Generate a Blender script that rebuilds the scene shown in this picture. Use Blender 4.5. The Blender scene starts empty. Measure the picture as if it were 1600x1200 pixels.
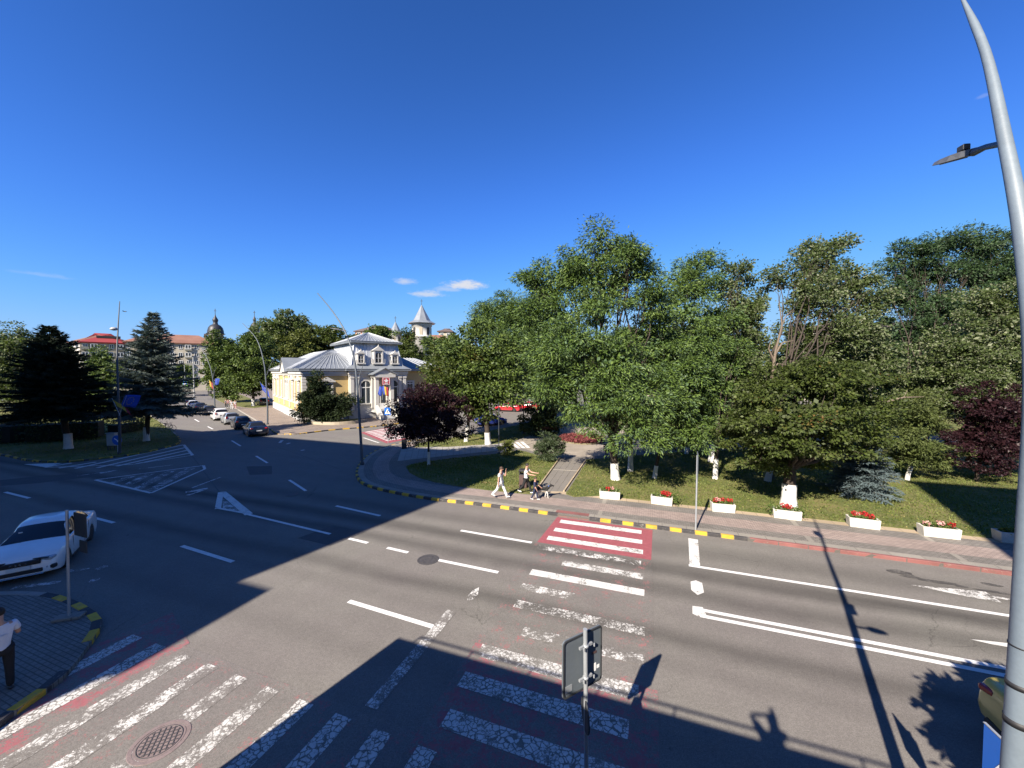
import bpy, bmesh, math, random
import numpy as np
from mathutils import Vector, Matrix
R = math.radians
SC = bpy.context.scene
COL = SC.collection

# ---------------------------------------------------------------- camera, sky, sun, exposure
CAM_H = 7.0
PITCH = math.atan(20 / 601)
cam_data = bpy.data.cameras.new('camera')
cam_data.sensor_width = 36
cam_data.lens = 36 * 601 / 1600
cam_data.clip_start = 0.05
cam_data.clip_end = 3000
cam = bpy.data.objects.new('camera', cam_data)
COL.objects.link(cam)
cam.location = (0, 0, CAM_H)
cam.rotation_euler = (math.pi / 2 - PITCH, 0, 0)
SC.camera = cam

SUN_EL, SUN_AZ = 36.3, 33.3          # light travels towards azimuth 33.3 deg right of +Y
world = bpy.data.worlds.new('World')
SC.world = world
world.use_nodes = True
wn = world.node_tree
wn.nodes.clear()
sky = wn.nodes.new('ShaderNodeTexSky')
sky.sky_type = 'NISHITA'
sky.sun_disc = False
sky.sun_elevation = R(SUN_EL)
sky.sun_rotation = R(180 + SUN_AZ)
sky.altitude = 900
sky.air_density = 1.0
sky.dust_density = 0.1
sky.ozone_density = 3.0
SKY_STRENGTH = 0.062
EXPOSURE = 1.3

sun_data = bpy.data.lights.new('sun', 'SUN')
sun_data.energy = 5.0
sun_data.angle = R(0.5)
sun_data.color = (1.0, 0.90, 0.77)
sun = bpy.data.objects.new('sun', sun_data)
COL.objects.link(sun)
_a, _e = R(SUN_AZ), R(SUN_EL)
SUN_DIR = Vector((math.sin(_a) * math.cos(_e), math.cos(_a) * math.cos(_e), -math.sin(_e)))
sun.rotation_euler = SUN_DIR.to_track_quat('-Z', 'Y').to_euler()
sun.location = (-30, -40, 60)

SC.view_settings.view_transform = 'Standard'
SC.view_settings.look = 'None'
SC.view_settings.exposure = EXPOSURE
SC.view_settings.gamma = 1.0
SC.view_settings.use_curve_mapping = False
SC.render.engine = 'CYCLES'
SC.cycles.max_bounces = 6
SC.cycles.diffuse_bounces = 3
SC.cycles.glossy_bounces = 3
SC.cycles.transmission_bounces = 4
SC.cycles.use_denoising = True


def at(px, py, z=0.0):
    """ground (or height z) point seen at photo pixel (1600 wide)"""
    dx, dy = (px - 800) / 601, (600 - py) / 601
    c, s = math.cos(PITCH), math.sin(PITCH)
    d = (dx, c + dy * s, -s + dy * c)
    t = (z - CAM_H) / d[2]
    return Vector((d[0] * t, d[1] * t, z))


def atY(px, py, Y):
    dx, dy = (px - 800) / 601, (600 - py) / 601
    c, s = math.cos(PITCH), math.sin(PITCH)
    d = (dx, c + dy * s, -s + dy * c)
    t = Y / d[1]
    return Vector((d[0] * t, Y, CAM_H + d[2] * t))


UX, UY = math.cos(R(-20)), math.sin(R(-20))     # main street axis


def uv(u, v, z=0.0):
    """street frame: u along the main street to the right, v across it"""
    return Vector((u * UX - v * UY, u * UY + v * UX, z))


# ---------------------------------------------------------------- node helpers
class NT:
    def __init__(self, nt):
        self.nt = nt

    def n(self, t, **k):
        nd = self.nt.nodes.new(t)
        for a, b in k.items():
            setattr(nd, a, b)
        return nd

    def link(self, a, b):
        self.nt.links.new(a, b)

    def setin(self, sock, v):
        if hasattr(v, 'is_linked') or isinstance(v, bpy.types.NodeSocket):
            self.link(v, sock)
        else:
            if hasattr(sock, 'default_value'):
                try:
                    n_ = len(sock.default_value)
                    if not hasattr(v, '__len__'):
                        v = [v] * n_
                    v = list(v)
                    if n_ == 4 and len(v) == 3:
                        v = v + [1]
                except TypeError:
                    pass
            sock.default_value = v

    def math(self, op, a, b=0.0, c=0.0, clamp=False):
        nd = self.n('ShaderNodeMath', operation=op, use_clamp=clamp)
        self.setin(nd.inputs[0], a)
        self.setin(nd.inputs[1], b)
        self.setin(nd.inputs[2], c)
        return nd.outputs[0]

    def vmath(self, op, a, b=(0, 0, 0), scale=None):
        nd = self.n('ShaderNodeVectorMath', operation=op)
        self.setin(nd.inputs[0], a)
        self.setin(nd.inputs[1], b)
        if scale is not None:
            self.setin(nd.inputs['Scale'], scale)
        return nd.outputs['Value'] if op in ('DOT_PRODUCT', 'LENGTH', 'DISTANCE') else nd.outputs[0]

    def noise(self, scale, detail=3.0, rough=0.55, vec=None, dist=0.0):
        nd = self.n('ShaderNodeTexNoise')
        nd.inputs['Scale'].default_value = scale
        nd.inputs['Detail'].default_value = detail
        nd.inputs['Roughness'].default_value = rough
        nd.inputs['Distortion'].default_value = dist
        if vec is not None:
            self.link(vec, nd.inputs['Vector'])
        return nd.outputs['Fac']

    def voro(self, scale, feature='F1', vec=None, out='Distance', rnd=1.0):
        nd = self.n('ShaderNodeTexVoronoi', feature=feature)
        nd.inputs['Scale'].default_value = scale
        nd.inputs['Randomness'].default_value = rnd
        if vec is not None:
            self.link(vec, nd.inputs['Vector'])
        return nd.outputs[out]

    def ramp(self, fac, lo, hi, a=0.0, b=1.0, smooth=False):
        nd = self.n('ShaderNodeMapRange', interpolation_type='SMOOTHSTEP' if smooth else 'LINEAR', clamp=True)
        self.setin(nd.inputs[0], fac)
        self.setin(nd.inputs[1], lo)
        self.setin(nd.inputs[2], hi)
        self.setin(nd.inputs[3], a)
        self.setin(nd.inputs[4], b)
        return nd.outputs[0]

    def mix(self, fac, a, b, blend='MIX'):
        nd = self.n('ShaderNodeMix', data_type='RGBA', blend_type=blend)
        self.setin(nd.inputs[0], fac)
        self.setin(nd.inputs[6], a)
        self.setin(nd.inputs[7], b)
        return nd.outputs[2]

    def scale_col(self, col, fac):
        return self.vmath('SCALE', col, scale=fac)

    def pos(self):
        return self.n('ShaderNodeNewGeometry').outputs['Position']

    def objco(self):
        return self.n('ShaderNodeTexCoord').outputs['Object']

    def xyz(self, vec):
        nd = self.n('ShaderNodeSeparateXYZ')
        self.link(vec, nd.inputs[0])
        return nd.outputs

    def comb(self, x, y, z):
        nd = self.n('ShaderNodeCombineXYZ')
        for i, v in enumerate((x, y, z)):
            self.setin(nd.inputs[i], v)
        return nd.outputs[0]

    def bump(self, h, strength=0.3, dist=0.02):
        nd = self.n('ShaderNodeBump')
        nd.inputs['Strength'].default_value = strength
        nd.inputs['Distance'].default_value = dist
        self.link(h, nd.inputs['Height'])
        return nd.outputs[0]


def newmat(name):
    m = bpy.data.materials.new(name)
    m.use_nodes = True
    nt = m.node_tree
    b = nt.nodes['Principled BSDF']
    return m, NT(nt), b


def simple(name, col, rough=0.6, metal=0.0, var=0.12, scale=3.0, bump=0.0, spec=0.5, coat=0.0, bscale=None, trans=0.0):
    """plain material with a little procedural variation"""
    m, T, b = newmat(name)
    p = T.objco()
    n1 = T.noise(scale, 4, 0.6, p)
    n2 = T.noise(scale * 9, 2, 0.6, p)
    f = T.math('ADD', T.math('MULTIPLY', n1, 0.65), T.math('MULTIPLY', n2, 0.35))
    k = T.ramp(f, 0.3, 0.7, 1 - var, 1 + var)
    c = T.scale_col(T.comb(*col), k)
    T.link(c, b.inputs['Base Color'])
    b.inputs['Roughness'].default_value = rough
    b.inputs['Metallic'].default_value = metal
    b.inputs['Specular IOR Level'].default_value = spec
    b.inputs['Coat Weight'].default_value = coat
    if bump:
        T.link(T.bump(T.noise(bscale or scale * 6, 4, 0.6, p), bump, 0.02), b.inputs['Normal'])
    return m


# ---------------------------------------------------------------- the sky shader
W = NT(wn)
wout = W.n('ShaderNodeOutputWorld')
wbg = W.n('ShaderNodeBackground')
wbg.inputs['Strength'].default_value = SKY_STRENGTH
gen = W.n('ShaderNodeTexCoord').outputs['Generated']
W.link(gen, sky.inputs[0]) if len(sky.inputs) else None
# the phone's rendering of a deep blue sky: a stronger fall-off per channel, levelling out at the horizon
K_EXP = SKY_STRENGTH * 2 ** EXPOSURE
sr, sg, sb = W.xyz(W.vmath('MULTIPLY', sky.outputs[0], (0.52 * 0.1527, 0.83 * 0.1527, 1.20 * 0.1527)))


def sky_ch(x, g, k, m, n):
    y = W.math('MULTIPLY', W.math('POWER', x, g), k)
    return W.math('DIVIDE', y, W.math('POWER', W.math('ADD', 1.0, W.math('POWER', W.math('DIVIDE', y, m), n)), 1 / n))


skycol = W.comb(sky_ch(sr, 1.364, 1.75, 0.36, 5), sky_ch(sg, 1.3, 1.45, 0.66, 3), sky_ch(sb, 1.4, 1.5, 1.02, 8))
skycol = W.vmath('SCALE', skycol, scale=1 / K_EXP)
# three small fair-weather clouds low in the sky and one thin wisp
cl_tot = None


def sky_dir(px, py):
    v = atY(px, py, 1.0) - Vector((0, 0, CAM_H))
    return v.normalized()


CLOUDS = [(726, 446, 36, 10, 1.0), (667, 460, 27, 7, 0.72), (633, 440, 19, 7, 0.62), (700, 452, 26, 6, 0.4), (62, 429, 40, 5, 0.16), (1537, 150, 9, 4, 0.15)]
for (cx, cy, rx, ry, op) in CLOUDS:
    d0 = sky_dir(cx, cy)
    rt = Vector((d0.y, -d0.x, 0)).normalized()
    up = rt.cross(d0).normalized()
    if up.z < 0:
        up = -up
    ang = d0.y      # foreshortening of the lens there
    sx = rx / 601 * ang
    sy = ry / 601 * ang
    a_ = W.math('DIVIDE', W.vmath('DOT_PRODUCT', gen, rt), sx)
    b_ = W.math('DIVIDE', W.vmath('DOT_PRODUCT', W.vmath('SUBTRACT', gen, d0), up), sy)
    # flat base: squash the lower half
    b_ = W.math('MULTIPLY', b_, W.ramp(b_, -0.05, 0.05, 1.5, 1.0))
    fr = W.vmath('DOT_PRODUCT', gen, d0)
    rr = W.math('SQRT', W.math('ADD', W.math('MULTIPLY', a_, a_), W.math('MULTIPLY', b_, b_)))
    wv = W.vmath('MULTIPLY', gen, (1, 1, 2.6))
    nz = W.noise(38.0, 5, 0.6, wv)
    nz2 = W.noise(110.0, 4, 0.65, wv)
    rr = W.math('ADD', rr, W.math('MULTIPLY', W.math('SUBTRACT', nz, 0.5), 1.5))
    rr = W.math('ADD', rr, W.math('MULTIPLY', W.math('SUBTRACT', nz2, 0.5), 0.7))
    mk = W.math('MULTIPLY', W.ramp(rr, 0.15, 1.15, op, 0.0, True), W.ramp(fr, 0.5, 0.6))
    cl_tot = mk if cl_tot is None else W.math('MAXIMUM', cl_tot, mk)
CLOUD_V = 0.80 / K_EXP
skycol = W.mix(cl_tot, skycol, (CLOUD_V * 0.93, CLOUD_V * 0.96, CLOUD_V * 1.06))
W.link(skycol, wbg.inputs['Color'])
W.link(wbg.outputs[0], wout.inputs['Surface'])


# ---------------------------------------------------------------- objects, tags
def tag(o, label=None, cat=None, group=None, kind=None):
    if label:
        o['label'] = label
    if cat:
        o['category'] = cat
    if group:
        o['group'] = group
    if kind:
        o['kind'] = kind
    return o


def thing(name, label, cat, loc=(0, 0, 0), rz=0.0, group=None):
    o = bpy.data.objects.new(name, None)
    COL.objects.link(o)
    o.location = loc
    o.rotation_euler = (0, 0, rz)
    o.empty_display_size = 0.3
    return tag(o, label, cat, group)


def link_mesh(name, me, mat=None, parent=None, kind=None, label=None):
    o = bpy.data.objects.new(name, me)
    COL.objects.link(o)
    if mat is not None and len(me.materials) == 0:
        for m in (mat if isinstance(mat, (list, tuple)) else [mat]):
            me.materials.append(m)
    if parent is not None:
        o.parent = parent
    if kind:
        o['kind'] = kind
    if label:
        o['label'] = label
    return o


def dup_part(o, parent, name=None):
    c = o.copy()
    COL.objects.link(c)
    c.parent = parent
    return c


def copy_tree(o, parent=None):
    c = o.copy()
    COL.objects.link(c)
    if parent is not None:
        c.parent = parent
    for ch in list(o.children):
        copy_tree(ch, c)
    return c


def fast_mesh(name, verts, nper, mats=None, smooth=False, midx=None):
    """mesh of faces that each own nper consecutive vertices (verts: (N*nper,3) array)"""
    verts = np.asarray(verts, dtype=np.float32).reshape(-1, 3)
    nv = len(verts)
    nf = nv // nper
    me = bpy.data.meshes.new(name)
    me.vertices.add(nv)
    me.vertices.foreach_set('co', verts.ravel())
    me.loops.add(nv)
    me.loops.foreach_set('vertex_index', np.arange(nv, dtype=np.int32))
    me.polygons.add(nf)
    me.polygons.foreach_set('loop_start', np.arange(0, nv, nper, dtype=np.int32))
    if midx is not None:
        me.polygons.foreach_set('material_index', np.asarray(midx, dtype=np.int32))
    if smooth:
        me.polygons.foreach_set('use_smooth', np.ones(nf, dtype=bool))
    me.update(calc_edges=True)
    me.validate()
    if mats is not None:
        for m in (mats if isinstance(mats, (list, tuple)) else [mats]):
            me.materials.append(m)
    return me


class MB:
    """collects simple shapes, builds ONE mesh object"""

    def __init__(self):
        self.v = []
        self.f = []
        self.s = []

    def add(self, vs, fs, smooth=False):
        b = len(self.v)
        self.v += [tuple(v) for v in vs]
        self.f += [tuple(i + b for i in f) for f in fs]
        self.s += [smooth] * len(fs)
        return self

    def box(self, c, s, rz=0.0, M=None, taper=1.0):
        hx, hy, hz = s[0] / 2, s[1] / 2, s[2] / 2
        vs = []
        for z, k in ((-hz, 1.0), (hz, taper)):
            for x, y in ((-hx, -hy), (hx, -hy), (hx, hy), (-hx, hy)):
                vs.append(Vector((x * k, y * k, z)))
        if M is None:
            M = Matrix.Rotation(rz, 4, 'Z')
        vs = [M @ v + Vector(c) for v in vs]
        return self.add(vs, [(3, 2, 1, 0), (4, 5, 6, 7), (0, 1, 5, 4), (1, 2, 6, 5), (2, 3, 7, 6), (3, 0, 4, 7)])

    def bbox(self, c, s, bev=0.01, rz=0.0, M=None):
        """box with chamfered edges (12 edges + 8 corners)"""
        h = [max(a / 2, bev * 1.01) for a in s]
        vs, idx = [], {}
        for sx in (-1, 1):
            for sy in (-1, 1):
                for sz in (-1, 1):
                    for ax in range(3):
                        p = [sx * h[0], sy * h[1], sz * h[2]]
                        for k in range(3):
                            if k != ax:
                                p[k] -= (sx, sy, sz)[k] * bev
                        idx[(sx, sy, sz, ax)] = len(vs)
                        vs.append(Vector(p))
        fs = []
        sg = (-1, 1)
        for ax in range(3):
            o1, o2 = (ax + 1) % 3, (ax + 2) % 3
            for s in sg:
                q = []
                for a, b in ((-1, -1), (1, -1), (1, 1), (-1, 1)):
                    k = [0, 0, 0]
                    k[ax], k[o1], k[o2] = s, a, b
                    q.append(idx[(k[0], k[1], k[2], ax)])
                fs.append(q if s > 0 else q[::-1])
            for a in sg:            # edges parallel to ax
                for b in sg:
                    k0, k1 = [0] * 3, [0] * 3
                    k0[ax], k1[ax] = -1, 1
                    k0[o1] = k1[o1] = a
                    k0[o2] = k1[o2] = b
                    q = [idx[(*k0, o1)], idx[(*k1, o1)], idx[(*k1, o2)], idx[(*k0, o2)]]
                    fs.append(q if a * b < 0 else q[::-1])
        for sx in sg:
            for sy in sg:
                for sz in sg:
                    q = [idx[(sx, sy, sz, i)] for i in range(3)]
                    fs.append(q if sx * sy * sz > 0 else q[::-1])
        if M is None:
            M = Matrix.Rotation(rz, 4, 'Z')
        return self.add([M @ v + Vector(c) for v in vs], fs)

    def tube(self, path, radii, n=8, cap=True, smooth=True):
        path = [Vector(p) for p in path]
        if not hasattr(radii, '__len__'):
            radii = [radii] * len(path)
        rings = []
        ref = None
        for i, p in enumerate(path):
            t = (path[min(i + 1, len(path) - 1)] - path[max(i - 1, 0)])
            if t.length < 1e-9:
                t = Vector((0, 0, 1))
            t.normalize()
            if ref is None:
                ref = Vector((1, 0, 0)) if abs(t.x) < 0.8 else Vector((0, 1, 0))
            a = (ref - t * ref.dot(t))
            if a.length < 1e-6:
                a = t.orthogonal()
            a.normalize()
            ref = a
            b = t.cross(a)
            rings.append([p + (a * math.cos(2 * math.pi * k / n) + b * math.sin(2 * math.pi * k / n)) * radii[i] for k in range(n)])
        vs = [v for r in rings for v in r]
        fs = []
        for i in range(len(path) - 1):
            for k in range(n):
                k2 = (k + 1) % n
                fs.append((i * n + k, i * n + k2, (i + 1) * n + k2, (i + 1) * n + k))
        self.add(vs, fs, smooth)
        if cap:
            self.add(rings[0], [tuple(range(n))[::-1]])
            self.add(rings[-1], [tuple(range(n))])
        return self

    def lathe(self, prof, n=16, c=(0, 0, 0), smooth=True, phase=0.0):
        """prof: list of (r, z)"""
        c = Vector(c)
        vs = [c + Vector((r * math.cos(2 * math.pi * k / n + phase), r * math.sin(2 * math.pi * k / n + phase), z)) for r, z in prof for k in range(n)]
        fs = []
        for i in range(len(prof) - 1):
            for k in range(n):
                k2 = (k + 1) % n
                fs.append((i * n + k, i * n + k2, (i + 1) * n + k2, (i + 1) * n + k))
        self.add(vs, fs, smooth)
        self.add(vs[:n], [tuple(range(n))[::-1]])
        self.add(vs[-n:], [tuple(range(n))])
        return self

    def prism(self, poly, z0, z1):
        n = len(poly)
        vs = [(p[0], p[1], z0) for p in poly] + [(p[0], p[1], z1) for p in poly]
        fs = [tuple(range(n))[::-1], tuple(range(n, 2 * n))] + [(i, (i + 1) % n, n + (i + 1) % n, n + i) for i in range(n)]
        return self.add(vs, fs)

    def extrude(self, poly, d):
        """planar 3-D polygon given thickness along vector d"""
        n = len(poly)
        d = Vector(d)
        vs = [Vector(p) for p in poly] + [Vector(p) + d for p in poly]
        fs = [tuple(range(n))[::-1], tuple(range(n, 2 * n))] + [(i, (i + 1) % n, n + (i + 1) % n, n + i) for i in range(n)]
        return self.add(vs, fs)

    def poly(self, pts, smooth=False):
        return self.add(pts, [tuple(range(len(pts)))], smooth)

    def mesh(self, name):
        me = bpy.data.meshes.new(name)
        me.from_pydata(self.v, [], self.f)
        me.polygons.foreach_set('use_smooth', self.s)
        me.update()
        return me

    def build(self, name, mat, parent=None, kind=None, label=None, fix=True):
        me = self.mesh(name)
        if fix:
            bm = bmesh.new()
            bm.from_mesh(me)
            bmesh.ops.recalc_face_normals(bm, faces=bm.faces)
            bm.to_mesh(me)
            bm.free()
        return link_mesh(name, me, mat, parent, kind, label)


def sheet(name, pts, z, mat, parent=None, kind=None, label=None):
    """flat polygon, facing up"""
    pts = [(p[0], p[1], z) for p in pts]
    area = sum(pts[i][0] * pts[(i + 1) % len(pts)][1] - pts[(i + 1) % len(pts)][0] * pts[i][1] for i in range(len(pts)))
    if area < 0:
        pts = pts[::-1]
    bm = bmesh.new()
    vs = [bm.verts.new(p) for p in pts]
    f = bm.faces.new(vs)
    if len(pts) > 4:
        bmesh.ops.triangulate(bm, faces=[f])
    me = bpy.data.meshes.new(name)
    bm.to_mesh(me)
    bm.free()
    return link_mesh(name, me, mat, parent, kind, label)


def slab(name, pts, z0, z1, mat, parent=None, kind=None):
    """raised flat area with vertical sides"""
    area = sum(pts[i][0] * pts[(i + 1) % len(pts)][1] - pts[(i + 1) % len(pts)][0] * pts[i][1] for i in range(len(pts)))
    if area < 0:
        pts = pts[::-1]
    bm = bmesh.new()
    top = [bm.verts.new((p[0], p[1], z1)) for p in pts]
    bot = [bm.verts.new((p[0], p[1], z0)) for p in pts]
    f = bm.faces.new(top)
    n = len(pts)
    for i in range(n):
        bm.faces.new((bot[i], bot[(i + 1) % n], top[(i + 1) % n], top[i]))
    bmesh.ops.triangulate(bm, faces=[f])
    me = bpy.data.meshes.new(name)
    bm.to_mesh(me)
    bm.free()
    return link_mesh(name, me, mat, parent, kind)


def smooth_line(pts, step=0.25):
    """Catmull-Rom through points, resampled evenly"""
    P = [Vector((p[0], p[1], 0)) for p in pts]
    out = []
    for i in range(len(P) - 1):
        p0, p1, p2, p3 = P[max(i - 1, 0)], P[i], P[i + 1], P[min(i + 2, len(P) - 1)]
        n = max(2, int((p2 - p1).length / 0.1))
        for k in range(n):
            t = k / n
            out.append(0.5 * ((2 * p1) + (-p0 + p2) * t + (2 * p0 - 5 * p1 + 4 * p2 - p3) * t * t + (-p0 + 3 * p1 - 3 * p2 + p3) * t ** 3))
    out.append(P[-1])
    res = [out[0]]
    acc = 0.0
    for a, b in zip(out, out[1:]):
        L = (b - a).length
        while acc + L >= step and L > 1e-9:
            f = (step - acc) / L
            a = a + (b - a) * f
            res.append(a)
            L = (b - a).length
            acc = 0.0
        acc += L
    if (res[-1] - out[-1]).length > step * 0.3:
        res.append(out[-1])
    return res


def offset_line(line, d):
    """offset to the left of travel by d"""
    out = []
    for i, p in enumerate(line):
        t = (line[min(i + 1, len(line) - 1)] - line[max(i - 1, 0)])
        t = Vector((t.x, t.y, 0)).normalized()
        out.append(p + Vector((-t.y, t.x, 0)) * d)
    return out


def strip(name, line, d0, d1, z, mat, parent=None, kind=None):
    a, b = offset_line(line, d0), offset_line(line, d1)
    n = len(a)
    vs = [(p.x, p.y, z) for p in a] + [(p.x, p.y, z) for p in b]
    fs = [(i, i + 1, n + i + 1, n + i) for i in range(n - 1)]
    if d1 < d0:
        fs = [f[::-1] for f in fs]
    me = bpy.data.meshes.new(name)
    me.from_pydata(vs, [], fs)
    me.update()
    return link_mesh(name, me, mat, parent, kind)
# ---------------------------------------------------------------- ground materials


def asphalt_color(T, p):
    """old grey-brown asphalt in world coordinates; returns colour and height"""
    x, y, z = T.xyz(p)
    u = T.math('ADD', T.math('MULTIPLY', x, UX), T.math('MULTIPLY', y, UY))
    v = T.math('ADD', T.math('MULTIPLY', x, -UY), T.math('MULTIPLY', y, UX))
    st = T.comb(T.math('MULTIPLY', u, 0.05), v, 0.0)
    big = T.noise(0.16, 4, 0.6, p)
    mid = T.noise(1.3, 5, 0.65, p)
    fine = T.noise(38, 3, 0.7, p)
    grit = T.voro(60, 'F1', p)
    streak = T.noise(1.0, 4, 0.6, st)
    # tyre polished, oil darkened bands along the main street
    band = None
    for vc, w, s in ((14.45, 0.75, 0.52), (13.1, 0.7, 0.36), (16.2, 1.0, 0.26), (10.75, 0.7, 0.36), (9.8, 0.5, 0.10), (7.6, 0.6, 0.12)):
        d = T.math('ABSOLUTE', T.math('SUBTRACT', v, T.math('ADD', vc, T.math('MULTIPLY', T.math('SUBTRACT', big, 0.5), 0.9))))
        g = T.ramp(d, w, 0.0, 0.0, s, True)
        band = g if band is None else T.math('ADD', band, g)
    band = T.math('MULTIPLY', band, T.ramp(v, 22, 18, 0, 1))
    band = T.math('MULTIPLY', band, T.ramp(streak, 0.25, 0.6, 0.5, 1.15))
    k = T.ramp(big, 0.3, 0.7, 0.90, 1.09)
    k = T.math('MULTIPLY', k, T.ramp(mid, 0.25, 0.75, 0.93, 1.07))
    k = T.math('MULTIPLY', k, T.ramp(streak, 0.3, 0.7, 0.95, 1.05))
    k = T.math('MULTIPLY', k, T.ramp(fine, 0.3, 0.72, 0.74, 1.26))
    k = T.math('MULTIPLY', k, T.ramp(grit, 0.1, 0.6, 1.12, 0.9))
    k = T.math('MULTIPLY', k, T.ramp(T.noise(11, 3, 0.7, p), 0.3, 0.7, 0.90, 1.10))
    k = T.math('MULTIPLY', k, T.math('SUBTRACT', 1.0, band))
    # small dark oil spots and bitumen drops
    sp = T.voro(0.9, 'F1', p)
    spm = T.ramp(T.math('ADD', sp, T.math('MULTIPLY', fine, 0.05)), 0.075, 0.06, 0.0, 0.5)
    spm = T.math('MULTIPLY', spm, T.ramp(mid, 0.5, 0.6))
    k = T.math('MULTIPLY', k, T.math('SUBTRACT', 1.0, spm))
    # hair cracks
    wp = T.vmath('ADD', p, T.vmath('SCALE', T.n('ShaderNodeTexNoise').outputs['Color'], scale=0.0))
    ce = T.voro(0.28, 'DISTANCE_TO_EDGE', T.vmath('ADD', p, T.comb(T.math('MULTIPLY', mid, 0.9), T.math('MULTIPLY', T.noise(0.9, 4, 0.6, p), 0.9), 0.0)))
    cr = T.ramp(ce, 0.0022, 0.0008, 0.0, 0.30)
    cr = T.math('MULTIPLY', cr, T.ramp(big, 0.47, 0.56))
    k = T.math('MULTIPLY', k, T.math('SUBTRACT', 1.0, cr))
    tint = T.mix(T.ramp(big, 0.35, 0.65), (0.170, 0.154, 0.142), (0.158, 0.149, 0.131))
    # the road that leads away is newer and a little darker
    return T.scale_col(tint, k), T.math('ADD', fine, T.math('MULTIPLY', grit, 0.6)), p, mid, fine, big


def mat_asphalt():
    m, T, b = newmat('asphalt')
    c, h, *_ = asphalt_color(T, T.pos())
    T.link(c, b.inputs['Base Color'])
    b.inputs['Roughness'].default_value = 0.9
    b.inputs['Specular IOR Level'].default_value = 0.25
    T.link(T.bump(h, 0.35, 0.006), b.inputs['Normal'])
    return m


def mat_paint(name, col, wear, cracked=0.0, along=None, edge=0.0):
    """road paint; wear 0..1 shows the asphalt through it"""
    m, T, b = newmat(name)
    p = T.pos()
    ac, h, p, mid, fine, big = asphalt_color(T, p)
    n1 = T.noise(2.2, 5, 0.65, p)
    n2 = T.noise(16, 4, 0.7, p)
    n3 = T.noise(70, 2, 0.7, p)
    f = T.math('ADD', T.math('ADD', T.math('MULTIPLY', n1, 0.45), T.math('MULTIPLY', n2, 0.33)), T.math('MULTIPLY', n3, 0.22))
    lo = 0.30 + wear * 0.32
    mk = T.ramp(f, lo - 0.025, lo + 0.025)
    if cracked:
        q = T.vmath('ADD', p, T.comb(T.math('MULTIPLY', n2, 0.10), T.math('MULTIPLY', n3, 0.06), 0.0))
        ce = T.voro(8.5, 'DISTANCE_TO_EDGE', q)
        wdt = T.ramp(n1, 0.3, 0.7, 0.018, 0.11)
        ck = T.ramp(ce, T.math('MULTIPLY', wdt, 0.6), T.math('MULTIPLY', wdt, 1.25))
        mk = T.math('MULTIPLY', mk, T.mix(cracked, (1, 1, 1), T.comb(ck, ck, ck)))
    k = T.ramp(T.noise(6, 4, 0.6, p), 0.3, 0.7, 0.85, 1.08)
    k = T.math('MULTIPLY', k, T.ramp(n3, 0.3, 0.7, 0.92, 1.06))
    T.link(T.mix(mk, ac, T.scale_col(T.comb(*col), k)), b.inputs['Base Color'])
    b.inputs['Roughness'].default_value = 0.75
    b.inputs['Specular IOR Level'].default_value = 0.3
    T.link(T.bump(h, 0.3, 0.006), b.inputs['Normal'])
    return m


def mat_pavers(name, col, sx, sy, ang, var=0.14, joint=0.012, jcol=0.55):
    """block paving seen from afar: joints and per-block tone in world coordinates"""
    m, T, b = newmat(name)
    p = T.pos()
    br = T.n('ShaderNodeTexBrick')
    mp = T.n('ShaderNodeMapping')
    mp.inputs['Rotation'].default_value = (0, 0, -ang)
    T.link(p, mp.inputs['Vector'])
    T.link(mp.outputs[0], br.inputs['Vector'])
    br.inputs['Scale'].default_value = 1.0
    br.inputs['Brick Width'].default_value = sx
    br.inputs['Row Height'].default_value = sy
    br.inputs['Mortar Size'].default_value = joint
    br.inputs['Color1'].default_value = (1 - var, 1 - var, 1 - var, 1)
    br.inputs['Color2'].default_value = (1 + var, 1 + var, 1 + var, 1)
    br.inputs['Mortar'].default_value = (jcol, jcol, jcol, 1)
    n1 = T.noise(0.5, 4, 0.6, p)
    n2 = T.noise(25, 3, 0.7, p)
    k = T.math('MULTIPLY', T.ramp(n1, 0.3, 0.7, 0.86, 1.12), T.ramp(n2, 0.3, 0.7, 0.86, 1.14))
    c = T.mix(1.0, T.scale_col(T.comb(*col), k), br.outputs['Color'], 'MULTIPLY')
    T.link(c, b.inputs['Base Color'])
    b.inputs['Roughness'].default_value = 0.85
    b.inputs['Specular IOR Level'].default_value = 0.3
    T.link(T.bump(T.math('SUBTRACT', 1.0, br.outputs['Fac']), 0.3, 0.008), b.inputs['Normal'])
    return m


def mat_grass():
    m, T, b = newmat('lawn_soil')
    p = T.pos()
    n1 = T.noise(0.35, 4, 0.6, p)
    n2 = T.noise(2.4, 4, 0.65, p)
    n3 = T.noise(22, 3, 0.7, p)
    f = T.math('ADD', T.math('MULTIPLY', n1, 0.5), T.math('MULTIPLY', n2, 0.5))
    c = T.mix(T.ramp(f, 0.40, 0.66), (0.085, 0.110, 0.032), (0.190, 0.165, 0.070))
    c = T.mix(T.ramp(n2, 0.63, 0.72, 0, 0.8), c, (0.20, 0.16, 0.095))
    c = T.scale_col(c, T.ramp(n3, 0.25, 0.75, 0.62, 1.35))
    T.link(c, b.inputs['Base Color'])
    b.inputs['Roughness'].default_value = 0.95
    b.inputs['Specular IOR Level'].default_value = 0.15
    T.link(T.bump(n3, 0.8, 0.05), b.inputs['Normal'])
    return m


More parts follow.
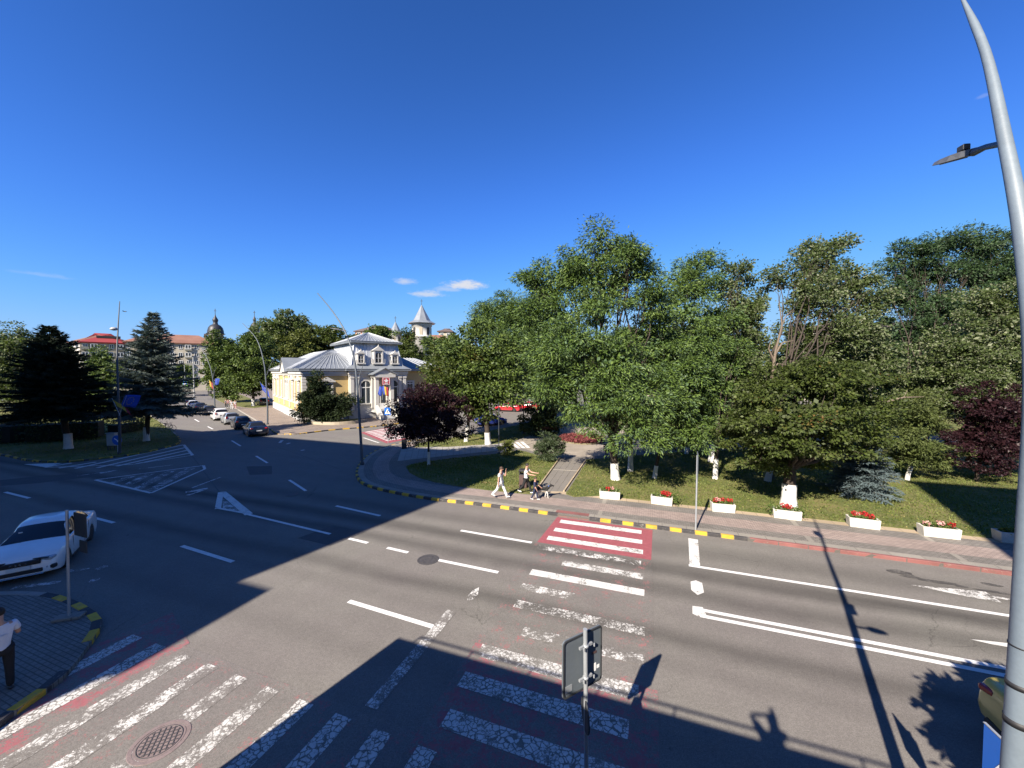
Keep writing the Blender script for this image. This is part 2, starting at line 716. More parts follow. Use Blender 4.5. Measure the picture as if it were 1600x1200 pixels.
M = {}
M['asphalt'] = mat_asphalt()
M['patch'] = simple('asphalt_patch', (0.085, 0.08, 0.078), 0.9, var=0.16, scale=2.5, bump=0.2, bscale=60, spec=0.25)
M['tar'] = simple('tar', (0.03, 0.03, 0.032), 0.6, var=0.2, scale=5)
M['white_fresh'] = mat_paint('white_line_paint', (0.64, 0.63, 0.61), 0.02)
M['white_ok'] = mat_paint('white_paint_scuffed', (0.57, 0.56, 0.53), 0.40)
M['white_rough'] = mat_paint('white_paint_rough', (0.57, 0.56, 0.53), 0.47)
M['white_worn'] = mat_paint('white_paint_worn', (0.57, 0.56, 0.53), 0.60)
M['white_gone'] = mat_paint('white_paint_nearly_gone', (0.62, 0.61, 0.58), 0.74)
M['white_crack'] = mat_paint('white_paint_cracked', (0.54, 0.53, 0.50), 0.50, 1.0)
M['white_crack_worn'] = mat_paint('white_paint_cracked_worn', (0.55, 0.54, 0.51), 0.67, 0.8)
M['red_fresh'] = mat_paint('red_surface_paint', (0.27, 0.078, 0.09), 0.25)
M['red_worn'] = mat_paint('red_surface_worn', (0.29, 0.115, 0.115), 0.86)
M['red_mid'] = mat_paint('red_surface_half_worn', (0.27, 0.095, 0.105), 0.66)
M['pav_dark'] = mat_pavers('dark_grey_pavers', (0.178, 0.163, 0.145), 0.2, 0.1, R(-20))
M['pav_pink'] = mat_pavers('pink_pavers', (0.285, 0.228, 0.20), 0.2, 0.1, R(-20))
M['pav_light'] = mat_pavers('concrete_edge', (0.235, 0.215, 0.185), 1.0, 3.0, R(-20), 0.06)
M['pav_sand'] = mat_pavers('sandy_edge', (0.36, 0.285, 0.195), 0.6, 3.0, R(-20), 0.1)
M['plaza'] = mat_pavers('plaza_concrete', (0.27, 0.235, 0.19), 0.4, 0.4, R(15), 0.05, 0.008, 0.85)
M['pav_villa'] = mat_pavers('villa_pavement', (0.22, 0.18, 0.15), 0.3, 0.3, R(40), 0.08)
M['lawn'] = mat_grass()
def chipped(name, col, under, wear):
    """kerb paint chipped and dirty, different on every block"""
    m, T, b = newmat(name)
    p = T.pos()
    f = T.math('ADD', T.math('MULTIPLY', T.noise(3.2, 5, 0.7, p), 0.55), T.math('MULTIPLY', T.noise(21, 4, 0.7, p), 0.45))
    k = T.ramp(T.noise(1.1, 4, 0.6, p), 0.3, 0.7, 0.72, 1.12)
    c = T.mix(T.ramp(f, wear - 0.03, wear + 0.03), under, col)
    d = T.ramp(T.noise(7, 4, 0.7, p), 0.5, 0.75, 0.0, 0.45)
    T.link(T.mix(d, T.scale_col(c, k), (0.10, 0.088, 0.072)), b.inputs['Base Color'])
    b.inputs['Roughness'].default_value = 0.8
    T.link(T.bump(T.noise(25, 4, 0.7, p), 0.3, 0.01), b.inputs['Normal'])
    return m


M['kerb_yellow'] = chipped('kerb_yellow_paint', (0.56, 0.34, 0.03), (0.24, 0.20, 0.14), 0.40)
M['kerb_black'] = chipped('kerb_dark', (0.042, 0.040, 0.043), (0.15, 0.14, 0.125), 0.42)
M['kerb_red'] = chipped('kerb_red_paint', (0.21, 0.08, 0.073), (0.24, 0.17, 0.14), 0.40)
M['kerb_grey'] = simple('kerb_concrete', (0.26, 0.24, 0.21), 0.85, var=0.2, scale=3, bump=0.2)
M['earth'] = simple('earth', (0.16, 0.14, 0.085), 0.95, var=0.3, scale=0.2, bump=0.2)

# ---------------------------------------------------------------- terrain and asphalt
sheet('terrain', [(-900, -300), (900, -300), (900, 1300), (-900, 1300)], -0.06, M['earth'], kind='structure')
road = sheet('road', [(-260, -60), (140, -60), (140, 260), (-260, 260)], 0.0, M['asphalt'], kind='structure')

# ---------------------------------------------------------------- raised ground
KZ = 0.12


def A(*pts):
    return [at(x, y) for x, y in pts]


DB = Vector((-0.66, 0.751, 0)).normalized()      # road that leads away to the left
park_line = smooth_line(A((1000, 628), (900, 641), (830, 656), (745, 673), (700, 681), (660, 688), (622, 694.5), (594, 702.5), (574, 713),
                          (561.5, 725.5), (556.5, 736), (556.5, 746), (564, 756), (582, 763.5), (615, 771.5), (650, 778), (690, 784)) + [uv(-8.6, 18.0), uv(-4, 18.0), uv(10, 18.0), uv(70, 18.0)], 0.5)
slab('park_pavement', park_line + [Vector((110, 20, 0)), Vector((110, 130, 0)), Vector((50, 130, 0))], -0.04, KZ, M['pav_dark'], kind='structure')
villa_line = smooth_line([at(433, 678) + DB * 110, at(433, 678) + DB * 50, at(433, 678) + DB * 8, at(430, 678), at(447, 679.5)] + A((470, 678.5), (520, 672.5), (570, 668.5), (605, 665), (650, 659), (672, 655)), 0.5)
slab('villa_pavement', villa_line + [Vector((-4, 84, 0)), Vector((-20, 150, 0)), Vector((-60, 170, 0))], -0.04, KZ, M['pav_villa'], kind='structure')
isl_line = smooth_line(A((-260, 690), (-80, 702), (0, 712), (45, 721), (100, 723), (160, 717.5), (217, 710), (250, 703), (276, 695.5), (282.5, 690), (279, 683), (266, 671), (250, 659.5), (237, 648)) + [at(237, 648) + DB * 30, at(237, 648) + DB * 80], 0.5)
isl = slab('traffic_island', isl_line + [at(-900, 604), at(-900, 660)], -0.04, KZ, M['lawn'], kind='structure')
corner_line = smooth_line([Vector((-14.5, -3, 0)), Vector((-11.6, 3, 0))] + A((-60, 1178), (23, 1119), (71, 1086), (108, 1055), (140, 1012), (157, 987), (158, 970), (144, 958), (119, 944), (92, 935), (68, 931), (0, 930), (-160, 936), (-500, 950)), 0.5)
slab('corner_pavement', corner_line + [Vector((-40, -3, 0))], -0.04, KZ, M['pav_dark'], kind='structure')
near_line = smooth_line([uv(-2.4, -4), uv(-2.4, 3.6), uv(-1.9, 5.0), uv(-0.6, 5.9), uv(6, 6.0), uv(60, 6.0)][::-1], 0.5)
slab('near_pavement', near_line + [uv(60, -4)], -0.04, KZ, M['pav_dark'], kind='structure')

# sidewalk bands along the park kerb
i0 = next(i for i, p in enumerate(park_line) if (p - at(622, 694.5)).length < 0.6)
bandline = park_line[i0:]
bands = thing('sidewalk', None, None)
bands['kind'] = 'structure'
strip('concrete_edge', bandline, 0.16, 0.50, KZ + 0.004, M['pav_light'], bands)
strip('dark_paver_band', bandline, 0.50, 1.10, KZ + 0.004, M['pav_dark'], bands)
strip('pink_paver_band', bandline, 1.10, 2.20, KZ + 0.004, M['pav_pink'], bands)
jj = next(i for i, p in enumerate(bandline) if p.x > at(700, 770).x)
strip('outer_paver_band', bandline[jj:], 2.20, 2.97, KZ + 0.004, M['pav_dark'], bands)
strip('sandy_edge', bandline[jj - 6:], 2.97, 3.45, KZ + 0.0045, M['pav_sand'], bands)
# lighter cross strips in the sidewalk
for px_, py_ in ((940, 795), (1253, 830), (1488, 865)):
    c0 = at(px_, py_, KZ)
    v0 = 18.5
    u0 = c0.x * UX + c0.y * UY
    sheet('cross_strip', [uv(u0 - 0.1, 18.5), uv(u0 + 0.1, 18.5), uv(u0 + 0.1, 19.1), uv(u0 - 0.1, 19.1)], KZ + 0.008, M['pav_light'], bands)
    sheet('cross_strip', [uv(u0 - 0.1, 20.2), uv(u0 + 0.1, 20.2), uv(u0 + 0.1, 20.97), uv(u0 - 0.1, 20.97)], KZ + 0.008, M['pav_light'], bands)

LZ = 0.15


def AZ(*pts):
    return [at(x, y, LZ) for x, y in pts]


lawn_polys = {
    'corner': AZ((634, 728), (640, 738), (655, 746), (680, 753), (710, 758.5), (760, 765), (808, 770), (834, 772), (851, 749), (872, 720.5), (850, 714), (830, 708), (812, 703.5), (796, 705), (776, 709), (735, 713), (690, 718), (655, 723)),
    'main': [at(884, 771.5, LZ), at(897, 776, LZ)] + [uv(u_, 21.42) for u_ in (-2.6, 5, 15, 25, 40, 68)] + AZ((1800, 700), (1600, 693), (1300, 697), (1160, 703), (1060, 706), (1000, 711), (950, 716), (917, 718), (915, 724)),
    'back': AZ((645, 698), (655, 692.5), (700, 685), (745, 677), (830, 660), (900, 646), (905, 655), (870, 664), (840, 675), (815, 684), (799, 690.5), (775, 693.5), (700, 698)),
    'far': AZ((907, 655), (925, 660), (985, 664), (1020, 677), (1100, 688), (1300, 682), (1900, 676), (1900, 634), (1005, 631), (905, 644)),
}
for k_, pl in lawn_polys.items():
    slab('lawn', pl, 0.0, LZ, M['lawn'], kind='structure')
sheet('plaza', A((798, 695), (815, 687), (840, 677), (870, 666), (920, 661), (985, 665), (1018, 679), (1040, 690), (1000, 706), (960, 712), (920, 716), (878, 716), (845, 711), (815, 702), (797, 703)), KZ + 0.004, M['plaza'], kind='structure')
# verge beside the road that leads away, and the lawn round the villa
slab('lawn', A((330, 617.5), (341, 626), (361, 634), (383, 637.5), (397, 638.5), (420, 636), (402, 628), (378, 618), (352, 612)), 0.0, LZ, M['lawn'], kind='structure')
slab('lawn', [at(482, 661, LZ), at(500, 663, LZ), at(527, 663.5, LZ), at(555, 661.5, LZ), at(570, 659, LZ), at(560, 653.5, LZ), at(500, 655.5, LZ)], 0.0, LZ, M['lawn'], kind='structure')
sheet('dropped_kerb', [uv(-4.35, 18.16), uv(-2.75, 18.16), uv(-2.75, 18.5), uv(-4.35, 18.5)], KZ + 0.009, M['kerb_red'], kind='structure')

# ---------------------------------------------------------------- kerbs, block by block


def kerb_block_mesh(L, w=0.15, h=0.17, bev=0.018):
    b = MB()
    b.bbox((0, 0, 0), (L - 0.012, w, h), bev)
    return b.mesh('kerb_block')


def kerb(line, seq, w=0.15, ztop=KZ + 0.015, L=0.5, name='kerb'):
    """seq(i, n, p) -> material or None; blocks share one mesh per material"""
    root = thing(name, None, None)
    root['kind'] = 'structure'
    cache = {}
    ln = smooth_line(line, L) if L else line
    rnd = random.Random(len(ln))
    for i in range(len(ln) - 1):
        a, b = ln[i], ln[i + 1]
        d = (b - a)
        if d.length < L * 0.55:
            continue
        m = seq(i, len(ln), (a + b) / 2)
        if m is None:
            continue
        m, dz = m if isinstance(m, tuple) else (m, 0.0)
        if m not in cache:
            me = kerb_block_mesh(L, w)
            me.materials.append(M[m])
            cache[m] = me
        o = bpy.data.objects.new('kerb_block', cache[m])
        COL.objects.link(o)
        o.parent = root
        nrm = Vector((-d.y, d.x, 0)).normalized()
        c = (a + b) / 2 + nrm * (w / 2 - 0.004)
        o.location = (c.x, c.y, ztop - 0.085 + dz + rnd.uniform(-0.004, 0.004))
        o.rotation_euler = (rnd.uniform(-.02, .02), 0, math.atan2(d.y, d.x) + rnd.uniform(-.012, .012))
    return root


def park_seq(i, n, p):
    u = p.x * UX + p.y * UY
    v = -p.x * UY + p.y * UX
    if v < 18.6 and u > 3.85:
        return None
    if v < 18.4 and -4.3 < u < -2.8:
        return ('kerb_red', -0.09)
    return 'kerb_yellow' if i % 2 else 'kerb_black'


i1 = next(i for i, p in enumerate(park_line) if (p - at(660, 688)).length < 0.6)
kerb(park_line[i1:], park_seq)
rl = [uv(3.86 + k, 18.0) for k in range(0, 30)]
kerb(rl, lambda i, n, p: 'kerb_red', L=1.0)
kerb(park_line[:i1 + 1], lambda i, n, p: 'kerb_grey', L=1.0)
kerb([p for p in villa_line if p.y < 75], lambda i, n, p: ('kerb_yellow' if i % 2 else 'kerb_black') if p.y < 53 and p.x > -29 else 'kerb_grey', L=0.8)
kerb([p for p in isl_line if p.x > -58 and p.y < 62], lambda i, n, p: ('kerb_yellow' if i % 2 else 'kerb_black') if p.y < 41 else 'kerb_grey', L=0.8)


def corner_seq(i, n, p):
    q = p
    drop = (q - at(130, 1030)).length < 0.62
    if drop:
        return None
    if q.x < -14.6 and q.y > 11:
        return 'kerb_grey'
    return 'kerb_yellow' if i % 2 else 'kerb_black'


kerb(corner_line, corner_seq, w=0.2, L=0.55)
kerb(near_line[::-1][4:60][::-1], lambda i, n, p: 'kerb_grey', L=1.0)

# lawn edging beside the cross path and the terrace of grey slabs
edg = thing('path_edging', None, None)
edg['kind'] = 'structure'
for a_, b_ in ((at(837, 771), at(874, 719.5)), (at(881, 772), at(916.5, 720))):
    n_ = int((b_ - a_).length / 0.9)
    for i in range(n_):
        p_, q_ = a_ + (b_ - a_) * (i / n_), a_ + (b_ - a_) * ((i + 0.985) / n_)
        d_ = q_ - p_
        mb = MB()
        mb.bbox(((p_.x + q_.x) / 2, (p_.y + q_.y) / 2, 0.13), (d_.length, 0.09, 0.16), 0.012, math.atan2(d_.y, d_.x))
        mb.build('edging_stone', M['pav_sand'], edg)

ter = thing('slab_terrace', None, None)
ter['kind'] = 'structure'
M['slab_grey'] = simple('grey_paving_slab', (0.30, 0.285, 0.26), 0.85, var=0.14, scale=1.2, bump=0.2, bscale=30)
tl0, tl1 = at(621, 723), at(627, 704)
tr0, tr1 = at(793, 704.5), at(793, 692)
nu, nv_ = 19, 4
rnd = random.Random(4)
for i in range(nu):
    for j in range(nv_):
        def tp(a, b):
            lo = tl0.lerp(tr0, a)
            hi = tl1.lerp(tr1, a)
            return lo.lerp(hi, b)
        g = 0.012
        q = [tp((i + g * 2) / nu, (j + g) / nv_), tp((i + 1 - g * 2) / nu, (j + g) / nv_), tp((i + 1 - g * 2) / nu, (j + 1 - g) / nv_), tp((i + g * 2) / nu, (j + 1 - g) / nv_)]
        mb = MB()
        mb.prism(q, 0.08, KZ + 0.018 + rnd.uniform(-0.005, 0.005))
        mb.build('paving_slab', M['slab_grey'], ter)

# cross path: long concrete strips
cp = thing('cross_path', None, None)
cp['kind'] = 'structure'
M['strip_grey'] = simple('path_concrete', (0.165, 0.15, 0.13), 0.85, var=0.12, scale=1.5, bump=0.25, bscale=40)
pl0, pl1, pr0, pr1 = at(840, 771), at(876, 719), at(880, 771.5), at(914, 719.5)
for i in range(4):
    for j in range(6):
        def tp(a, b):
            return pl0.lerp(pr0, a).lerp(pl1.lerp(pr1, a), b)
        q = [tp((i + .015) / 4, (j + .004) / 6), tp((i + .985) / 4, (j + .004) / 6), tp((i + .985) / 4, (j + .996) / 6), tp((i + .015) / 4, (j + .996) / 6)]
        mb = MB()
        mb.prism(q, 0.08, KZ + 0.02 + rnd.uniform(-0.003, 0.003))
        mb.build('path_slab', M['strip_grey'], cp)
q0, q1 = at(864, 736.5), at(903, 739)
mb = MB()
mb.bbox((*((q0 + q1) / 2).xy, KZ + 0.02), ((q1 - q0).length, 0.1, 0.03), 0.006, math.atan2((q1 - q0).y, (q1 - q0).x))
mb.build('cross_bar', M['pav_light'], cp)
for k in range(3):
    a_, b_ = at(800 + 7.5 * k, 694 - k * .8), at(811 + 7.5 * k, 703 - k * .4)
    d_ = (b_ - a_)
    n_ = Vector((-d_.y, d_.x, 0)).normalized() * 0.16
    sheet('white_step_strip', [a_ - n_, b_ - n_, b_ + n_, a_ + n_], KZ + 0.022, M['white_fresh'], cp)

# ---------------------------------------------------------------- road markings (parts of the road)
MZ = 0.006


NMARK = [0]
FU, FV = Vector((UX, UY, 0)), Vector((-UY, UX, 0))


def mark_z(z):
    NMARK[0] += 1          # every marking lies a hair above the one before
    return z + NMARK[0] * 0.00003


def line_quad(name, a, b, w, mat, z=MZ):
    d = (b - a)
    n = Vector((-d.y, d.x, 0)).normalized() * w / 2
    return sheet(name, [a - n, b - n, b + n, a + n], mark_z(z), M[mat], road)


def pl(name, pa, pb, w, mat, z=MZ):
    return line_quad(name, at(*pa), at(*pb), w, mat, z)


for a_, b_ in (((8, 769), (46, 778.5)), ((137, 806.5), (178, 817)), ((284, 853), (364, 878)), ((400, 712.5), (418, 723.5)), ((452, 750), (478, 767)),
               ((525, 790.5), (594, 806)), ((362, 688.5), (376, 697)), ((324.5, 666.5), (332.5, 670.5)), ((304, 655), (311, 659)), ((288, 645.7), (294, 649)),
               ((545, 841.5), (574.5, 848.5)), ((605, 856), (637.5, 863.5)), ((672, 872.5), (778.5, 894.5)), ((720, 829), (831, 848)), ((545, 939.5), (690, 983.5))):
    pl('lane_dash', a_, b_, 0.16, 'white_fresh')
pl('lane_line', (386, 803.5), (516, 834.5), 0.14, 'white_fresh')
line_quad('lane_line', uv(0.0 + (at(1077, 888).x * UX + at(1077, 888).y * UY), 15.0), uv(60, 15.0), 0.15, 'white_fresh', 0.0078)
u_d = at(1086, 960).x * UX + at(1086, 960).y * UY
line_quad('double_line', uv(u_d, 12.28), uv(60, 12.28), 0.15, 'white_fresh', 0.0078)
line_quad('double_line', uv(u_d + 0.12, 11.98), uv(60, 11.98), 0.15, 'white_fresh', 0.0078)


def pq(name, pts, mat, z=0.0068):
    return sheet(name, A(*pts), mark_z(z), M[mat], road)


pq('stop_line', [(1075.5, 841), (1090.5, 843.5), (1094, 885), (1077.5, 884)], 'white_rough')
pq('stop_line', [(1079, 909), (1087, 907), (1097, 911), (1100, 926), (1090, 930), (1080, 922)], 'white_rough')
pq('stop_line', [(1082, 947), (1098, 949), (1104, 962), (1090, 963), (1082, 959)], 'white_rough')
pq('arrow_marking', [(730, 938), (731, 931), (740, 922), (748.5, 918), (747, 929), (738, 938)], 'white_worn')
pq('arrow_marking', [(1423, 914), (1452, 917), (1500, 921), (1540, 925), (1552, 933), (1566, 942), (1520, 934), (1470, 924)], 'white_worn')
pq('arrow_marking', [(1515, 999), (1545, 1002), (1590, 1007), (1590, 1014), (1550, 1007)], 'white_ok')
pl('arrow_marking', (1546, 932), (1590, 939), 0.12, 'white_worn', 0.0072)
# main pedestrian crossing
zv = [(17.42, 'white_rough', -3.95, -0.35), (16.42, 'white_ok', -3.98, -0.3), (15.5, 'white_rough', -4.05, -0.25), (13.62, 'white_worn', -3.0, -0.2), (12.62, 'white_rough', -3.9, -0.15),
      (10.72, 'white_crack_worn', -3.8, -0.1), (9.62, 'white_gone', -3.2, -0.1), (8.58, 'white_crack_worn', -4.0, -0.2), (7.62, 'white_crack', -4.0, -0.35), (6.62, 'white_crack', -3.85, -0.3)]
zv.append((14.55, 'white_gone', -4.2, -0.3))
zv.append((11.65, 'white_gone', -4.0, -2.2))
for v_, m_, u0, u1 in zv:
    line_quad('zebra_stripe', uv(u0, v_), uv(u1, v_), 0.44 if v_ < 9 else 0.38, m_, 0.010)
sheet('red_surface', [uv(-4.35, 14.95), uv(0.05, 14.95), uv(0.1, 17.85), uv(-4.2, 17.9)], 0.0055, M['red_fresh'], road)
sheet('red_surface', [uv(-4.35, 8.8), uv(0.1, 8.8), uv(0.1, 14.94), uv(-4.4, 14.94)], 0.0055, M['red_worn'], road)
sheet('red_surface', [uv(-4.2, 5.75), uv(0.2, 5.75), uv(0.2, 8.79), uv(-4.2, 8.79)], 0.0055, M['red_mid'], road)
# crossing of the side street
for k in range(11):
    u0 = -13.7 + k * 0.985
    m_ = ['white_crack', 'white_crack', 'white_crack', 'white_crack_worn', 'white_gone', 'white_crack_worn', 'white_crack_worn', 'white_crack', 'white_crack', 'white_crack', 'white_crack'][k]
    line_quad('zebra_stripe', uv(u0 + 0.02, 2.6), uv(u0 + 0.02, 5.95 if k else 5.2), 0.40, m_, 0.010)
sheet('red_surface', [uv(-13.9, 2.4), uv(-11.1, 2.4), uv(-11.1, 6.25), uv(-13.0, 6.9)], 0.0055, M['red_mid'], road)
sheet('red_surface', [uv(-11.1, 2.4), uv(-4.2, 2.4), uv(-4.2, 6.15), uv(-11.1, 6.15)], 0.0055, M['red_worn'], road)
line_quad('stop_line', uv(-5.42, 6.3), uv(-5.42, 9.75), 0.3, 'white_crack_worn', 0.0065)
# hatched areas at the island
for a_, b_ in (((70, 730), (112, 723.6)), ((92, 731.5), (150, 722)), ((118, 732), (287, 695)), ((152, 731), (291, 699)), ((182, 728.5), (295, 703)), ((214, 724.5), (299, 707.5))):
    pl('hatch_stripe', a_, b_, 0.3, 'white_ok')
pl('hatch_line', (70, 730.5), (205, 726), 0.14, 'white_ok', 0.0085)
pl('hatch_line', (205, 726), (301, 711.5), 0.14, 'white_ok', 0.0085)
pl('hatch_line', (287, 695), (301, 711.5), 0.2, 'white_ok', 0.0095)
pq('hatch_stripe', [(37, 725.5), (97, 723.5), (72, 730.5)], 'white_ok', 0.0095)
for a_, b_ in (((149, 750), (318, 727.5)), ((318, 727.5), (320, 733)), ((320, 733), (236, 770.5)), ((236, 770.5), (149, 750))):
    pl('hatch_line', a_, b_, 0.16, 'white_ok', 0.0085)
for a_, b_ in (((176, 755), (205, 744)), ((196, 759.5), (235, 740)), ((214, 764), (268, 735.5)), ((232, 768), (298, 732))):
    pl('hatch_stripe', a_, b_, 0.55, 'white_gone')
for a_, b_, w_ in (((347, 769), (389, 804), 0.34), ((389, 803), (340, 794), 0.16), ((340.5, 795), (345, 769), 0.26)):
    pl('hatch_line', a_, b_, w_, 'white_ok', 0.0085)
pq('hatch_stripe', [(348, 778), (375, 799), (348, 794)], 'white_gone')
for a_, b_, w_ in (((290, 769), (325, 763.5), 0.4), ((300, 762.5), (344, 746), 0.12), ((293, 774), (318, 766), 0.2), ((120, 744), (160, 738), 0.1), ((156, 739.5), (182, 735), 0.35), ((217, 733), (270, 726.5), 0.12)):
    pl('arrow_marking', a_, b_, w_, 'white_worn', 0.0075)
for a_, b_ in (((20, 919), (95, 909)), ((150, 890), (168, 884)), ((140, 908), (156, 904.5)), ((100, 893), (137, 890))):
    pl('worn_marking', a_, b_, 0.22, 'white_gone')
for a_, b_ in (((437, 692), (441, 688)), ((448, 694), (453, 692)), ((470, 704), (476, 703))):
    pl('worn_marking', a_, b_, 0.25, 'white_ok')
# crossing of the street beside the villa
g0, g1 = at(572, 676), at(592, 673)
for k in range(9):
    t_ = k / 8
    a_ = at(571 + 42 * t_ * 0.75, 675.5 + 13 * t_)
    b_ = at(612 + 38 * t_ * 1.5, 669.0 + 10 * t_)
    line_quad('zebra_stripe', a_, b_, 0.42, 'white_ok', 0.010)
pq('red_surface', [(563, 676), (612, 667), (672, 679), (604, 693)], 'red_fresh', 0.0055)
pl('lane_line', (568, 684), (592, 692), 0.2, 'white_ok')
# repaired asphalt
pq('asphalt_patch', [(465, 841), (520, 821), (572, 831), (516, 853)], 'patch', 0.0015)
pq('asphalt_patch', [(-60, 764), (-60, 757), (60, 744), (150, 738), (152, 744), (60, 755)], 'patch', 0.0015)
pq('asphalt_patch', [(385, 729), (425, 728), (425, 741), (390, 742)], 'patch', 0.0015)
for a_, b_, w_ in (((300, 712), (345, 772), 0.07), ((430, 697), (500, 722), 0.06), ((500, 722), (530, 733), 0.06), ((350, 778), (362, 793), 0.05)):
    pl('tar_seam', a_, b_, w_, 'tar', 0.002)

# dark oil stains near the far kerb and on the lanes
M['stain'] = mat_paint('oil_stain', (0.06, 0.056, 0.052), 0.52)
rnd = random.Random(31)
for px, py, a_, c_ in ((1408, 895, .42, .2), (1424, 902, .3, .1), (1462, 909, .55, .12), (1438, 905, .16, .08), (1500, 916, .2, .1), (1550, 914, .3, .1), (1552, 925, .5, .08)):
    c = at(px, py)
    pts = []
    for k in range(12):
        an = 2 * math.pi * k / 12
        q_ = FU * (a_ * math.cos(an) * rnd.uniform(.7, 1.2)) + FV * (c_ * math.sin(an) * rnd.uniform(.7, 1.2))
        pts.append(c + q_)
    sheet('oil_stain', pts, mark_z(0.003), M['stain'], road)

# ---------------------------------------------------------------- manhole covers
M['iron'] = simple('cast_iron', (0.075, 0.07, 0.07), 0.65, 0.3, var=0.25, scale=8, bump=0.3)
M['iron_pink'] = simple('painted_iron', (0.175, 0.135, 0.13), 0.75, 0.0, var=0.25, scale=8, bump=0.3)


def manhole(px, py, r, label, mat, grate=False, n=28):
    p = at(px, py)
    t = thing('manhole_cover', label, 'manhole cover', (p.x, p.y, 0))
    b = MB()
    b.lathe([(r * 0.84, 0.0), (r * 0.84, 0.014), (r * 0.98, 0.0145), (r, 0.011), (r, 0.0)], n, smooth=False)
    b.build('frame', M[mat], t, fix=True)
    b = MB()
    b.lathe([(0.001, 0.003), (0.001, 0.0125), (r * 0.82, 0.0125), (r * 0.83, 0.003)], n, smooth=False)
    b.build('cover', M[mat], t)
    b = MB()
    if grate:
        k = -3
        for i in range(-3, 4):
            w = math.sqrt(max(0, (r * 0.66) ** 2 - (i * r * 0.17) ** 2))
            b.box((0, i * r * 0.17, 0.016), (2 * w, r * 0.035, 0.008))
            b.box((i * r * 0.17, 0, 0.0165), (r * 0.035, 2 * w, 0.008))
        o = b.build('grid_ribs', M['iron'], t)
        o.rotation_euler = (0, 0, R(25))
        b = MB()
        b.lathe([(r * 0.70, 0.012), (r * 0.70, 0.017), (r * 0.74, 0.017), (r * 0.74, 0.012)], n)
        b.build('rim_ring', M['iron'], t)
    else:
        b.lathe([(r * 0.3, 0.012), (r * 0.3, 0.016), (r * 0.36, 0.016), (r * 0.36, 0.012)], n)
        for i in range(6):
            an = i * math.pi / 3
            b.box((r * 0.55 * math.cos(an), r * 0.55 * math.sin(an), 0.0145), (r * 0.3, 0.02, 0.006), an)
        b.build('cover_ribs', M[mat], t)
    return t


manhole(250, 1159, 0.46, 'large pinkish manhole cover with a square grid on the worn crossing', 'iron_pink', True)
manhole(669, 874.5, 0.40, 'black round manhole cover at the end of a white lane dash', 'iron')
manhole(457, 772.5, 0.36, 'grey manhole cover in the shaded road near the lane dashes', 'iron')
# ---------------------------------------------------------------- buildings
M['render_white'] = simple('white_render', (0.50, 0.48, 0.44), 0.85, var=0.08, scale=0.6, bump=0.1)
M['render_cream'] = simple('cream_render', (0.36, 0.31, 0.23), 0.85, var=0.1, scale=0.5)
M['render_pale'] = simple('pale_render', (0.36, 0.325, 0.26), 0.85, var=0.08, scale=0.4)
M['villa_yellow'] = simple('yellow_render', (0.46, 0.33, 0.14), 0.85, var=0.1, scale=0.8, bump=0.1)
M['villa_white'] = simple('white_stucco', (0.47, 0.455, 0.42), 0.8, var=0.07, scale=1.5, bump=0.1)
M['villa_grey'] = simple('grey_plinth', (0.42, 0.42, 0.41), 0.85, var=0.15, scale=1.2, bump=0.1)
M['glass'] = simple('window_glass', (0.035, 0.045, 0.055), 0.08, var=0.2, scale=0.8, spec=0.8)
M['frame_white'] = simple('white_frame', (0.66, 0.66, 0.64), 0.6, var=0.05)
M['dark_gap'] = simple('dark_opening', (0.03, 0.03, 0.03), 0.8, var=0.2)
M['door_brown'] = simple('brown_door', (0.10, 0.05, 0.03), 0.6, var=0.2)
M['balcony_pale'] = simple('balcony_parapet', (0.20, 0.195, 0.16), 0.8, var=0.3, scale=0.2)
M['brick_wall'] = simple('brick_coloured_wall', (0.33, 0.14, 0.09), 0.9, var=0.15, scale=0.5)
M['block_wall'] = simple('grey_block_wall', (0.36, 0.33, 0.28), 0.9, var=0.1, scale=0.4)


def mat_metal_roof(name, col, pitch=0.55, axis=0):
    m, T, b = newmat(name)
    p = T.objco()
    k = T.ramp(T.noise(0.7, 4, 0.6, p), 0.3, 0.7, 0.86, 1.12)
    k = T.math('MULTIPLY', k, T.ramp(T.noise(9, 3, 0.6, p), 0.3, 0.7, 0.95, 1.05))
    T.link(T.scale_col(T.comb(*col), k), b.inputs['Base Color'])
    b.inputs['Roughness'].default_value = 0.42
    b.inputs['Metallic'].default_value = 0.25
    return m


def mat_tiles(name, c1, c2):
    m, T, b = newmat(name)
    p = T.objco()
    n1 = T.noise(0.25, 4, 0.6, p)
    n2 = T.noise(3.5, 3, 0.7, p)
    c = T.mix(T.ramp(T.math('ADD', T.math('MULTIPLY', n1, .5), T.math('MULTIPLY', n2, .5)), 0.38, 0.62), c1, c2)
    x, y, z = T.xyz(p)
    w = T.math('SINE', T.math('MULTIPLY', z, 26.0))
    T.link(T.scale_col(c, T.ramp(w, -1, 1, 0.82, 1.1)), b.inputs['Base Color'])
    b.inputs['Roughness'].default_value = 0.9
    return m


M['zinc'] = mat_metal_roof('zinc_roof', (0.215, 0.235, 0.255))
M['zinc_pale'] = mat_metal_roof('zinc_mansard', (0.40, 0.42, 0.44))
M['tile_red'] = mat_tiles('bright_red_tiles', (0.21, 0.022, 0.026), (0.26, 0.03, 0.032))
M['tile_old'] = mat_tiles('old_brown_red_tiles', (0.17, 0.075, 0.05), (0.24, 0.125, 0.09))
M['tile_dark'] = mat_tiles('dark_tiles', (0.09, 0.07, 0.065), (0.14, 0.10, 0.09))
M['dome'] = simple('black_dome_metal', (0.035, 0.036, 0.04), 0.5, 0.3, var=0.2, scale=0.6)
M['metal_grey'] = simple('grey_metal', (0.20, 0.21, 0.22), 0.5, 0.4, var=0.1)

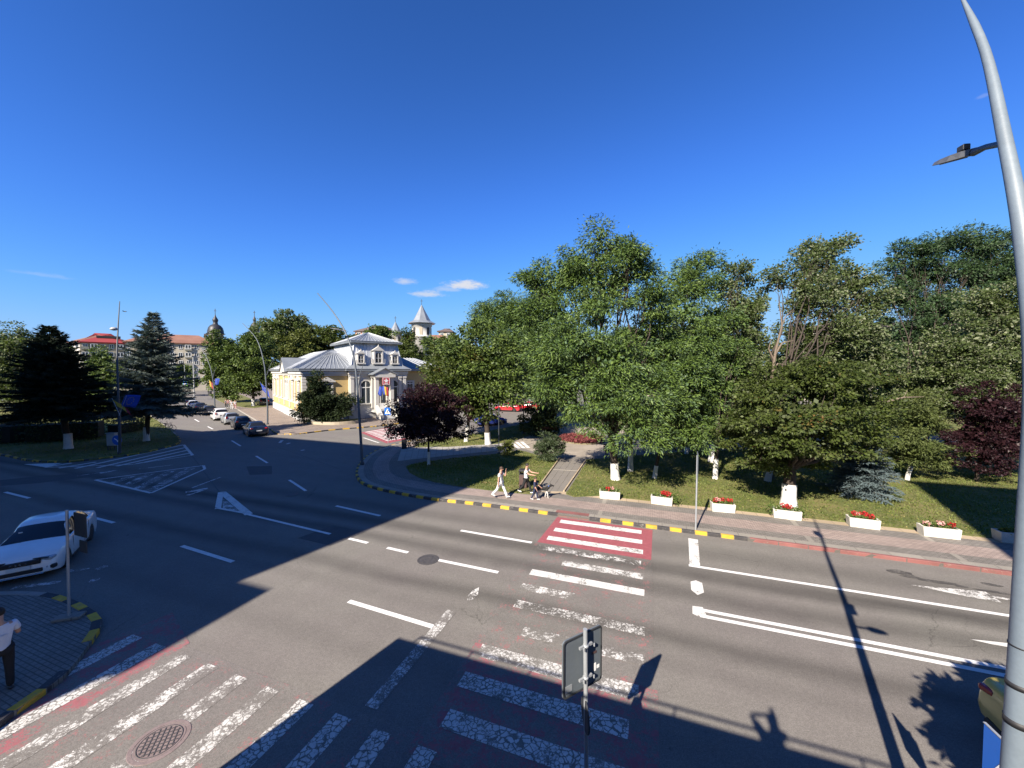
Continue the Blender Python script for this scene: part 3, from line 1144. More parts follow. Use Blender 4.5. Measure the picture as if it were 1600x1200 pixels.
# --- the block the picture is taken from: roof terrace with a low parapet and a rail
FX = Vector((UX, UY, 0))
FN = Vector((-UY, UX, 0))
T0 = Vector((-7.57, 2.9, 0))      # its corner above the street


def street_pt(a, b, z=0.0):
    p = T0 + FX * a + FN * b
    return Vector((p.x, p.y, z))


tb = thing('terrace_building', 'low building under the viewpoint whose parapet and railing shade the crossing', 'building', (0, 0, 0))
w_ = MB()
w_.prism([street_pt(0, 0), street_pt(40, 0), street_pt(40, -14), street_pt(0, -14)][::-1], 0.12, 5.35)
w_.build('wall', M['block_wall'], tb)
w_ = MB()
for a0, a1, b0, b1 in ((0, 40, -0.22, 0), (0, 0.22, -6.0, -0.22)):
    w_.prism([street_pt(a0, b0), street_pt(a1, b0), street_pt(a1, b1), street_pt(a0, b1)], 5.35, 6.14)
w_.build('parapet', M['render_cream'], tb)
w_ = MB()
w_.tube([street_pt(0.45, -0.11, 6.38), street_pt(40, -0.11, 6.38)], 0.026, 8)
for k in range(0, 26):
    w_.tube([street_pt(0.45 + 1.55 * k, -0.11, 6.14), street_pt(0.45 + 1.55 * k, -0.11, 6.38)], 0.022, 6)
w_.build('railing', M['metal_grey'], tb)


def block(name, label, c, wx, wy, h, mat, rows=0):
    """tall block behind the viewpoint: c is the street-side left corner"""
    t = thing(name, label, 'building', (0, 0, 0))

    def P(a, b):
        return (c[0] + FX.x * a + FN.x * b, c[1] + FX.y * a + FN.y * b)
    b = MB()
    b.prism([P(0, -wy), P(wx, -wy), P(wx, 0), P(0, 0)], 0, h)
    b.build('wall', M[mat], t)
    b = MB()
    b.prism([P(-.15, -wy - .15), P(wx + .15, -wy - .15), P(wx + .15, .15), P(-.15, .15)], h, h + 0.3)
    b.build('roof', M['dark_gap'], t)
    me = MB()
    me.box((0, 0, 0), (1.6, 0.05, 1.5))
    me = me.mesh('window')
    me.materials.append(M['glass'])
    for r_ in range(1, rows):
        for k in range(int(abs(wx) // 3.4)):
            o = bpy.data.objects.new('window', me)
            COL.objects.link(o)
            o.parent = t
            q = P(1.8 + 3.4 * k, 0.02)
            o.location = (q[0], q[1], r_ * 2.9 + 1.6)
            o.rotation_euler = (0, 0, R(-20))
    return t


def back(x, y, t):
    return Vector((x - math.sin(_a) * t, y - math.cos(_a) * t, 0))


tl = math.tan(_e)
t_b = 10.0
c1 = back(-14.95, 5.3, t_b)
block('apartment_tower', 'tall block left behind the viewpoint that shades the junction', c1 - FX * 60, 60, 4, 22.0 + t_b * tl, 'block_wall', 9)
c2 = back(-13.0, 4.3, t_b)
block('annex_building', 'lower annex beside the tall block behind the viewpoint', c2 - FX * 9, 9, 3.2, 6.5 + t_b * tl, 'render_cream', 3)
c3 = back(7.6, -2.4, 3)
block('corner_block', 'tall block right behind the viewpoint that shades the park edge', c3, 30, 14, 25.0, 'block_wall', 8)

# --- the yellow villa
VA = R(39.0)
vil = thing('villa', 'yellow one storey villa with white stucco, grey metal mansard roof and columned porch', 'building', at(474, 661), VA)
VI = lambda name, b, mat, par=vil, lab=None: b.build(name, M[mat], par, label=lab)


def roof_faces(b, pts, th=0.14):
    """sloped facet with thickness"""
    n = (Vector(pts[1]) - Vector(pts[0])).cross(Vector(pts[2]) - Vector(pts[0])).normalized()
    if n.z < 0:
        n = -n
    b.extrude([Vector(p) - n * th for p in pts], n * th)


def seams(b, p0, p1, q0, q1, n, r=0.035):
    """standing seams between eave line p0-p1 and upper line q0-q1"""
    p0, p1, q0, q1 = map(Vector, (p0, p1, q0, q1))
    nn = (p1 - p0).cross(q0 - p0).normalized()
    if nn.z < 0:
        nn = -nn
    for k in range(1, n):
        a, c = p0.lerp(p1, k / n) + nn * r, q0.lerp(q1, k / n) + nn * r
        if (a - c).length > 0.3:
            b.tube([a, c], r, 4, smooth=False)


WH = 7.05       # wall height
EZ = 7.35       # eave
# walls (local x along the front, y along the street facade)
b = MB()
b.prism([(0, 0), (6.2, 0), (6.2, 13), (10.9, 13), (10.9, 27), (0, 27)], 0.12, WH)
b.prism([(15.2, 2.8), (24.2, 2.8), (24.2, 14), (15.2, 14)], 0.12, WH - 0.02)
VI('wall', b, 'villa_yellow')
b = MB()
b.prism([(6.2, -0.5), (15.2, -0.5), (15.2, 12), (6.2, 12)], 0.12, WH + 0.01)
VI('centre_wall', b, 'villa_white')
b = MB()
b.prism([(-0.12, -0.12), (6.08, -0.12), (6.08, 0.0), (0, 0), (0, 27.1), (-0.12, 27.1)], 0.1, 1.25)
b.prism([(6.08, -0.62), (15.32, -0.62), (15.32, -0.5), (6.08, -0.5)], 0.1, 1.25)
b.prism([(-0.2, 9.4), (-0.12, 9.4), (-0.12, 14.6), (-0.2, 14.6)], 0.1, 1.3)
VI('plinth', b, 'villa_grey')
# cornice and string courses
b = MB()
b.prism([(-0.16, -0.16), (6.06, -0.16), (6.06, 0), (0, 0), (0, 27.1), (-0.16, 27.1)], 6.35, 6.62)
b.prism([(-0.32, -0.32), (6.06, -0.32), (6.06, -0.0), (0, 0), (0, 27.2), (-0.32, 27.2)], 6.62, 7.0)
b.prism([(-0.09, -0.09), (6.06, -0.09), (6.06, 0), (0, 0), (0, 27.05), (-0.09, 27.05)], 2.35, 2.55)
b.prism([(6.06, -0.66), (15.36, -0.66), (15.36, -0.5), (6.06, -0.5)], 6.25, 6.6)
b.prism([(6.0, -0.86), (15.42, -0.86), (15.42, -0.5), (6.0, -0.5)], 6.6, 7.0)
VI('cornice', b, 'villa_white')
# quoins on the street corner
for k in range(9):
    b = MB()
    w = 0.62 if k % 2 else 0.42
    b.prism([(-0.1, -0.1), (w, -0.1), (w, 0), (0, 0), (0, w), (-0.1, w)], 2.62 + k * 0.41, 2.62 + k * 0.41 + 0.37)
    VI('quoin', b, 'villa_white')
# pilasters: street facade and centre
for y_, w in ((0.75, 0.0), (9.6, 0.35), (10.6, 0.0), (13.4, 0.0), (14.4, 0.35), (26.6, 0.45), (5.0, 0.3), (19.5, 0.3)):
    if w:
        b = MB()
        b.box((-0.07, y_, 3.95), (0.14, w * 1.6, 4.8))
        b.box((-0.1, y_, 6.25), (0.2, w * 1.9, 0.2))
        VI('pilaster', b, 'villa_white')
for x_ in (6.55, 7.35, 14.05, 14.85):
    b = MB()
    b.box((x_, -0.62, 3.75), (0.46, 0.24, 4.9))
    b.box((x_, -0.65, 1.45), (0.56, 0.3, 0.4))
    b.box((x_, -0.65, 6.1), (0.58, 0.3, 0.28))
    VI('pilaster', b, 'villa_white')


def arch(w, h, spring, n=9):
    """outline of an arched opening in (s, z)"""
    pts = [(-w / 2, 0), (w / 2, 0), (w / 2, spring)]
    for k in range(1, n):
        a = math.pi * k / n
        pts.append((w / 2 * math.cos(a), spring + (h - spring) * math.sin(a)))
    pts.append((-w / 2, spring))
    return pts


def window(parent, org, sdir, ndir, w, h, arched=False, pediment=False, bars=True, shutter=False):
    """window with surround, glass and bars; org at sill centre on the wall plane"""
    org, s, n = Vector(org), Vector(sdir), Vector(ndir)
    up = Vector((0, 0, 1))

    def P(a, z, d=0.0):
        return org + s * a + up * z + n * d
    sp = h - w / 2 if arched else h
    outl = arch(w, h, sp) if arched else [(-w / 2, 0), (w / 2, 0), (w / 2, h), (-w / 2, h)]
    big = arch(w + .5, h + .25, sp) if arched else [(-w / 2 - .22, -.0), (w / 2 + .22, 0), (w / 2 + .22, h + .25), (-w / 2 - .22, h + .25)]
    fr = MB()
    N_ = len(outl)
    if len(big) == N_:
        for i in range(1, N_):        # surround as a ring of quads with depth, open at the sill
            j = (i + 1) % N_
            fr.extrude([P(*big[i], 0.0), P(*big[j], 0.0), P(*outl[j], 0.0), P(*outl[i], 0.0)], n * 0.12)
    fo = fr.build('window', M['villa_white'], parent)
    fr = MB()
    fr.extrude([P(-w / 2 - .32, -.18), P(w / 2 + .32, -.18), P(w / 2 + .32, -.002), P(-w / 2 - .32, -.002)], n * 0.2)
    fr.build('window_sill', M['villa_white'], fo)
    fr = MB()
    if pediment:
        fr.extrude([P(-w / 2 - .55, h + .32), P(w / 2 + .55, h + .32), P(w / 2 + .55, h + .45), P(-w / 2 - .55, h + .45)], n * 0.3)
        fr.extrude([P(-w / 2 - .55, h + .46), P(w / 2 + .55, h + .46), P(0, h + 1.05)], n * 0.26)
        fr.build('pediment', M['villa_white'], fo)
    g = MB()
    g.extrude([P(*q) for q in outl], n * 0.03)
    g.build('pane', M['glass'], fo)
    if bars:
        bb = MB()
        bb.extrude([P(-.05, 0, .032), P(.05, 0, .032), P(.05, h - .02, .032), P(-.05, h - .02, .032)], n * 0.035)
        for sx in (-1, 1):
            bb.extrude([P(sx * (w / 2 - .1), 0, .032), P(sx * w / 2, 0, .032), P(sx * w / 2, sp, .032), P(sx * (w / 2 - .1), sp, .032)], n * 0.034)
        bb.extrude([P(-w / 2, sp - .3, .034), P(w / 2, sp - .3, .034), P(w / 2, sp - .18, .034), P(-w / 2, sp - .18, .034)], n * 0.037)
        bb.build('window_bars', M['frame_white'], fo)
    return fo


for y_ in (2.6, 7.3, 16.8, 21.0, 24.5):
    window(vil, (0, y_, 2.75), (0, -1, 0), (-1, 0, 0), 1.15, 2.6, False, y_ < 8 or y_ > 20)
for y_ in (11.2, 12.8):
    window(vil, (0, y_, 2.75), (0, -1, 0), (-1, 0, 0), 1.0, 2.9, True)
window(vil, (3.2, 0, 2.75), (1, 0, 0), (0, -1, 0), 1.2, 2.4, False, True)
for x_ in (8.6, 13.0):
    window(vil, (x_, -0.5, 2.3), (1, 0, 0), (0, -1, 0), 1.5, 3.3, True)
window(vil, (17.4, 2.8, 2.6), (1, 0, 0), (0, -1, 0), 1.2, 2.6)
# porch
PX0, PX1, PY = 9.35, 12.25, -2.6
b = MB()
for x_ in (PX0 + .28, PX1 - .28):
    b.box((x_, PY + .3, 3.9), (0.52, 0.52, 4.7))
    b.box((x_, PY + .3, 1.4), (0.66, 0.66, 0.5))
    b.box((x_, PY + .3, 6.0), (0.66, 0.66, 0.22))
    b.box((x_, -0.72, 3.9), (0.5, 0.4, 4.6))
VI('porch_pillar', b, 'villa_white')
b = MB()
b.box(((PX0 + PX1) / 2, PY / 2 - .3, 6.32), (PX1 - PX0 + .3, 2.5, 0.42))
b.extrude([(PX0 - .25, PY - .1, 6.55), (PX1 + .25, PY - .1, 6.55), ((PX0 + PX1) / 2, PY - .1, 7.35)], (0, 0.3, 0))
VI('porch_pediment', b, 'villa_white')
b = MB()
mx = (PX0 + PX1) / 2
for s_ in (0, 1):
    xe = PX0 - .55 if s_ == 0 else PX1 + .55
    roof_faces(b, [(xe, PY - .35, 6.52), (mx, PY - .35, 7.52), (mx, -0.4, 7.52), (xe, -0.4, 6.52)], 0.1)
VI('porch_roof', b, 'zinc')
b = MB()
for k in range(6):
    b.box((mx, PY - 0.1 - k * 0.32 + .1, 1.1 - k * 0.17), (2.0, 0.34, 0.17))
b.box((mx, PY / 2 - .3, 1.1), (PX1 - PX0, 2.2, 0.2))
VI('porch_steps', b, 'villa_grey')
b = MB()
for s_ in (-1, 1):
    b.extrude([(mx + s_ * 1.25 - .18, PY, 0.12), (mx + s_ * 1.25 - .18, PY - 2.0, 0.12), (mx + s_ * 1.25 - .18, PY - 2.0, 0.8), (mx + s_ * 1.25 - .18, PY, 2.1)], (0.36, 0, 0))
VI('stair_cheek', b, 'villa_white')
b = MB()
b.box((mx, -0.56, 2.9), (1.9, 0.1, 3.4))
dr = VI('door', b, 'door_brown')
b = MB()
for s_ in (-1, 1):
    b.box((mx + s_ * .48, -0.63, 3.3), (0.62, 0.05, 2.1))
VI('pane', b, 'glass', dr)
b = MB()
b.box((mx, -0.65, 2.9), (0.14, 0.05, 3.4))
b.box((mx, -0.64, 1.75), (1.8, 0.05, 0.9))
VI('door_frame', b, 'frame_white', dr)
# main hip roofs over the wings
b = MB()
O = 0.55
ex0, ex1, ey0, ey1 = -O, 11.5, -O, 27 + O
rz_ = 10.3
rx = 5.5
r0, r1 = (rx, 5.4, rz_), (rx, 21.5, rz_)
roof_faces(b, [(ex0, ey1, EZ), (ex0, ey0, EZ), r0, r1])
roof_faces(b, [(ex0, ey0, EZ), (ex1, ey0, EZ), r0])
roof_faces(b, [(ex1, ey0, EZ), (ex1, ey1, EZ), r1, r0])
roof_faces(b, [(ex1, ey1, EZ), (ex0, ey1, EZ), r1])
b.prism([(ex0, ey0), (6.0, ey0), (6.0, 12.6), (ex1, 12.6), (ex1, ey1), (ex0, ey1)], EZ - 0.30, EZ - 0.14)
# right wing
roof_faces(b, [(15.0, 2.2, EZ), (24.8, 2.2, EZ), (20.3, 6.5, 9.3), (15.0, 6.5, 9.3)])
roof_faces(b, [(24.8, 2.2, EZ), (24.8, 14.5, EZ), (20.3, 11, 9.3), (20.3, 6.5, 9.3)])
roof_faces(b, [(15.0, 14.5, EZ), (24.8, 14.5, EZ), (20.3, 11, 9.3), (15.0, 11, 9.3)])
b.prism([(15.4, 2.2), (24.8, 2.2), (24.8, 14.5), (15.4, 14.5)], EZ - 0.30, EZ - 0.15)
rf = VI('roof', b, 'zinc')
b = MB()
seams(b, (ex0, ey1, EZ), (ex0, ey0, EZ), r1, r0, 44)
seams(b, (ex0, ey0, EZ), (ex1, ey0, EZ), (ex0 + 5.0, ey0 + 5.0, EZ + 2.6), (ex1 - 5.0, ey0 + 5.0, EZ + 2.6), 18)
VI('roof_seam', b, 'zinc_pale', rf)
b = MB()
seams(b, (15.0, 2.2, EZ), (24.8, 2.2, EZ), (15.0, 6.5, 9.3), (20.3, 6.5, 9.3), 9)
VI('roof_seam', b, 'zinc_pale', rf)
# street gable
b = MB()
b.extrude([(-0.62, 9.5, 6.9), (-0.62, 14.5, 6.9), (-0.62, 12.0, 8.9)], (0.35, 0, 0))
VI('gable', b, 'villa_white')
b = MB()
for s_ in (-1, 1):
    roof_faces(b, [(-0.8, 12 + s_ * 2.8, 6.95), (-0.8, 12, 9.15), (3.0, 12, 9.15), (0.0, 12 + s_ * 2.8, 6.95)], 0.1)
VI('gable_roof', b, 'zinc')
# mansard over the centre: skirt, steep side, flat hip cap
b = MB()
cx0, cx1, cy0, cy1 = 5.6, 15.8, -1.15, 12.4
ins = 0.9
up_ = 3.1
q = [(cx0, cy0), (cx1, cy0), (cx1, cy1), (cx0, cy1)]
q1_ = [(cx0 + 1.0, cy0 + 1.0), (cx1 - 1.0, cy0 + 1.0), (cx1 - 1.0, cy1 - 1.0), (cx0 + 1.0, cy1 - 1.0)]
q2_ = [(cx0 + 1.75, cy0 + 1.75), (cx1 - 1.75, cy0 + 1.75), (cx1 - 1.75, cy1 - 1.75), (cx0 + 1.75, cy1 - 1.75)]
for i in range(4):
    j = (i + 1) % 4
    roof_faces(b, [(*q[i], EZ), (*q[j], EZ), (*q1_[j], EZ + .55), (*q1_[i], EZ + .55)], .12)
b.prism(q, EZ - 0.30, EZ - 0.14)
VI('roof_skirt', b, 'zinc')
b = MB()
ZT = 11.35
for i in range(4):
    j = (i + 1) % 4
    b.poly([(*q1_[i], EZ + .5), (*q1_[j], EZ + .5), (*q2_[j], ZT), (*q2_[i], ZT)])
VI('mansard', b, 'zinc_pale')
b = MB()
for i in range(4):
    a0, a1 = Vector((*q1_[i], EZ + .5)), Vector((*q2_[i], ZT))
    b.tube([a0, a1], 0.1, 5)
    j = (i + 1) % 4
    seams(b, (*q1_[i], EZ + .5), (*q1_[j], EZ + .5), (*q2_[i], ZT), (*q2_[j], ZT), 14, 0.02)
VI('mansard_seam', b, 'zinc_pale')
b = MB()
E2 = 0.75
c_ = [(q2_[0][0] - E2, q2_[0][1] - E2), (q2_[1][0] + E2, q2_[1][1] - E2), (q2_[2][0] + E2, q2_[2][1] + E2), (q2_[3][0] - E2, q2_[3][1] + E2)]
xm = (c_[0][0] + c_[1][0]) / 2
ra, rb = (xm, c_[0][1] + 4.2, ZT + 1.75), (xm, c_[2][1] - 4.2, ZT + 1.75)
roof_faces(b, [(*c_[0], ZT + .12), (*c_[1], ZT + .12), ra])
roof_faces(b, [(*c_[1], ZT + .12), (*c_[2], ZT + .12), rb, ra])
roof_faces(b, [(*c_[2], ZT + .12), (*c_[3], ZT + .12), rb])
roof_faces(b, [(*c_[3], ZT + .12), (*c_[0], ZT + .12), ra, rb])
b.prism(c_, ZT - 0.16, ZT - 0.02)
cap = VI('roof_cap', b, 'zinc')
b = MB()
seams(b, (*c_[0], ZT + .12), (*c_[1], ZT + .12), ra, ra, 15)
seams(b, (*c_[3], ZT + .12), (*c_[0], ZT + .12), rb, ra, 18)
VI('roof_seam', b, 'zinc_pale', cap)
# dormers in the front of the mansard
for x_, s_ in ((8.0, 0.85), (10.7, 1.15), (13.4, 0.85)):
    yb = cy0 + 1.15
    zb = EZ + .75
    b = MB()
    b.box((x_, yb + .45, zb + 0.85 * s_), (1.25 * s_, 1.5, 1.7 * s_))
    b.box((x_, yb - .35, zb + .04), (1.6 * s_, 0.35, 0.18))
    for q_ in (-1, 1):
        b.box((x_ + q_ * .55 * s_, yb - .36, zb + .9 * s_), (.18 * s_, .16, 1.6 * s_))
        b.box((x_ + q_ * .82 * s_, yb - .30, zb + .35 * s_), (.25 * s_, .12, .6 * s_))
    b.extrude([(x_ - .85 * s_, yb - .5, zb + 1.72 * s_), (x_ + .85 * s_, yb - .5, zb + 1.72 * s_), (x_, yb - .5, zb + 2.3 * s_)], (0, 1.6, 0))
    b.lathe([(.02, zb + 2.25 * s_), (.1 * s_, zb + 2.36 * s_), (.02, zb + 2.55 * s_)], 8, (x_, yb - .4, 0))
    d = VI('dormer', b, 'villa_white')
    b = MB()
    b.extrude([(x_ + a * .36 * s_, yb - .33, zb + .22 * s_ + z) for a, z in ((-1, 0), (1, 0), (1, .95 * s_), (.6, 1.2 * s_), (-.6, 1.2 * s_), (-1, .95 * s_))], (0, 0.03, 0))
    VI('pane', b, 'dark_gap', d)
    b = MB()
    b.box((x_, yb - .35, zb + .8 * s_), (.05, .03, 1.1 * s_))
    b.box((x_, yb - .352, zb + .75 * s_), (.68 * s_, .03, .05))
    VI('window_bars', b, 'frame_white', d)
vil.scale = (0.95, 1, 1)
# red square sign with a white crest over the porch and the low wall round the shrub bed
M['sign_red'] = simple('red_sign', (0.42, 0.03, 0.06), 0.5, var=0.05)
M['white_plain'] = simple('white_paint', (0.78, 0.78, 0.76), 0.5, var=0.03)
sg = thing('crest_sign', 'square red sign with white border and crest above the villa porch', 'sign', Matrix.Translation(vil.location) @ Matrix.Rotation(VA, 4, 'Z') @ Matrix.Diagonal((0.95, 1, 1, 1)) @ Vector((mx + .12, PY - .22, 5.55)), VA)
b = MB()
b.box((0, 0, 0), (1.15, 0.06, 1.1))
b.build('panel', M['sign_red'], sg)
b = MB()
for a, c, w, h in ((0, .48, 1.02, .05), (0, -.48, 1.02, .05), (.485, 0, .05, .94), (-.485, 0, .05, .94), (0, -.3, .5, .1), (0, .02, .34, .3), (0, .27, .16, .14), (-.24, .1, .1, .2), (.24, .1, .1, .2)):
    b.box((a, -.04, c), (w, 0.03, h))
b.build('crest', M['white_plain'], sg)
vw = thing('low_wall', 'low pale kerb wall round the shrub bed in front of the villa', 'wall', (0, 0, 0))
ln = smooth_line([at(x, y) for x, y in ((483, 659.5), (480, 661.5), (486, 663.8), (500, 665.0), (527, 665.2), (556, 662.8), (573, 659.5))], 0.5)
b = MB()
for i in range(len(ln) - 1):
    d_ = ln[i + 1] - ln[i]
    m_ = (ln[i] + ln[i + 1]) / 2
    b.box((m_.x, m_.y, 0.28), (d_.length + .02, 0.22, 0.4), math.atan2(d_.y, d_.x))
b.build('wall', M['render_cream'], vw)

# --- long apartment block across the far square
AY = 128.0


def far_block(name, label, P0, P1, depth, eave, ridge, storeys, walls, tiles, bays, seed, gz=0.0):
    """gabled block: P0-P1 is the street front"""
    d = (P1 - P0)
    L = d.length
    an = math.atan2(d.y, d.x)
    t = thing(name, label, 'building', (P0.x, P0.y, gz), an)
    rnd = random.Random(seed)
    b = MB()
    b.prism([(0, 0), (L, 0), (L, depth), (0, depth)], 0, eave)
    b.build('wall', M[walls], t)
    b = MB()
    o = 0.6
    h = depth * 0.45
    A_, B_, C_, D_ = (-o, -o, eave), (L + o, -o, eave), (L + o, depth + o, eave), (-o, depth + o, eave)
    e0, e1 = (h, depth / 2, ridge), (L - h, depth / 2, ridge)
    for f in ([A_, B_, e1, e0], [B_, C_, e1], [C_, D_, e0, e1], [D_, A_, e0]):
        roof_faces(b, f, 0.2)
    b.prism([A_[:2], B_[:2], C_[:2], D_[:2]], eave - .35, eave - .21)
    rf = b.build('roof', M[tiles], t)
    for k in range(3 if bays > 8 else 0):
        b = MB()
        x = L * (0.2 + 0.3 * k) + rnd.uniform(-2, 2)
        b.box((x, depth / 2 + rnd.uniform(-1.5, 1.5), ridge - .1), (0.8, 0.8, 1.8))
        b.build('chimney', M['tile_dark'], rf)
    sh = (eave - 3.2) / storeys
    bw = L / bays
    mw = MB()
    mw.box((0, 0, 0), (bw * 0.56, 0.08, sh * 0.52))
    mw = mw.mesh('window')
    mw.materials.append(M['glass'])
    mf = MB()
    for s_ in (-1, 0, 1):
        mf.box((s_ * bw * 0.24, -0.05, 0), (0.1, 0.08, sh * 0.5))
    mf.box((0, -0.055, sh * 0.25), (bw * 0.48, 0.08, 0.1))
    mf.box((0, -0.055, -sh * 0.25), (bw * 0.5, 0.14, 0.12))
    mf = mf.mesh('window_frame')
    mf.materials.append(M['frame_white'])
    mb_ = MB()
    mb_.box((0, -0.35, -sh * 0.27), (bw * 0.92, 0.7, sh * 0.36))
    mb_ = mb_.mesh('balcony')
    for r_ in range(storeys):
        for k in range(bays):
            z = 3.2 + sh * (r_ + 0.5)
            x = bw * (k + 0.5)
            w = bpy.data.objects.new('window', mw)
            COL.objects.link(w)
            w.parent = t
            w.location = (x, -0.02, z)
            f = bpy.data.objects.new('window_frame', mf)
            COL.objects.link(f)
            f.parent = w
            if k % 3 == 1 or (bays == 5 and k == 0):
                bb = bpy.data.objects.new('balcony', mb_)
                COL.objects.link(bb)
                bb.parent = t
                bb.location = (x, 0, z)
                if len(mb_.materials) == 0:
                    mb_.materials.append(M['balcony_pale'])
                if rnd.random() < 0.6:
                    w.location.y = -0.66
                    w.scale.x = 1.5
    return t



a0, a1 = atY(128, 600, AY - 6), atY(196, 600, AY + 1)
far_block('apartment_block', 'far cream block with the bright red hipped roof behind the spruces', Vector((a0.x, a0.y, 0)), Vector((a1.x, a1.y, 0)), 15, 16.4, 19.8, 5, 'render_cream', 'tile_red', 5, 1)
a0, a1 = atY(196.5, 600, AY + 1), atY(338, 600, AY + 14)
far_block('apartment_block', 'long far cream block with brownish tiled roof between the spruces and the dome', Vector((a0.x + .1, a0.y, 0)), Vector((a1.x, a1.y, 0)), 12, 17.0, 20.3, 5, 'render_pale', 'tile_old', 11, 2)
a0, a1 = atY(82, 600, 152), atY(126.5, 600, AY - 5.6)
far_block('apartment_block', 'white far block with brown roof just right of the dark spruce top', Vector((a0.x, a0.y, 0)), Vector((a1.x, a1.y, 0)), 12, 16.7, 19.6, 5, 'render_white', 'tile_old', 7, 3)
# attic vent in the red roof
b = MB()
b.box((0, 0, 0), (5.6, 1.2, 0.75))
vt = b.build('roof_vent', M['dark_gap'], [o for o in COL.objects if o.name == 'apartment_block'][0])
vt.location = (6.2, 3.4, 18.35)

# --- church domes behind the block, and the white church with the grey spires


def dome_tower(px, ytop, ybase_px, Y, rpx, label, full=True):
    p = atY(px, ybase_px, Y)
    r = rpx * Y / 601
    t = thing('church_dome', label, 'church', (p.x, p.y, 0))
    z0 = p.z
    b = MB()
    b.lathe([(r * .86, 0), (r * .86, z0 - .6), (r * .98, z0 - .4), (r * .98, z0 - .1)], 16)
    b.build('drum', M['render_cream'], t)
    b = MB()
    ht = atY(px, ytop, Y).z - z0
    b.lathe([(r * 1.12, z0 - .1), (r * 1.12, z0 + .1), (r * .96, z0 + .15), (r * .95, z0 + ht * .11), (r * .84, z0 + ht * .24), (r * .62, z0 + ht * .33), (r * .3, z0 + ht * .39), (r * .26, z0 + ht * .47), (r * .33, z0 + ht * .52), (r * .34, z0 + ht * .57),
             (r * .22, z0 + ht * .64), (r * .09, z0 + ht * .71), (r * .05, z0 + ht * .77)], 18)
    b.build('dome', M['dome'], t)
    b = MB()
    b.box((0, 0, z0 + ht * .89), (.16, .16, ht * .25))
    b.box((0, 0, z0 + ht * .93), (1.0, .16, .16))
    b.build('cross', M['dome'], t)
    return t


dome_tower(337, 483, 521.5, 165, 11.0, 'black church dome with onion lantern behind the apartment roof')
dome_tower(398, 486, 516, 170, 6.5, 'slim black onion spire rising above the roadside trees')

CY = 118.0


def spire_tower(px, ytop, yeave, ybody, w_px, Y, label, nseg=8):
    pe = atY(px, yeave, Y)
    r = w_px * Y / 601
    t = thing('church_tower', label, 'church', (pe.x, pe.y, 0))
    zt = atY(px, ytop, Y).z
    ze = pe.z
    b = MB()
    b.lathe([(r, 0), (r, ze - 4.2), (r * 1.1, ze - 4.1), (r * 1.1, ze - 3.9), (r, ze - 3.8), (r, ze - .9), (r * 1.08, ze - .8), (r * 1.08, ze)], 24)
    b.build('drum', M['render_white'], t)
    b = MB()
    b.lathe([(r * 1.5, ze), (r * 1.42, ze + .2), (r * .95, ze + (zt - ze) * .16), (r * .45, ze + (zt - ze) * .62), (r * .06, zt)], nseg, smooth=False)
    b.build('spire', M['zinc'], t)
    b = MB()
    b.box((0, 0, zt + .9), (.1, .1, 1.9))
    b.box((0, 0, zt + 1.3), (.8, .1, .1))
    b.build('cross', M['dome'], t)
    for k in range(8):
        an = 2 * math.pi * k / 8 + R(8)
        c, s = math.cos(an), math.sin(an)
        b = MB()
        W2 = r * .17
        pts = []
        for a, z in arch(W2 * 2, 2.3, 1.9, 6):
            pts.append((c * (r - .1) - s * a, s * (r - .1) + c * a, ze - 3.5 + z))
        b.extrude(pts, (c * .14, s * .14, 0))
        b.build('window', M['dark_gap'] if k % 2 else M['render_cream'], t)
    return t


spire_tower(659, 477, 506, 540, 14.5, CY, 'white round church tower with pointed grey metal spire')
spire_tower(618, 503, 520, 540, 8.5, CY + 6, 'small grey pointed spire just left of the white church tower')
# church body and neighbouring roofs
cb = thing('church_hall', 'pale church nave with red roof behind the white tower', 'church', atY(655, 600, CY + 12), R(8))
b = MB()
b.prism([(-7, -4), (12, -4), (12, 7), (-7, 7)], -20, 12.6)
b.build('wall', M['render_pale'], cb)
b = MB()
roof_faces(b, [(-7.5, -4.5, 12.6), (12.5, -4.5, 12.6), (8, 1.5, 16.4), (-3, 1.5, 16.4)])
roof_faces(b, [(-7.5, -4.5, 12.6), (-7.5, 7.5, 12.6), (-3, 1.5, 16.4)])
roof_faces(b, [(12.5, -4.5, 12.6), (12.5, 7.5, 12.6), (8, 1.5, 16.4)])
b.build('roof', M['tile_old'], cb)
cb.location.z = 3.0 + 0.0
a0, a1 = atY(686, 600, 150), atY(706, 600, 150)
far_block('townhouse', 'pale flat house with dark roof edge right of the church spire', Vector((a0.x, a0.y, 0)), Vector((a1.x, a1.y, 0)), 8, 22.6, 24.0, 6, 'render_cream', 'tile_dark', 2, 6)
a0, a1 = atY(556, 600, 175), atY(602, 600, 170)
far_block('townhouse', 'brick coloured house with dark roof beyond the villa roof', Vector((a0.x, a0.y, 0)), Vector((a1.x, a1.y, 0)), 12, 25.2, 28.0, 7, 'brick_wall', 'tile_dark', 4, 7)
# pale blocks glimpsed through the park trees
a0, a1 = atY(930, 600, 105), atY(1190, 600, 95)
far_block('housing_block', 'pale housing block glimpsed between the tall park trees', Vector((a0.x, a0.y, 0)), Vector((a1.x, a1.y, 0)), 12, 13.0, 14.5, 4, 'render_pale', 'tile_dark', 14, 8)
a0, a1 = atY(1250, 600, 92), atY(1560, 600, 80)
far_block('housing_block', 'white housing block behind the trees at the right of the park', Vector((a0.x, a0.y, 0)), Vector((a1.x, a1.y, 0)), 12, 17.0, 18.5, 5, 'render_pale', 'tile_dark', 16, 9)
# ---------------------------------------------------------------- vegetation


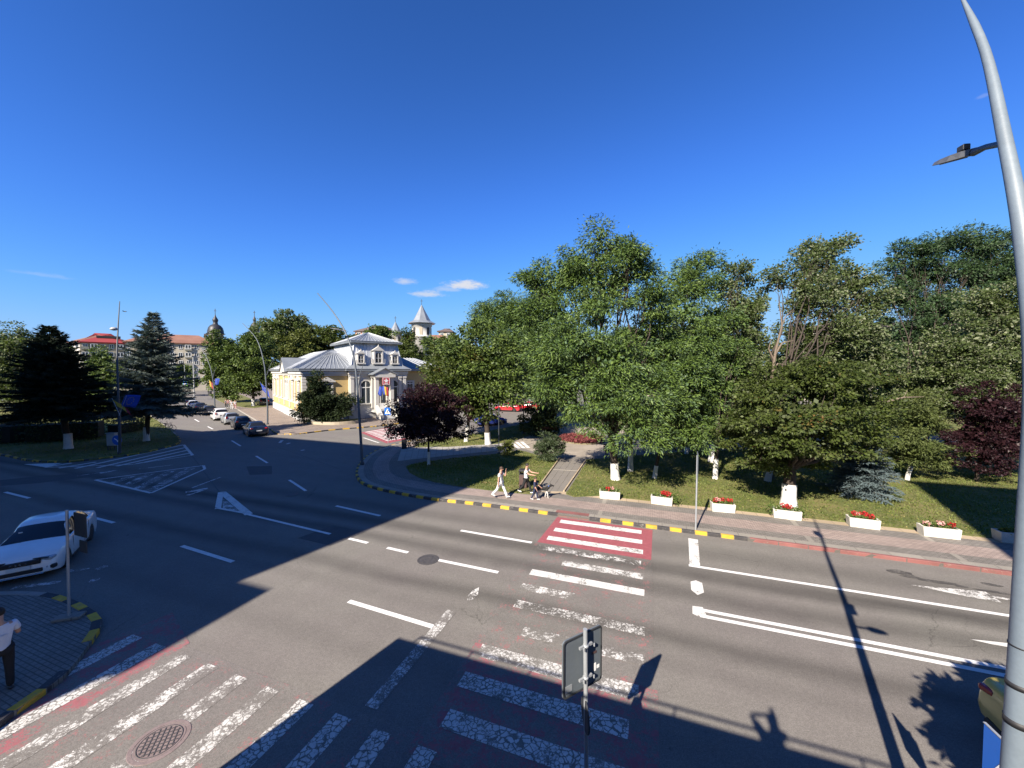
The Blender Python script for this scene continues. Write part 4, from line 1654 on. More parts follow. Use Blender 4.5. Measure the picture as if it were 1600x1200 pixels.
def mat_leaf(name, c_dark, c_light, c_back=None, trans=0.10, rough=0.5, spec=0.22, dry=0.0, dryc=(0.16, 0.09, 0.03)):
    """leaf: colour varies from leaf to leaf; underside may be paler; light passes through"""
    m, T, b = newmat(name)
    g = T.n('ShaderNodeNewGeometry')
    rnd_ = g.outputs['Random Per Island']
    p = T.objco()
    n = T.noise(0.55, 3, 0.6, p)
    f = T.math('ADD', T.math('MULTIPLY', rnd_, 0.6), T.math('MULTIPLY', T.ramp(n, 0.3, 0.7), 0.4))
    c = T.mix(f, c_dark, c_light)
    if dry:
        nd = T.noise(0.4, 3, 0.6, p)
        d = T.math('MULTIPLY', T.ramp(nd, 0.60, 0.68), T.ramp(rnd_, 1 - dry, 1 - dry + 0.05))
        c = T.mix(d, c, dryc)
    cf = T.mix(g.outputs['Backfacing'], c, c_back) if c_back else c
    T.link(cf, b.inputs['Base Color'])
    b.inputs['Roughness'].default_value = rough
    b.inputs['Specular IOR Level'].default_value = spec
    tr = T.n('ShaderNodeBsdfTranslucent')
    T.link(T.vmath('MULTIPLY', c, (1.35, 1.45, 0.5)), tr.inputs['Color'])
    mx = T.n('ShaderNodeMixShader')
    mx.inputs[0].default_value = trans
    T.link(b.outputs[0], mx.inputs[1])
    T.link(tr.outputs[0], mx.inputs[2])
    T.link(mx.outputs[0], T.nt.nodes['Material Output'].inputs['Surface'])
    return m


M['leaf_locust'] = mat_leaf('locust_leaf', (0.03, 0.062, 0.014), (0.128, 0.188, 0.040), (0.085, 0.135, 0.065))
M['leaf_locust_dark'] = mat_leaf('dark_locust_leaf', (0.02, 0.046, 0.018), (0.058, 0.098, 0.034), (0.055, 0.085, 0.05))
M['leaf_lime'] = mat_leaf('silver_lime_leaf', (0.028, 0.05, 0.014), (0.122, 0.156, 0.056), (0.20, 0.22, 0.135), 0.28, 0.5)
M['leaf_elm'] = mat_leaf('dark_elm_leaf', (0.022, 0.040, 0.009), (0.100, 0.128, 0.030), (0.07, 0.085, 0.035), 0.30, dry=0.25)
M['leaf_green'] = mat_leaf('park_leaf', (0.03, 0.058, 0.011), (0.11, 0.15, 0.03), (0.08, 0.115, 0.045))
M['leaf_chestnut'] = mat_leaf('chestnut_leaf', (0.028, 0.048, 0.01), (0.1, 0.122, 0.028), (0.075, 0.10, 0.04), 0.3, dry=0.65)
M['leaf_plum'] = mat_leaf('purple_plum_leaf', (0.011, 0.005, 0.007), (0.034, 0.013, 0.017), (0.038, 0.016, 0.02), 0.2, 0.45)
M['leaf_yellowgreen'] = mat_leaf('yellow_green_leaf', (0.055, 0.075, 0.012), (0.115, 0.13, 0.03), (0.10, 0.12, 0.04))
M['leaf_shrub'] = mat_leaf('grey_green_shrub_leaf', (0.030, 0.050, 0.022), (0.075, 0.10, 0.045), (0.075, 0.10, 0.06), 0.2)
M['needle_dark'] = mat_leaf('dark_spruce_needle', (0.010, 0.018, 0.012), (0.024, 0.038, 0.022), None, 0.08, 0.6)
M['needle_blue'] = mat_leaf('blue_spruce_needle', (0.065, 0.088, 0.080), (0.165, 0.205, 0.19), None, 0.08, 0.6)
M['needle_blue2'] = mat_leaf('pale_blue_spruce_needle', (0.07, 0.10, 0.11), (0.16, 0.21, 0.22), None, 0.08, 0.6)
M['needle_yew'] = mat_leaf('yew_needle', (0.010, 0.020, 0.008), (0.034, 0.050, 0.018), None, 0.1, 0.6)
M['needle_thuja'] = mat_leaf('light_conifer_needle', (0.045, 0.066, 0.018), (0.105, 0.125, 0.038), None, 0.15, 0.6)
M['leaf_hedge'] = mat_leaf('hedge_leaf', (0.020, 0.036, 0.012), (0.050, 0.072, 0.022), None, 0.2)
M['bark'] = simple('dark_bark', (0.045, 0.034, 0.026), 0.95, var=0.35, scale=2.5, bump=0.8, bscale=9)
M['soil_dark'] = simple('hedge_inside', (0.016, 0.02, 0.012), 0.95, var=0.3)
M['bark_pale'] = simple('dead_wood', (0.15, 0.115, 0.085), 0.9, var=0.25, scale=2.5, bump=0.5, bscale=9)
M['whitewash'] = simple('whitewash', (0.60, 0.59, 0.56), 0.9, var=0.16, scale=3.5, bump=0.4, bscale=10)


def rot_from(d, roll=0.0):
    """matrix whose Z is d"""
    q = Vector(d).normalized().to_track_quat('Z', 'Y').to_matrix()
    return q


def leaf_mesh(name, P, D, N, length, width, mat, kind='leaf', seed=0, fold=0.0):
    """one small blade per point: P base, D direction along the blade, N up-side; arrays (n,3)"""
    rs = np.random.RandomState(seed)
    n = len(P)
    D = D / (np.linalg.norm(D, axis=1, keepdims=True) + 1e-9)
    S = np.cross(D, N)
    S /= (np.linalg.norm(S, axis=1, keepdims=True) + 1e-9)
    U = np.cross(S, D)
    L = length * rs.uniform(0.7, 1.3, (n, 1))
    Wd = width * rs.uniform(0.75, 1.25, (n, 1))
    if kind == 'leaf':          # pointed oval: 4-gon kite
        a = P
        b_ = P + D * L * 0.45 + S * Wd * 0.5 + U * fold * L
        c = P + D * L - U * L * 0.15
        d = P + D * L * 0.45 - S * Wd * 0.5 + U * fold * L
        V = np.stack([a, b_, c, d], 1)
        return fast_mesh(name, V, 4, mat)
    if kind == 'frond':         # long drooping spray: two quads bent down
        a0, a1 = P - S * Wd * 0.25, P + S * Wd * 0.25
        m_ = P + D * L * 0.5 + U * L * 0.06
        b0, b1 = m_ - S * Wd * 0.5, m_ + S * Wd * 0.5
        t_ = P + D * L * 0.97 - np.array([0, 0, 1.0]) * L * 0.16
        c0, c1 = t_ - S * Wd * 0.2, t_ + S * Wd * 0.2
        V = np.concatenate([np.stack([a0, a1, b1, b0], 1), np.stack([b0, b1, c1, c0], 1)], 0)
        return fast_mesh(name, V, 4, mat)
    if kind == 'needle':        # thin triangle pair crossing
        c = P + D * L
        V = np.stack([P - S * Wd * .5, P + S * Wd * .5, c], 1)
        V2 = np.stack([P - U * Wd * .5, P + U * Wd * .5, c], 1)
        return fast_mesh(name, np.concatenate([V, V2], 0), 3, mat)


def unit(rs, n):
    v = rs.normal(size=(n, 3))
    return v / np.linalg.norm(v, axis=1, keepdims=True)


def crown_points(lobes, rs, per_m2=9.0, clump=0.55, leaves=34, gap=0.0, flat=0.75, droop=0.0, inner=0.15):
    """lobes: list of (centre, radii). Clumps near the lobe surfaces, leaves on the clumps.
    returns P, D, N and the clump centres"""
    CP, CD, CR = [], [], []
    leaves, flat, clump = leaves * 4.2, flat * 0.78, clump * 1.02
    for c, r in lobes:
        c, r = np.array(c), np.array(r)
        area = 4 * math.pi * ((r[0] * r[1]) ** 1.6 + (r[0] * r[2]) ** 1.6 + (r[1] * r[2]) ** 1.6) ** (1 / 1.6) / 3 ** (1 / 1.6)
        n = max(5, int(area * per_m2 / leaves / (clump ** 0) * 1.0))
        d = unit(rs, n)
        rr = np.where(rs.rand(n) < inner, rs.uniform(0.25, 0.7, n), rs.uniform(0.74, 1.12, n))[:, None]
        # uneven surface: lumps
        k = 1 + 0.16 * np.sin(d[:, :1] * 5 + c[0]) * np.cos(d[:, 1:2] * 6 + c[1]) + 0.12 * np.sin(d[:, 2:3] * 9 + c[2] + d[:, :1] * 4)
        p = c + d * r * rr * k
        CP.append(p)
        CD.append(d)
        CR.append(np.full(n, clump) * rs.uniform(0.65, 1.5, n))
    CP, CD, CR = np.concatenate(CP), np.concatenate(CD), np.concatenate(CR)
    if gap > 0:
        f = np.sin(CP[:, 0] * 1.7 + 1.3) * np.sin(CP[:, 1] * 1.9 + 0.4) * np.sin(CP[:, 2] * 1.6 + 2.0)
        keep = f > -1 + gap * 0 - (0.95 - gap)
        keep = (f > gap * 0.9 - 0.9) | (rs.rand(len(f)) < 0.25)
        CP, CD, CR = CP[keep], CD[keep], CR[keep]
    n = len(CP)
    k = rs.poisson(leaves, n).clip(6)
    idx = np.repeat(np.arange(n), k)
    d = unit(rs, len(idx))
    far_ = np.where(rs.rand(len(idx), 1) < 0.12, rs.uniform(1.0, 1.55, (len(idx), 1)), rs.uniform(0.3, 1.0, (len(idx), 1)) ** 0.6)
    rad = CR[idx][:, None] * far_
    P = CP[idx] + d * rad * np.array([1, 1, flat])
    out = CD[idx]
    N = d * 0.85 + out * 0.35 + np.array([0, 0, 0.35]) + rs.normal(size=d.shape) * 0.62
    D = d * 0.8 + out * 0.5 + rs.normal(size=d.shape) * 0.45
    D[:, 2] = D[:, 2] * 0.7 - 0.12 - droop
    return P, D, N, CP, CR


def wobble(a, b, n, amt, rnd):
    a, b = Vector(a), Vector(b)
    L = (b - a).length
    out = []
    for i in range(n + 1):
        t = i / n
        p = a.lerp(b, t)
        if 0 < i < n:
            p = p + Vector((rnd.uniform(-1, 1), rnd.uniform(-1, 1), rnd.uniform(-.5, .5))) * amt * L
        out.append(p)
    return out


def broad_tree(name, label, base, lobes_px, kind, leaf=(0.2, 0.11), per_m2=60, clump=0.5, leaves=34, mat='leaf_green', trunk_r=0.22, trunk_to=None, white=1.2, gap=0.35, seed=1, lean=0.0,
               group=None, cat='tree', droop=0.0, flat=0.75, branches=True, fold=0.05, zbase=LZ, part='crown', inner=0.12, limb_mat='bark', core=5.0):
    """base: photo pixel of the trunk foot (or a Vector); lobes_px: (px, py, rx, ry[, depth offset]) as seen from the viewpoint, turned into metres at the tree's own distance"""
    B = base if isinstance(base, Vector) else at(base[0], base[1], zbase)
    rs = np.random.RandomState(seed)
    rnd = random.Random(seed)
    t = thing(name, label, cat, (B.x, B.y, B.z), 0, group)
    lobes = []
    for lb in lobes_px:
        px, py, rx, ry = lb[:4]
        off = lb[4] if len(lb) > 4 else 0.0
        Y = B.y + off
        c = atY(px, py, Y) - B
        s = Y / 601
        lobes.append(((c.x, c.y, c.z), (rx * s, (rx + ry) / 2 * s * 0.95, ry * s)))
    P, D, N, CP, CR = crown_points(lobes, rs, per_m2, clump, leaves, gap, flat, droop, inner)
    ok = P[:, 2] > 0.05
    P, D, N = P[ok], D[ok], N[ok]
    ln_ = np.full((len(P), 1), leaf[0] * (1.15 if kind == 'frond' else 1.0))
    wd_ = np.full((len(P), 1), leaf[1] * (1.1 if kind == 'frond' else 1.0))
    if core:          # larger inner foliage added to block sun and sky, darkening the gaps
        for c, r in lobes:
            m = int(min(1500, 6.0 * r[0] * r[1] * r[2] * core * (0.45 / max(leaf[0], .1)) ** 1.2))
            q = unit(rs, m) * np.array(r) * (rs.rand(m, 1) ** 0.5) * 0.62 + np.array(c)
            q = q[q[:, 2] > .5]
            m = len(q)
            P, D, N = np.concatenate([P, q]), np.concatenate([D, unit(rs, m)]), np.concatenate([N, unit(rs, m)])
            ln_ = np.concatenate([ln_, np.full((m, 1), max(.26, leaf[0] * 1.5))])
            wd_ = np.concatenate([wd_, np.full((m, 1), max(.18, leaf[0] * 1.1))])
    me = leaf_mesh(part, P, D, N, ln_, wd_, M[mat], 'leaf', seed, fold)
    link_mesh(part, me, None, t)
    # trunk and limbs
    top = trunk_to if trunk_to else max(l[0][2] for l in lobes)
    cx = sum(l[0][0] for l in lobes) / len(lobes)
    cy = sum(l[0][1] for l in lobes) / len(lobes)
    fork = Vector((lean, 0, max(1.2, min(l[0][2] - l[1][2] * 0.6 for l in lobes))))
    b = MB()
    path = [(-.0, 0, -0.15), (lean * .15, 0, 0.35)] + wobble((lean * .3, 0, fork.z * 0.4), fork, 3, 0.03, rnd)
    b.tube(path, [trunk_r * 1.25, trunk_r * 1.05] + [trunk_r * k for k in (0.95, 0.9, 0.84, 0.78)], 10)
    if branches:
        for (c, r) in lobes:
            c = Vector(c)
            st = fork * rnd.uniform(0.85, 1.0)
            pts = wobble(st, c, 4, 0.06, rnd)
            r0 = trunk_r * rnd.uniform(0.32, 0.46)
            b.tube(pts, [r0, r0 * .8, r0 * .6, r0 * .45, r0 * .3], 6)
            near = [Vector(p) for p in CP if (Vector(p) - c).length < max(r) * 1.15]
            rnd.shuffle(near)
            for q in near[:9]:
                pp = wobble(c.lerp(st, rnd.uniform(0.0, 0.4)), q, 3, 0.08, rnd)
                b.tube(pp, [r0 * .32, r0 * .24, r0 * .16, r0 * .06], 4, cap=False)
    b.build('trunk', M[limb_mat], t, fix=False)
    if white:
        b = MB()
        pw = [Vector(path[0]), Vector(path[1])]
        w2 = white
        zs = [0.0, w2 * .4, w2 * .75, w2]
        pts, rr = [], []
        full = [Vector(p) for p in path]
        for z in zs:
            for a_, b_ in zip(full, full[1:]):
                if a_.z <= z <= b_.z:
                    f = (z - a_.z) / (b_.z - a_.z + 1e-6)
                    pts.append(a_.lerp(b_, f))
                    break
            else:
                pts.append(Vector((lean * z / max(fork.z, .1), 0, z)))
            rr.append(trunk_r * (1.30 - 0.28 * min(1, z / .5)) if z < .5 else trunk_r * 1.04)
        b.tube(pts, [r_ + .012 for r_ in rr], 12)
        b.build('whitewash', M['whitewash'], t, fix=False)
    return t


def conifer(name, label, base, toppx, width_px, mat, seed, low_px, trunk_r=0.22, white=1.2, density=1.0, needle=(0.30, 0.07), lean=0.0, zbase=LZ, shape=0.85, jag=0.28, droop=0.22, group=None, steps=0.42):
    B = base if isinstance(base, Vector) else at(base[0], base[1], zbase)
    rs = np.random.RandomState(seed)
    rnd = random.Random(seed)
    t = thing(name, label, 'tree', (B.x, B.y, B.z), 0, group)
    H = atY(toppx[0], toppx[1], B.y).z - B.z
    topx = atY(toppx[0], toppx[1], B.y).x - B.x
    z0 = atY(low_px[0], low_px[1], B.y).z - B.z
    Rm = width_px / 2 * B.y / 601
    Ps, Ds, Ns = [], [], []
    tb_ = MB()
    path = [(0, 0, -.15), (0, 0, .3), (topx * .3, 0, H * .3), (topx * .7, 0, H * .7), (topx, 0, H * .985)]
    tb_.tube(path, [trunk_r * 1.2, trunk_r, trunk_r * .75, trunk_r * .35, 0.015], 8)
    z = z0
    while z < H * 0.985:
        f = (z - z0) / (H - z0)
        r = Rm * (1 - f) ** shape
        nb = int(max(5, 11 - 5 * f))
        ph = rnd.uniform(0, 6.28)
        for k in range(nb):
            an = ph + 2 * math.pi * k / nb + rnd.uniform(-.25, .25)
            L = max(0.18, r * rnd.uniform(1 - jag, 1 + jag * .75))
            zz = z + rnd.uniform(-.15, .15)
            up = 0.45 * f - droop * (1 - f)
            d = Vector((math.cos(an), math.sin(an), up)).normalized()
            o = Vector((topx * zz / H, 0, zz))
            side = Vector((-math.sin(an), math.cos(an), 0))
            tb_.tube([o, o + d * L * .5, o + d * L + Vector((0, 0, L * .10))], [0.035 * (1 - f) + .012, .02, .006], 4, cap=False)
            # sprays: side twigs getting shorter towards the tip, flat fans with hanging needles
            ns = max(2, int(L / 0.24 * density))
            for j in range(ns):
                s_ = (j + 0.6) / ns
                q = o + d * L * s_ + Vector((0, 0, L * .10 * s_ * s_))
                tl_ = (0.20 + 0.55 * L * (1 - s_) * 0.55) * rnd.uniform(.7, 1.2)
                for sg_ in (-1, 1):
                    td = (d * 0.75 + side * sg_ * 0.8 + Vector((0, 0, rnd.uniform(-.25, .08)))).normalized()
                    m_ = max(2, int(tl_ / 0.10 * density))
                    for i in range(m_):
                        e = q + td * tl_ * (i + .5) / m_
                        for hh in (0, 1):
                            nd = td * .7 + side * sg_ * rnd.uniform(-.6, .9) + d * rnd.uniform(-.2, .7) + Vector((0, 0, rnd.uniform(-.55, .45)))
                            Ps.append(e)
                            Ds.append(nd)
                            Ns.append((rnd.uniform(-.3, .3), rnd.uniform(-.3, .3), 1))
        z += steps * (0.55 + 0.6 * (1 - f)) * (H / 12) ** .5
    P, D, N = np.array([tuple(p) for p in Ps]), np.array([tuple(d) for d in Ds]), np.array(Ns)
    me = leaf_mesh('crown', P, D, N, needle[0], needle[1], M[mat], 'needle', seed)
    link_mesh('crown', me, None, t)
    tb_.build('trunk', M['bark'], t, fix=False)
    if white:
        b = MB()
        b.lathe([(trunk_r * 1.28 + .01, 0), (trunk_r * 1.06 + .01, .35), (trunk_r + .012, white)], 12)
        b.build('whitewash', M['whitewash'], t, fix=False)
    return t


# --- park trees, from the corner to the right
broad_tree('locust_tree', 'tallest bright green locust, its dark trunk rising beside the cross path', (962, 749),
           [(938, 372, 20, 24), (960, 392, 26, 26), (985, 395, 20, 22, -1), (905, 408, 30, 26), (880, 425, 24, 22, 1), (845, 425, 22, 18, 1.5), (832, 445, 20, 20, 1.5), (925, 435, 40, 30), (862, 458, 32, 24, 1.5), (975, 432, 36, 28), (1012, 432, 22, 18), (940, 480, 36, 30, -1), (1020, 465, 34, 26),
            (880, 495, 26, 24), (842, 495, 28, 30, 1), (905, 540, 46, 36, -2), (866, 548, 34, 36, -1), (960, 558, 50, 40, -2.5), (1015, 525, 34, 30, 1), (1030, 570, 40, 36, 1), (935, 610, 52, 36, -2), (988, 628, 46, 34, -3), (868, 596, 32, 34, -1), (892, 636, 20, 18, -1.5), (928, 660, 12, 14, -2), (1002, 676, 46, 26, -3.2), (1040, 622, 30, 40, -1)],
           'frond', (0.19, 0.055), 185, 0.62, 50, 'leaf_locust', 0.24, gap=0.5, seed=11, lean=-0.35, droop=0.16, white=1.05)
broad_tree('locust_tree', 'second bright green locust with spreading top, right of the tallest one', (1022, 747),
           [(1080, 412, 22, 16, 3), (1105, 415, 16, 14, 3), (1062, 440, 28, 22, 3), (1098, 450, 28, 24, 2.5), (1070, 485, 40, 30, 1.5), (1115, 500, 30, 30, 2.5), (1085, 535, 44, 36, 1.5), (1125, 555, 34, 38, 2.5), (1070, 590, 52, 40), (1110, 610, 36, 34, 1), (1065, 650, 40, 36, -.5), (1085, 680, 30, 24, -1)],
           'frond', (0.19, 0.055), 175, 0.60, 48, 'leaf_locust', 0.11, gap=0.5, seed=12, lean=0.5, droop=0.16, white=0.8)
broad_tree('locust_tree', 'leafy locust at the left edge of the park trees, above the red cars', (866, 670),
           [(790, 492, 34, 34, 2), (760, 505, 30, 26, 3), (830, 510, 40, 38, 2), (800, 545, 50, 40), (850, 555, 42, 44, 1), (835, 590, 36, 34), (868, 612, 34, 28, -1), (780, 590, 26, 26)],
           'frond', (0.25, 0.07), 110, 0.72, 44, 'leaf_locust', 0.20, gap=0.5, seed=13, lean=-0.4, droop=0.14, white=1.0)
broad_tree('park_tree', 'round topped green tree between the villa and the tall locust', (763, 694),
           [(745, 512, 22, 24, 3), (720, 545, 44, 34, 3), (760, 560, 48, 42, 1), (790, 580, 42, 42), (740, 600, 42, 36, 1), (775, 615, 34, 26, -1)],
           'leaf', (0.26, 0.17), 40, 0.75, 36, 'leaf_green', 0.24, gap=0.35, seed=14, lean=-0.4, white=1.1)
broad_tree('chestnut_tree', 'chestnut with browning leaves behind the purple plum, white painted trunk', (728, 690),
           [(704, 562, 34, 38, 2), (694, 597, 30, 32, 1), (735, 585, 40, 38), (722, 620, 40, 32, -1), (745, 640, 24, 18, -1), (694, 580, 22, 28, 3)],
           'leaf', (0.26, 0.17), 42, 0.7, 36, 'leaf_chestnut', 0.17, gap=0.35, seed=15, lean=0.35, white=1.6)
broad_tree('plum_tree', 'round dark purple plum beside the grey slab terrace, thin white trunk', (670, 726),
           [(668, 638, 44, 36), (632, 648, 26, 26, .5), (704, 645, 28, 30, -.3), (668, 615, 32, 20), (640, 670, 30, 20), (700, 672, 30, 18), (668, 665, 44, 26, -.8)],
           'leaf', (0.13, 0.085), 150, 0.36, 36, 'leaf_plum', 0.085, gap=0.25, seed=16, white=0.95, trunk_to=None)
broad_tree('lime_tree', 'tall silver leaved lime with pale leaf backs, right of the locusts', (1117, 748),
           [(1155, 425, 16, 16, 4), (1140, 445, 20, 16, 4), (1172, 440, 18, 18, 5), (1188, 462, 16, 18, 5), (1150, 475, 34, 24, 4), (1178, 495, 24, 26, 4), (1140, 515, 36, 30, 4), (1170, 535, 34, 30, 4), (1135, 565, 40, 36, 3), (1170, 590, 36, 36, 3), (1120, 620, 40, 36, 3), (1150, 650, 34, 34, 3)],
           'leaf', (0.165, 0.12), 125, 0.6, 42, 'leaf_lime', 0.13, gap=0.45, seed=17, lean=0.15, white=1.3)
broad_tree('lime_tree', 'tallest silver lime with ragged top, behind the bare dead branch', (1198, 752),
           [(1275, 385, 18, 14, 5), (1300, 382, 20, 12, 5), (1262, 405, 26, 16, 5), (1240, 430, 20, 14, 5), (1215, 432, 18, 12, 5), (1290, 415, 28, 20, 5), (1325, 432, 28, 18, 4), (1350, 440, 18, 14, 4), (1265, 445, 34, 22, 5), (1300, 460, 44, 28, 3), (1345, 470, 34, 28, 4), (1252, 485, 22, 24, 4), (1320, 510, 50, 36, 3), (1275, 530, 40, 32, 4), (1270, 565, 48, 36, 4), (1350, 560, 40, 44, 4), (1238, 555, 28, 24, 4), (1212, 585, 30, 24, 3)],
           'leaf', (0.165, 0.12), 125, 0.6, 42, 'leaf_lime', 0.15, gap=0.45, seed=18, lean=1.0, white=1.5)
broad_tree('elm_tree', 'broad dense dark elm on a thick white trunk above a flower planter', (1232, 790),
           [(1245, 590, 52, 30, 1), (1200, 612, 44, 32, 1), (1290, 600, 56, 34), (1340, 600, 44, 32, 1), (1170, 645, 40, 36, 1.5), (1225, 650, 56, 34, -1.5), (1290, 650, 56, 36, -1.5), (1345, 645, 44, 34, .5), (1190, 690, 44, 26, .5), (1250, 695, 44, 22, -2), (1310, 690, 40, 26, -1.5), (1350, 685, 30, 26), (1150, 670, 24, 26, 2), (1215, 712, 36, 18, .8), (1185, 720, 24, 14, 0), (1270, 716, 30, 14, .5)],
           'leaf', (0.14, 0.10), 190, 0.46, 44, 'leaf_elm', 0.30, gap=0.3, seed=19, lean=0.05, white=1.1, flat=0.55, droop=0.1)
broad_tree('dead_tree', 'bare dead trunk with pale forked branches standing behind the dense elm', at(1206, 742, LZ),
           [(1216, 505, 5, 8, 0)], 'leaf', (0.05, 0.02), 5, 0.2, 6, 'leaf_elm', 0.14, gap=0, seed=20, white=0, limb_mat='bark_pale', branches=False) if False else None
broad_tree('locust_tree', 'high dark green locust at the right, towering behind the lamp pole', (1440, 722),
           [(1405, 400, 24, 18, 5), (1440, 395, 28, 18, 5), (1478, 385, 30, 20, 4), (1515, 380, 32, 22, 4), (1555, 388, 30, 22, 4), (1420, 432, 36, 26, 5), (1470, 428, 44, 28, 4), (1530, 428, 46, 32, 4), (1578, 432, 30, 36, 4), (1410, 470, 34, 28, 5), (1455, 478, 40, 30, 4), (1505, 485, 46, 34, 3), (1560, 500, 44, 40, 3), (1425, 520, 40, 34, 4), (1480, 535, 50, 36, 3), (1430, 570, 56, 40, 4), (1490, 590, 56, 40, 4), (1440, 625, 50, 34, 5)],
           'frond', (0.21, 0.065), 110, 0.68, 46, 'leaf_locust_dark', 0.16, gap=0.4, seed=21, lean=0.6, droop=0.05, white=1.2)
broad_tree('lime_tree', 'leafy lime with yellowish leaf tips right beside the lamp pole', (1612, 745),
           [(1545, 475, 40, 40, 2), (1580, 520, 36, 60, 1), (1520, 545, 50, 44, 1), (1470, 575, 44, 36, 2), (1550, 595, 48, 40), (1490, 620, 50, 30, 1), (1560, 640, 40, 30, -.5), (1440, 610, 36, 30, 3), (1620, 560, 50, 80, 1), (1640, 650, 40, 50)],
           'leaf', (0.15, 0.11), 130, 0.58, 42, 'leaf_lime', 0.18, gap=0.35, seed=22, white=1.2)
broad_tree('plum_tree', 'dark purple plum in the shade beside the lamp pole at the right', (1526, 752),
           [(1545, 640, 44, 36, -.5), (1520, 680, 36, 34), (1565, 690, 44, 40, -.5), (1535, 710, 40, 26, -.5), (1590, 660, 44, 60)],
           'leaf', (0.12, 0.08), 120, 0.4, 36, 'leaf_plum', 0.1, gap=0.25, seed=23, white=0.0)
broad_tree('park_tree', 'green tree in the depth of the park right of the dense elm', (1395, 690),
           [(1385, 560, 50, 44), (1430, 560, 44, 40, 2), (1400, 610, 46, 36, -1), (1350, 540, 40, 40, 3)],
           'leaf', (0.24, 0.16), 44, 0.7, 34, 'leaf_green', 0.16, gap=0.35, seed=24, white=1.0)
broad_tree('park_tree', 'shaded green tree between the second locust and the silver limes', (1125, 700),
           [(1130, 600, 44, 50), (1160, 640, 36, 40, -1), (1095, 640, 40, 40, 1)],
           'leaf', (0.24, 0.16), 40, 0.7, 34, 'leaf_elm', 0.16, gap=0.35, seed=25, white=1.0)
conifer('blue_spruce', 'small pale blue spruce half hidden under the dense elm', (1342, 772), (1350, 655), 92, 'needle_blue2', 31, (1342, 762), 0.09, 0.0, 1.5, (0.17, 0.045), steps=0.34)
broad_tree('young_conifer', 'light green leaning young tree with a short white trunk on the sunny lawn', (1417, 750),
           [(1440, 640, 24, 30, 1), (1435, 668, 32, 26), (1425, 695, 40, 24, -.5), (1455, 712, 40, 18, -.3), (1400, 715, 34, 16, .3), (1430, 655, 24, 40)],
           'frond', (0.13, 0.05), 190, 0.34, 34, 'needle_thuja', 0.09, gap=0.4, seed=32, lean=0.4, droop=0.05, white=0.9)
# bare dead branches
dt = thing('dead_tree', 'bare forked dead branches standing up out of the dense elm', 'tree', at(1206, 748, LZ))
b = MB()
Yd = dt.location.y


def dpt(px, py):
    return atY(px, py, Yd) - dt.location


b.tube([dpt(1206, 748), dpt(1203, 660), dpt(1206, 590), dpt(1212, 548), dpt(1222, 508), dpt(1217, 470)], [.13, .11, .09, .075, .05, .015], 7)
b.tube([dpt(1210, 556), dpt(1222, 536), dpt(1240, 532)], [.08, .05, .015], 5)
b.tube([dpt(1209, 562), dpt(1201, 545), dpt(1205, 530)], [.06, .04, .012], 5)
b.tube([dpt(1206, 585), dpt(1215, 568), dpt(1232, 571)], [.06, .04, .012], 5)
b.tube([dpt(1222, 508), dpt(1228, 494), dpt(1240, 484)], [.04, .03, .01], 5)
b.build('trunk', M['bark_pale'], dt, fix=False)
for i, (lab, pts, Yb) in enumerate((('pale bare branch sticking out of the dark elm toward the right', ((1322, 614), (1342, 605), (1361, 595)), 20.5),
                                    ('thin horizontal bare twig over the right lawn', ((1385, 628), (1412, 621), (1444, 620)), 23.0))):
    p0 = atY(*pts[0], Yb)
    o = thing('bare_branch', lab, 'branch', p0)
    b = MB()
    b.tube([atY(*q, Yb) - p0 for q in pts], [.06, .045, .015], 5)
    b.tube([atY(*pts[1], Yb) - p0, atY(pts[1][0] + 6, pts[1][1] - 12, Yb) - p0], [.03, .008], 4)
    b.build('trunk', M['bark_pale'], o, fix=False)
# slim whitewashed trunks under the canopy
for i, (px, py, lab, h, r, ln_) in enumerate(((985, 736, 'whitewashed slim trunk just right of the tallest locust', 7.0, .16, 0.0), (1072, 709, 'leaning white trunk beside the dark bench', 6.0, .11, 0.5), (1240, 725, 'white trunk deep in the shade behind the dense elm', 7, .15, .1), (1113, 722, 'thick whitewashed trunk behind the slim curved lime trunk', 7, .26, 0.4))):
    P0 = at(px, py, LZ)
    broad_tree('park_tree', lab, P0, [(px + 8 + 20 * ln_, 600, 34, 34, 1.5), (px - 14, 625, 30, 26, 1.0)], 'leaf', (0.22, 0.15), 30, 0.65, 30, 'leaf_green', r, gap=0.3, seed=40 + i, lean=ln_, white=1.5, branches=False)
# background park mass: individual trees further back
bg = [(900, 646, 66, 520), (985, 655, 70, 500), (1050, 660, 70, 500), (1200, 665, 60, 560), (1290, 660, 70, 540), (1380, 652, 70, 500), (1470, 655, 70, 520), (1560, 660, 74, 500), (1640, 665, 80, 520), (850, 640, 46, 560), (795, 622, 40, 560), (700, 626, 36, 560), (640, 622, 32, 560)]
labs = ['tree deep in the park behind the tallest locust', 'tree deep in the park right of the round flower bed', 'tree deep in the park behind the second locust', 'tree deep in the park behind the silver limes', 'tree deep in the park behind the dense elm',
        'tree deep in the park left of the high dark locust', 'tree deep in the park behind the young conifer', 'tree deep in the park behind the right purple plum', 'tree deep in the park behind the lamp pole', 'tree behind the red parked cars', 'tree behind the blue parked car',
        'tree behind the browning chestnut', 'tree behind the right wing of the villa']
for i, (px, py, w, top) in enumerate(bg):
    mid = (top + py) / 2 - 12
    broad_tree('park_tree', labs[i], (px, py), [(px, top + 30, w * .55, 30), (px - w * .4, mid, w * .5, 34, 1), (px + w * .4, mid - 6, w * .5, 36, -1), (px, mid + 14, w * .5, 26, -1.5)],
               'leaf', (0.36, 0.24), 22, 0.95, 32, ('leaf_green', 'leaf_elm', 'leaf_lime')[i % 3], 0.2, gap=0.3, seed=60 + i, white=0.0 if i % 2 else 1.1)

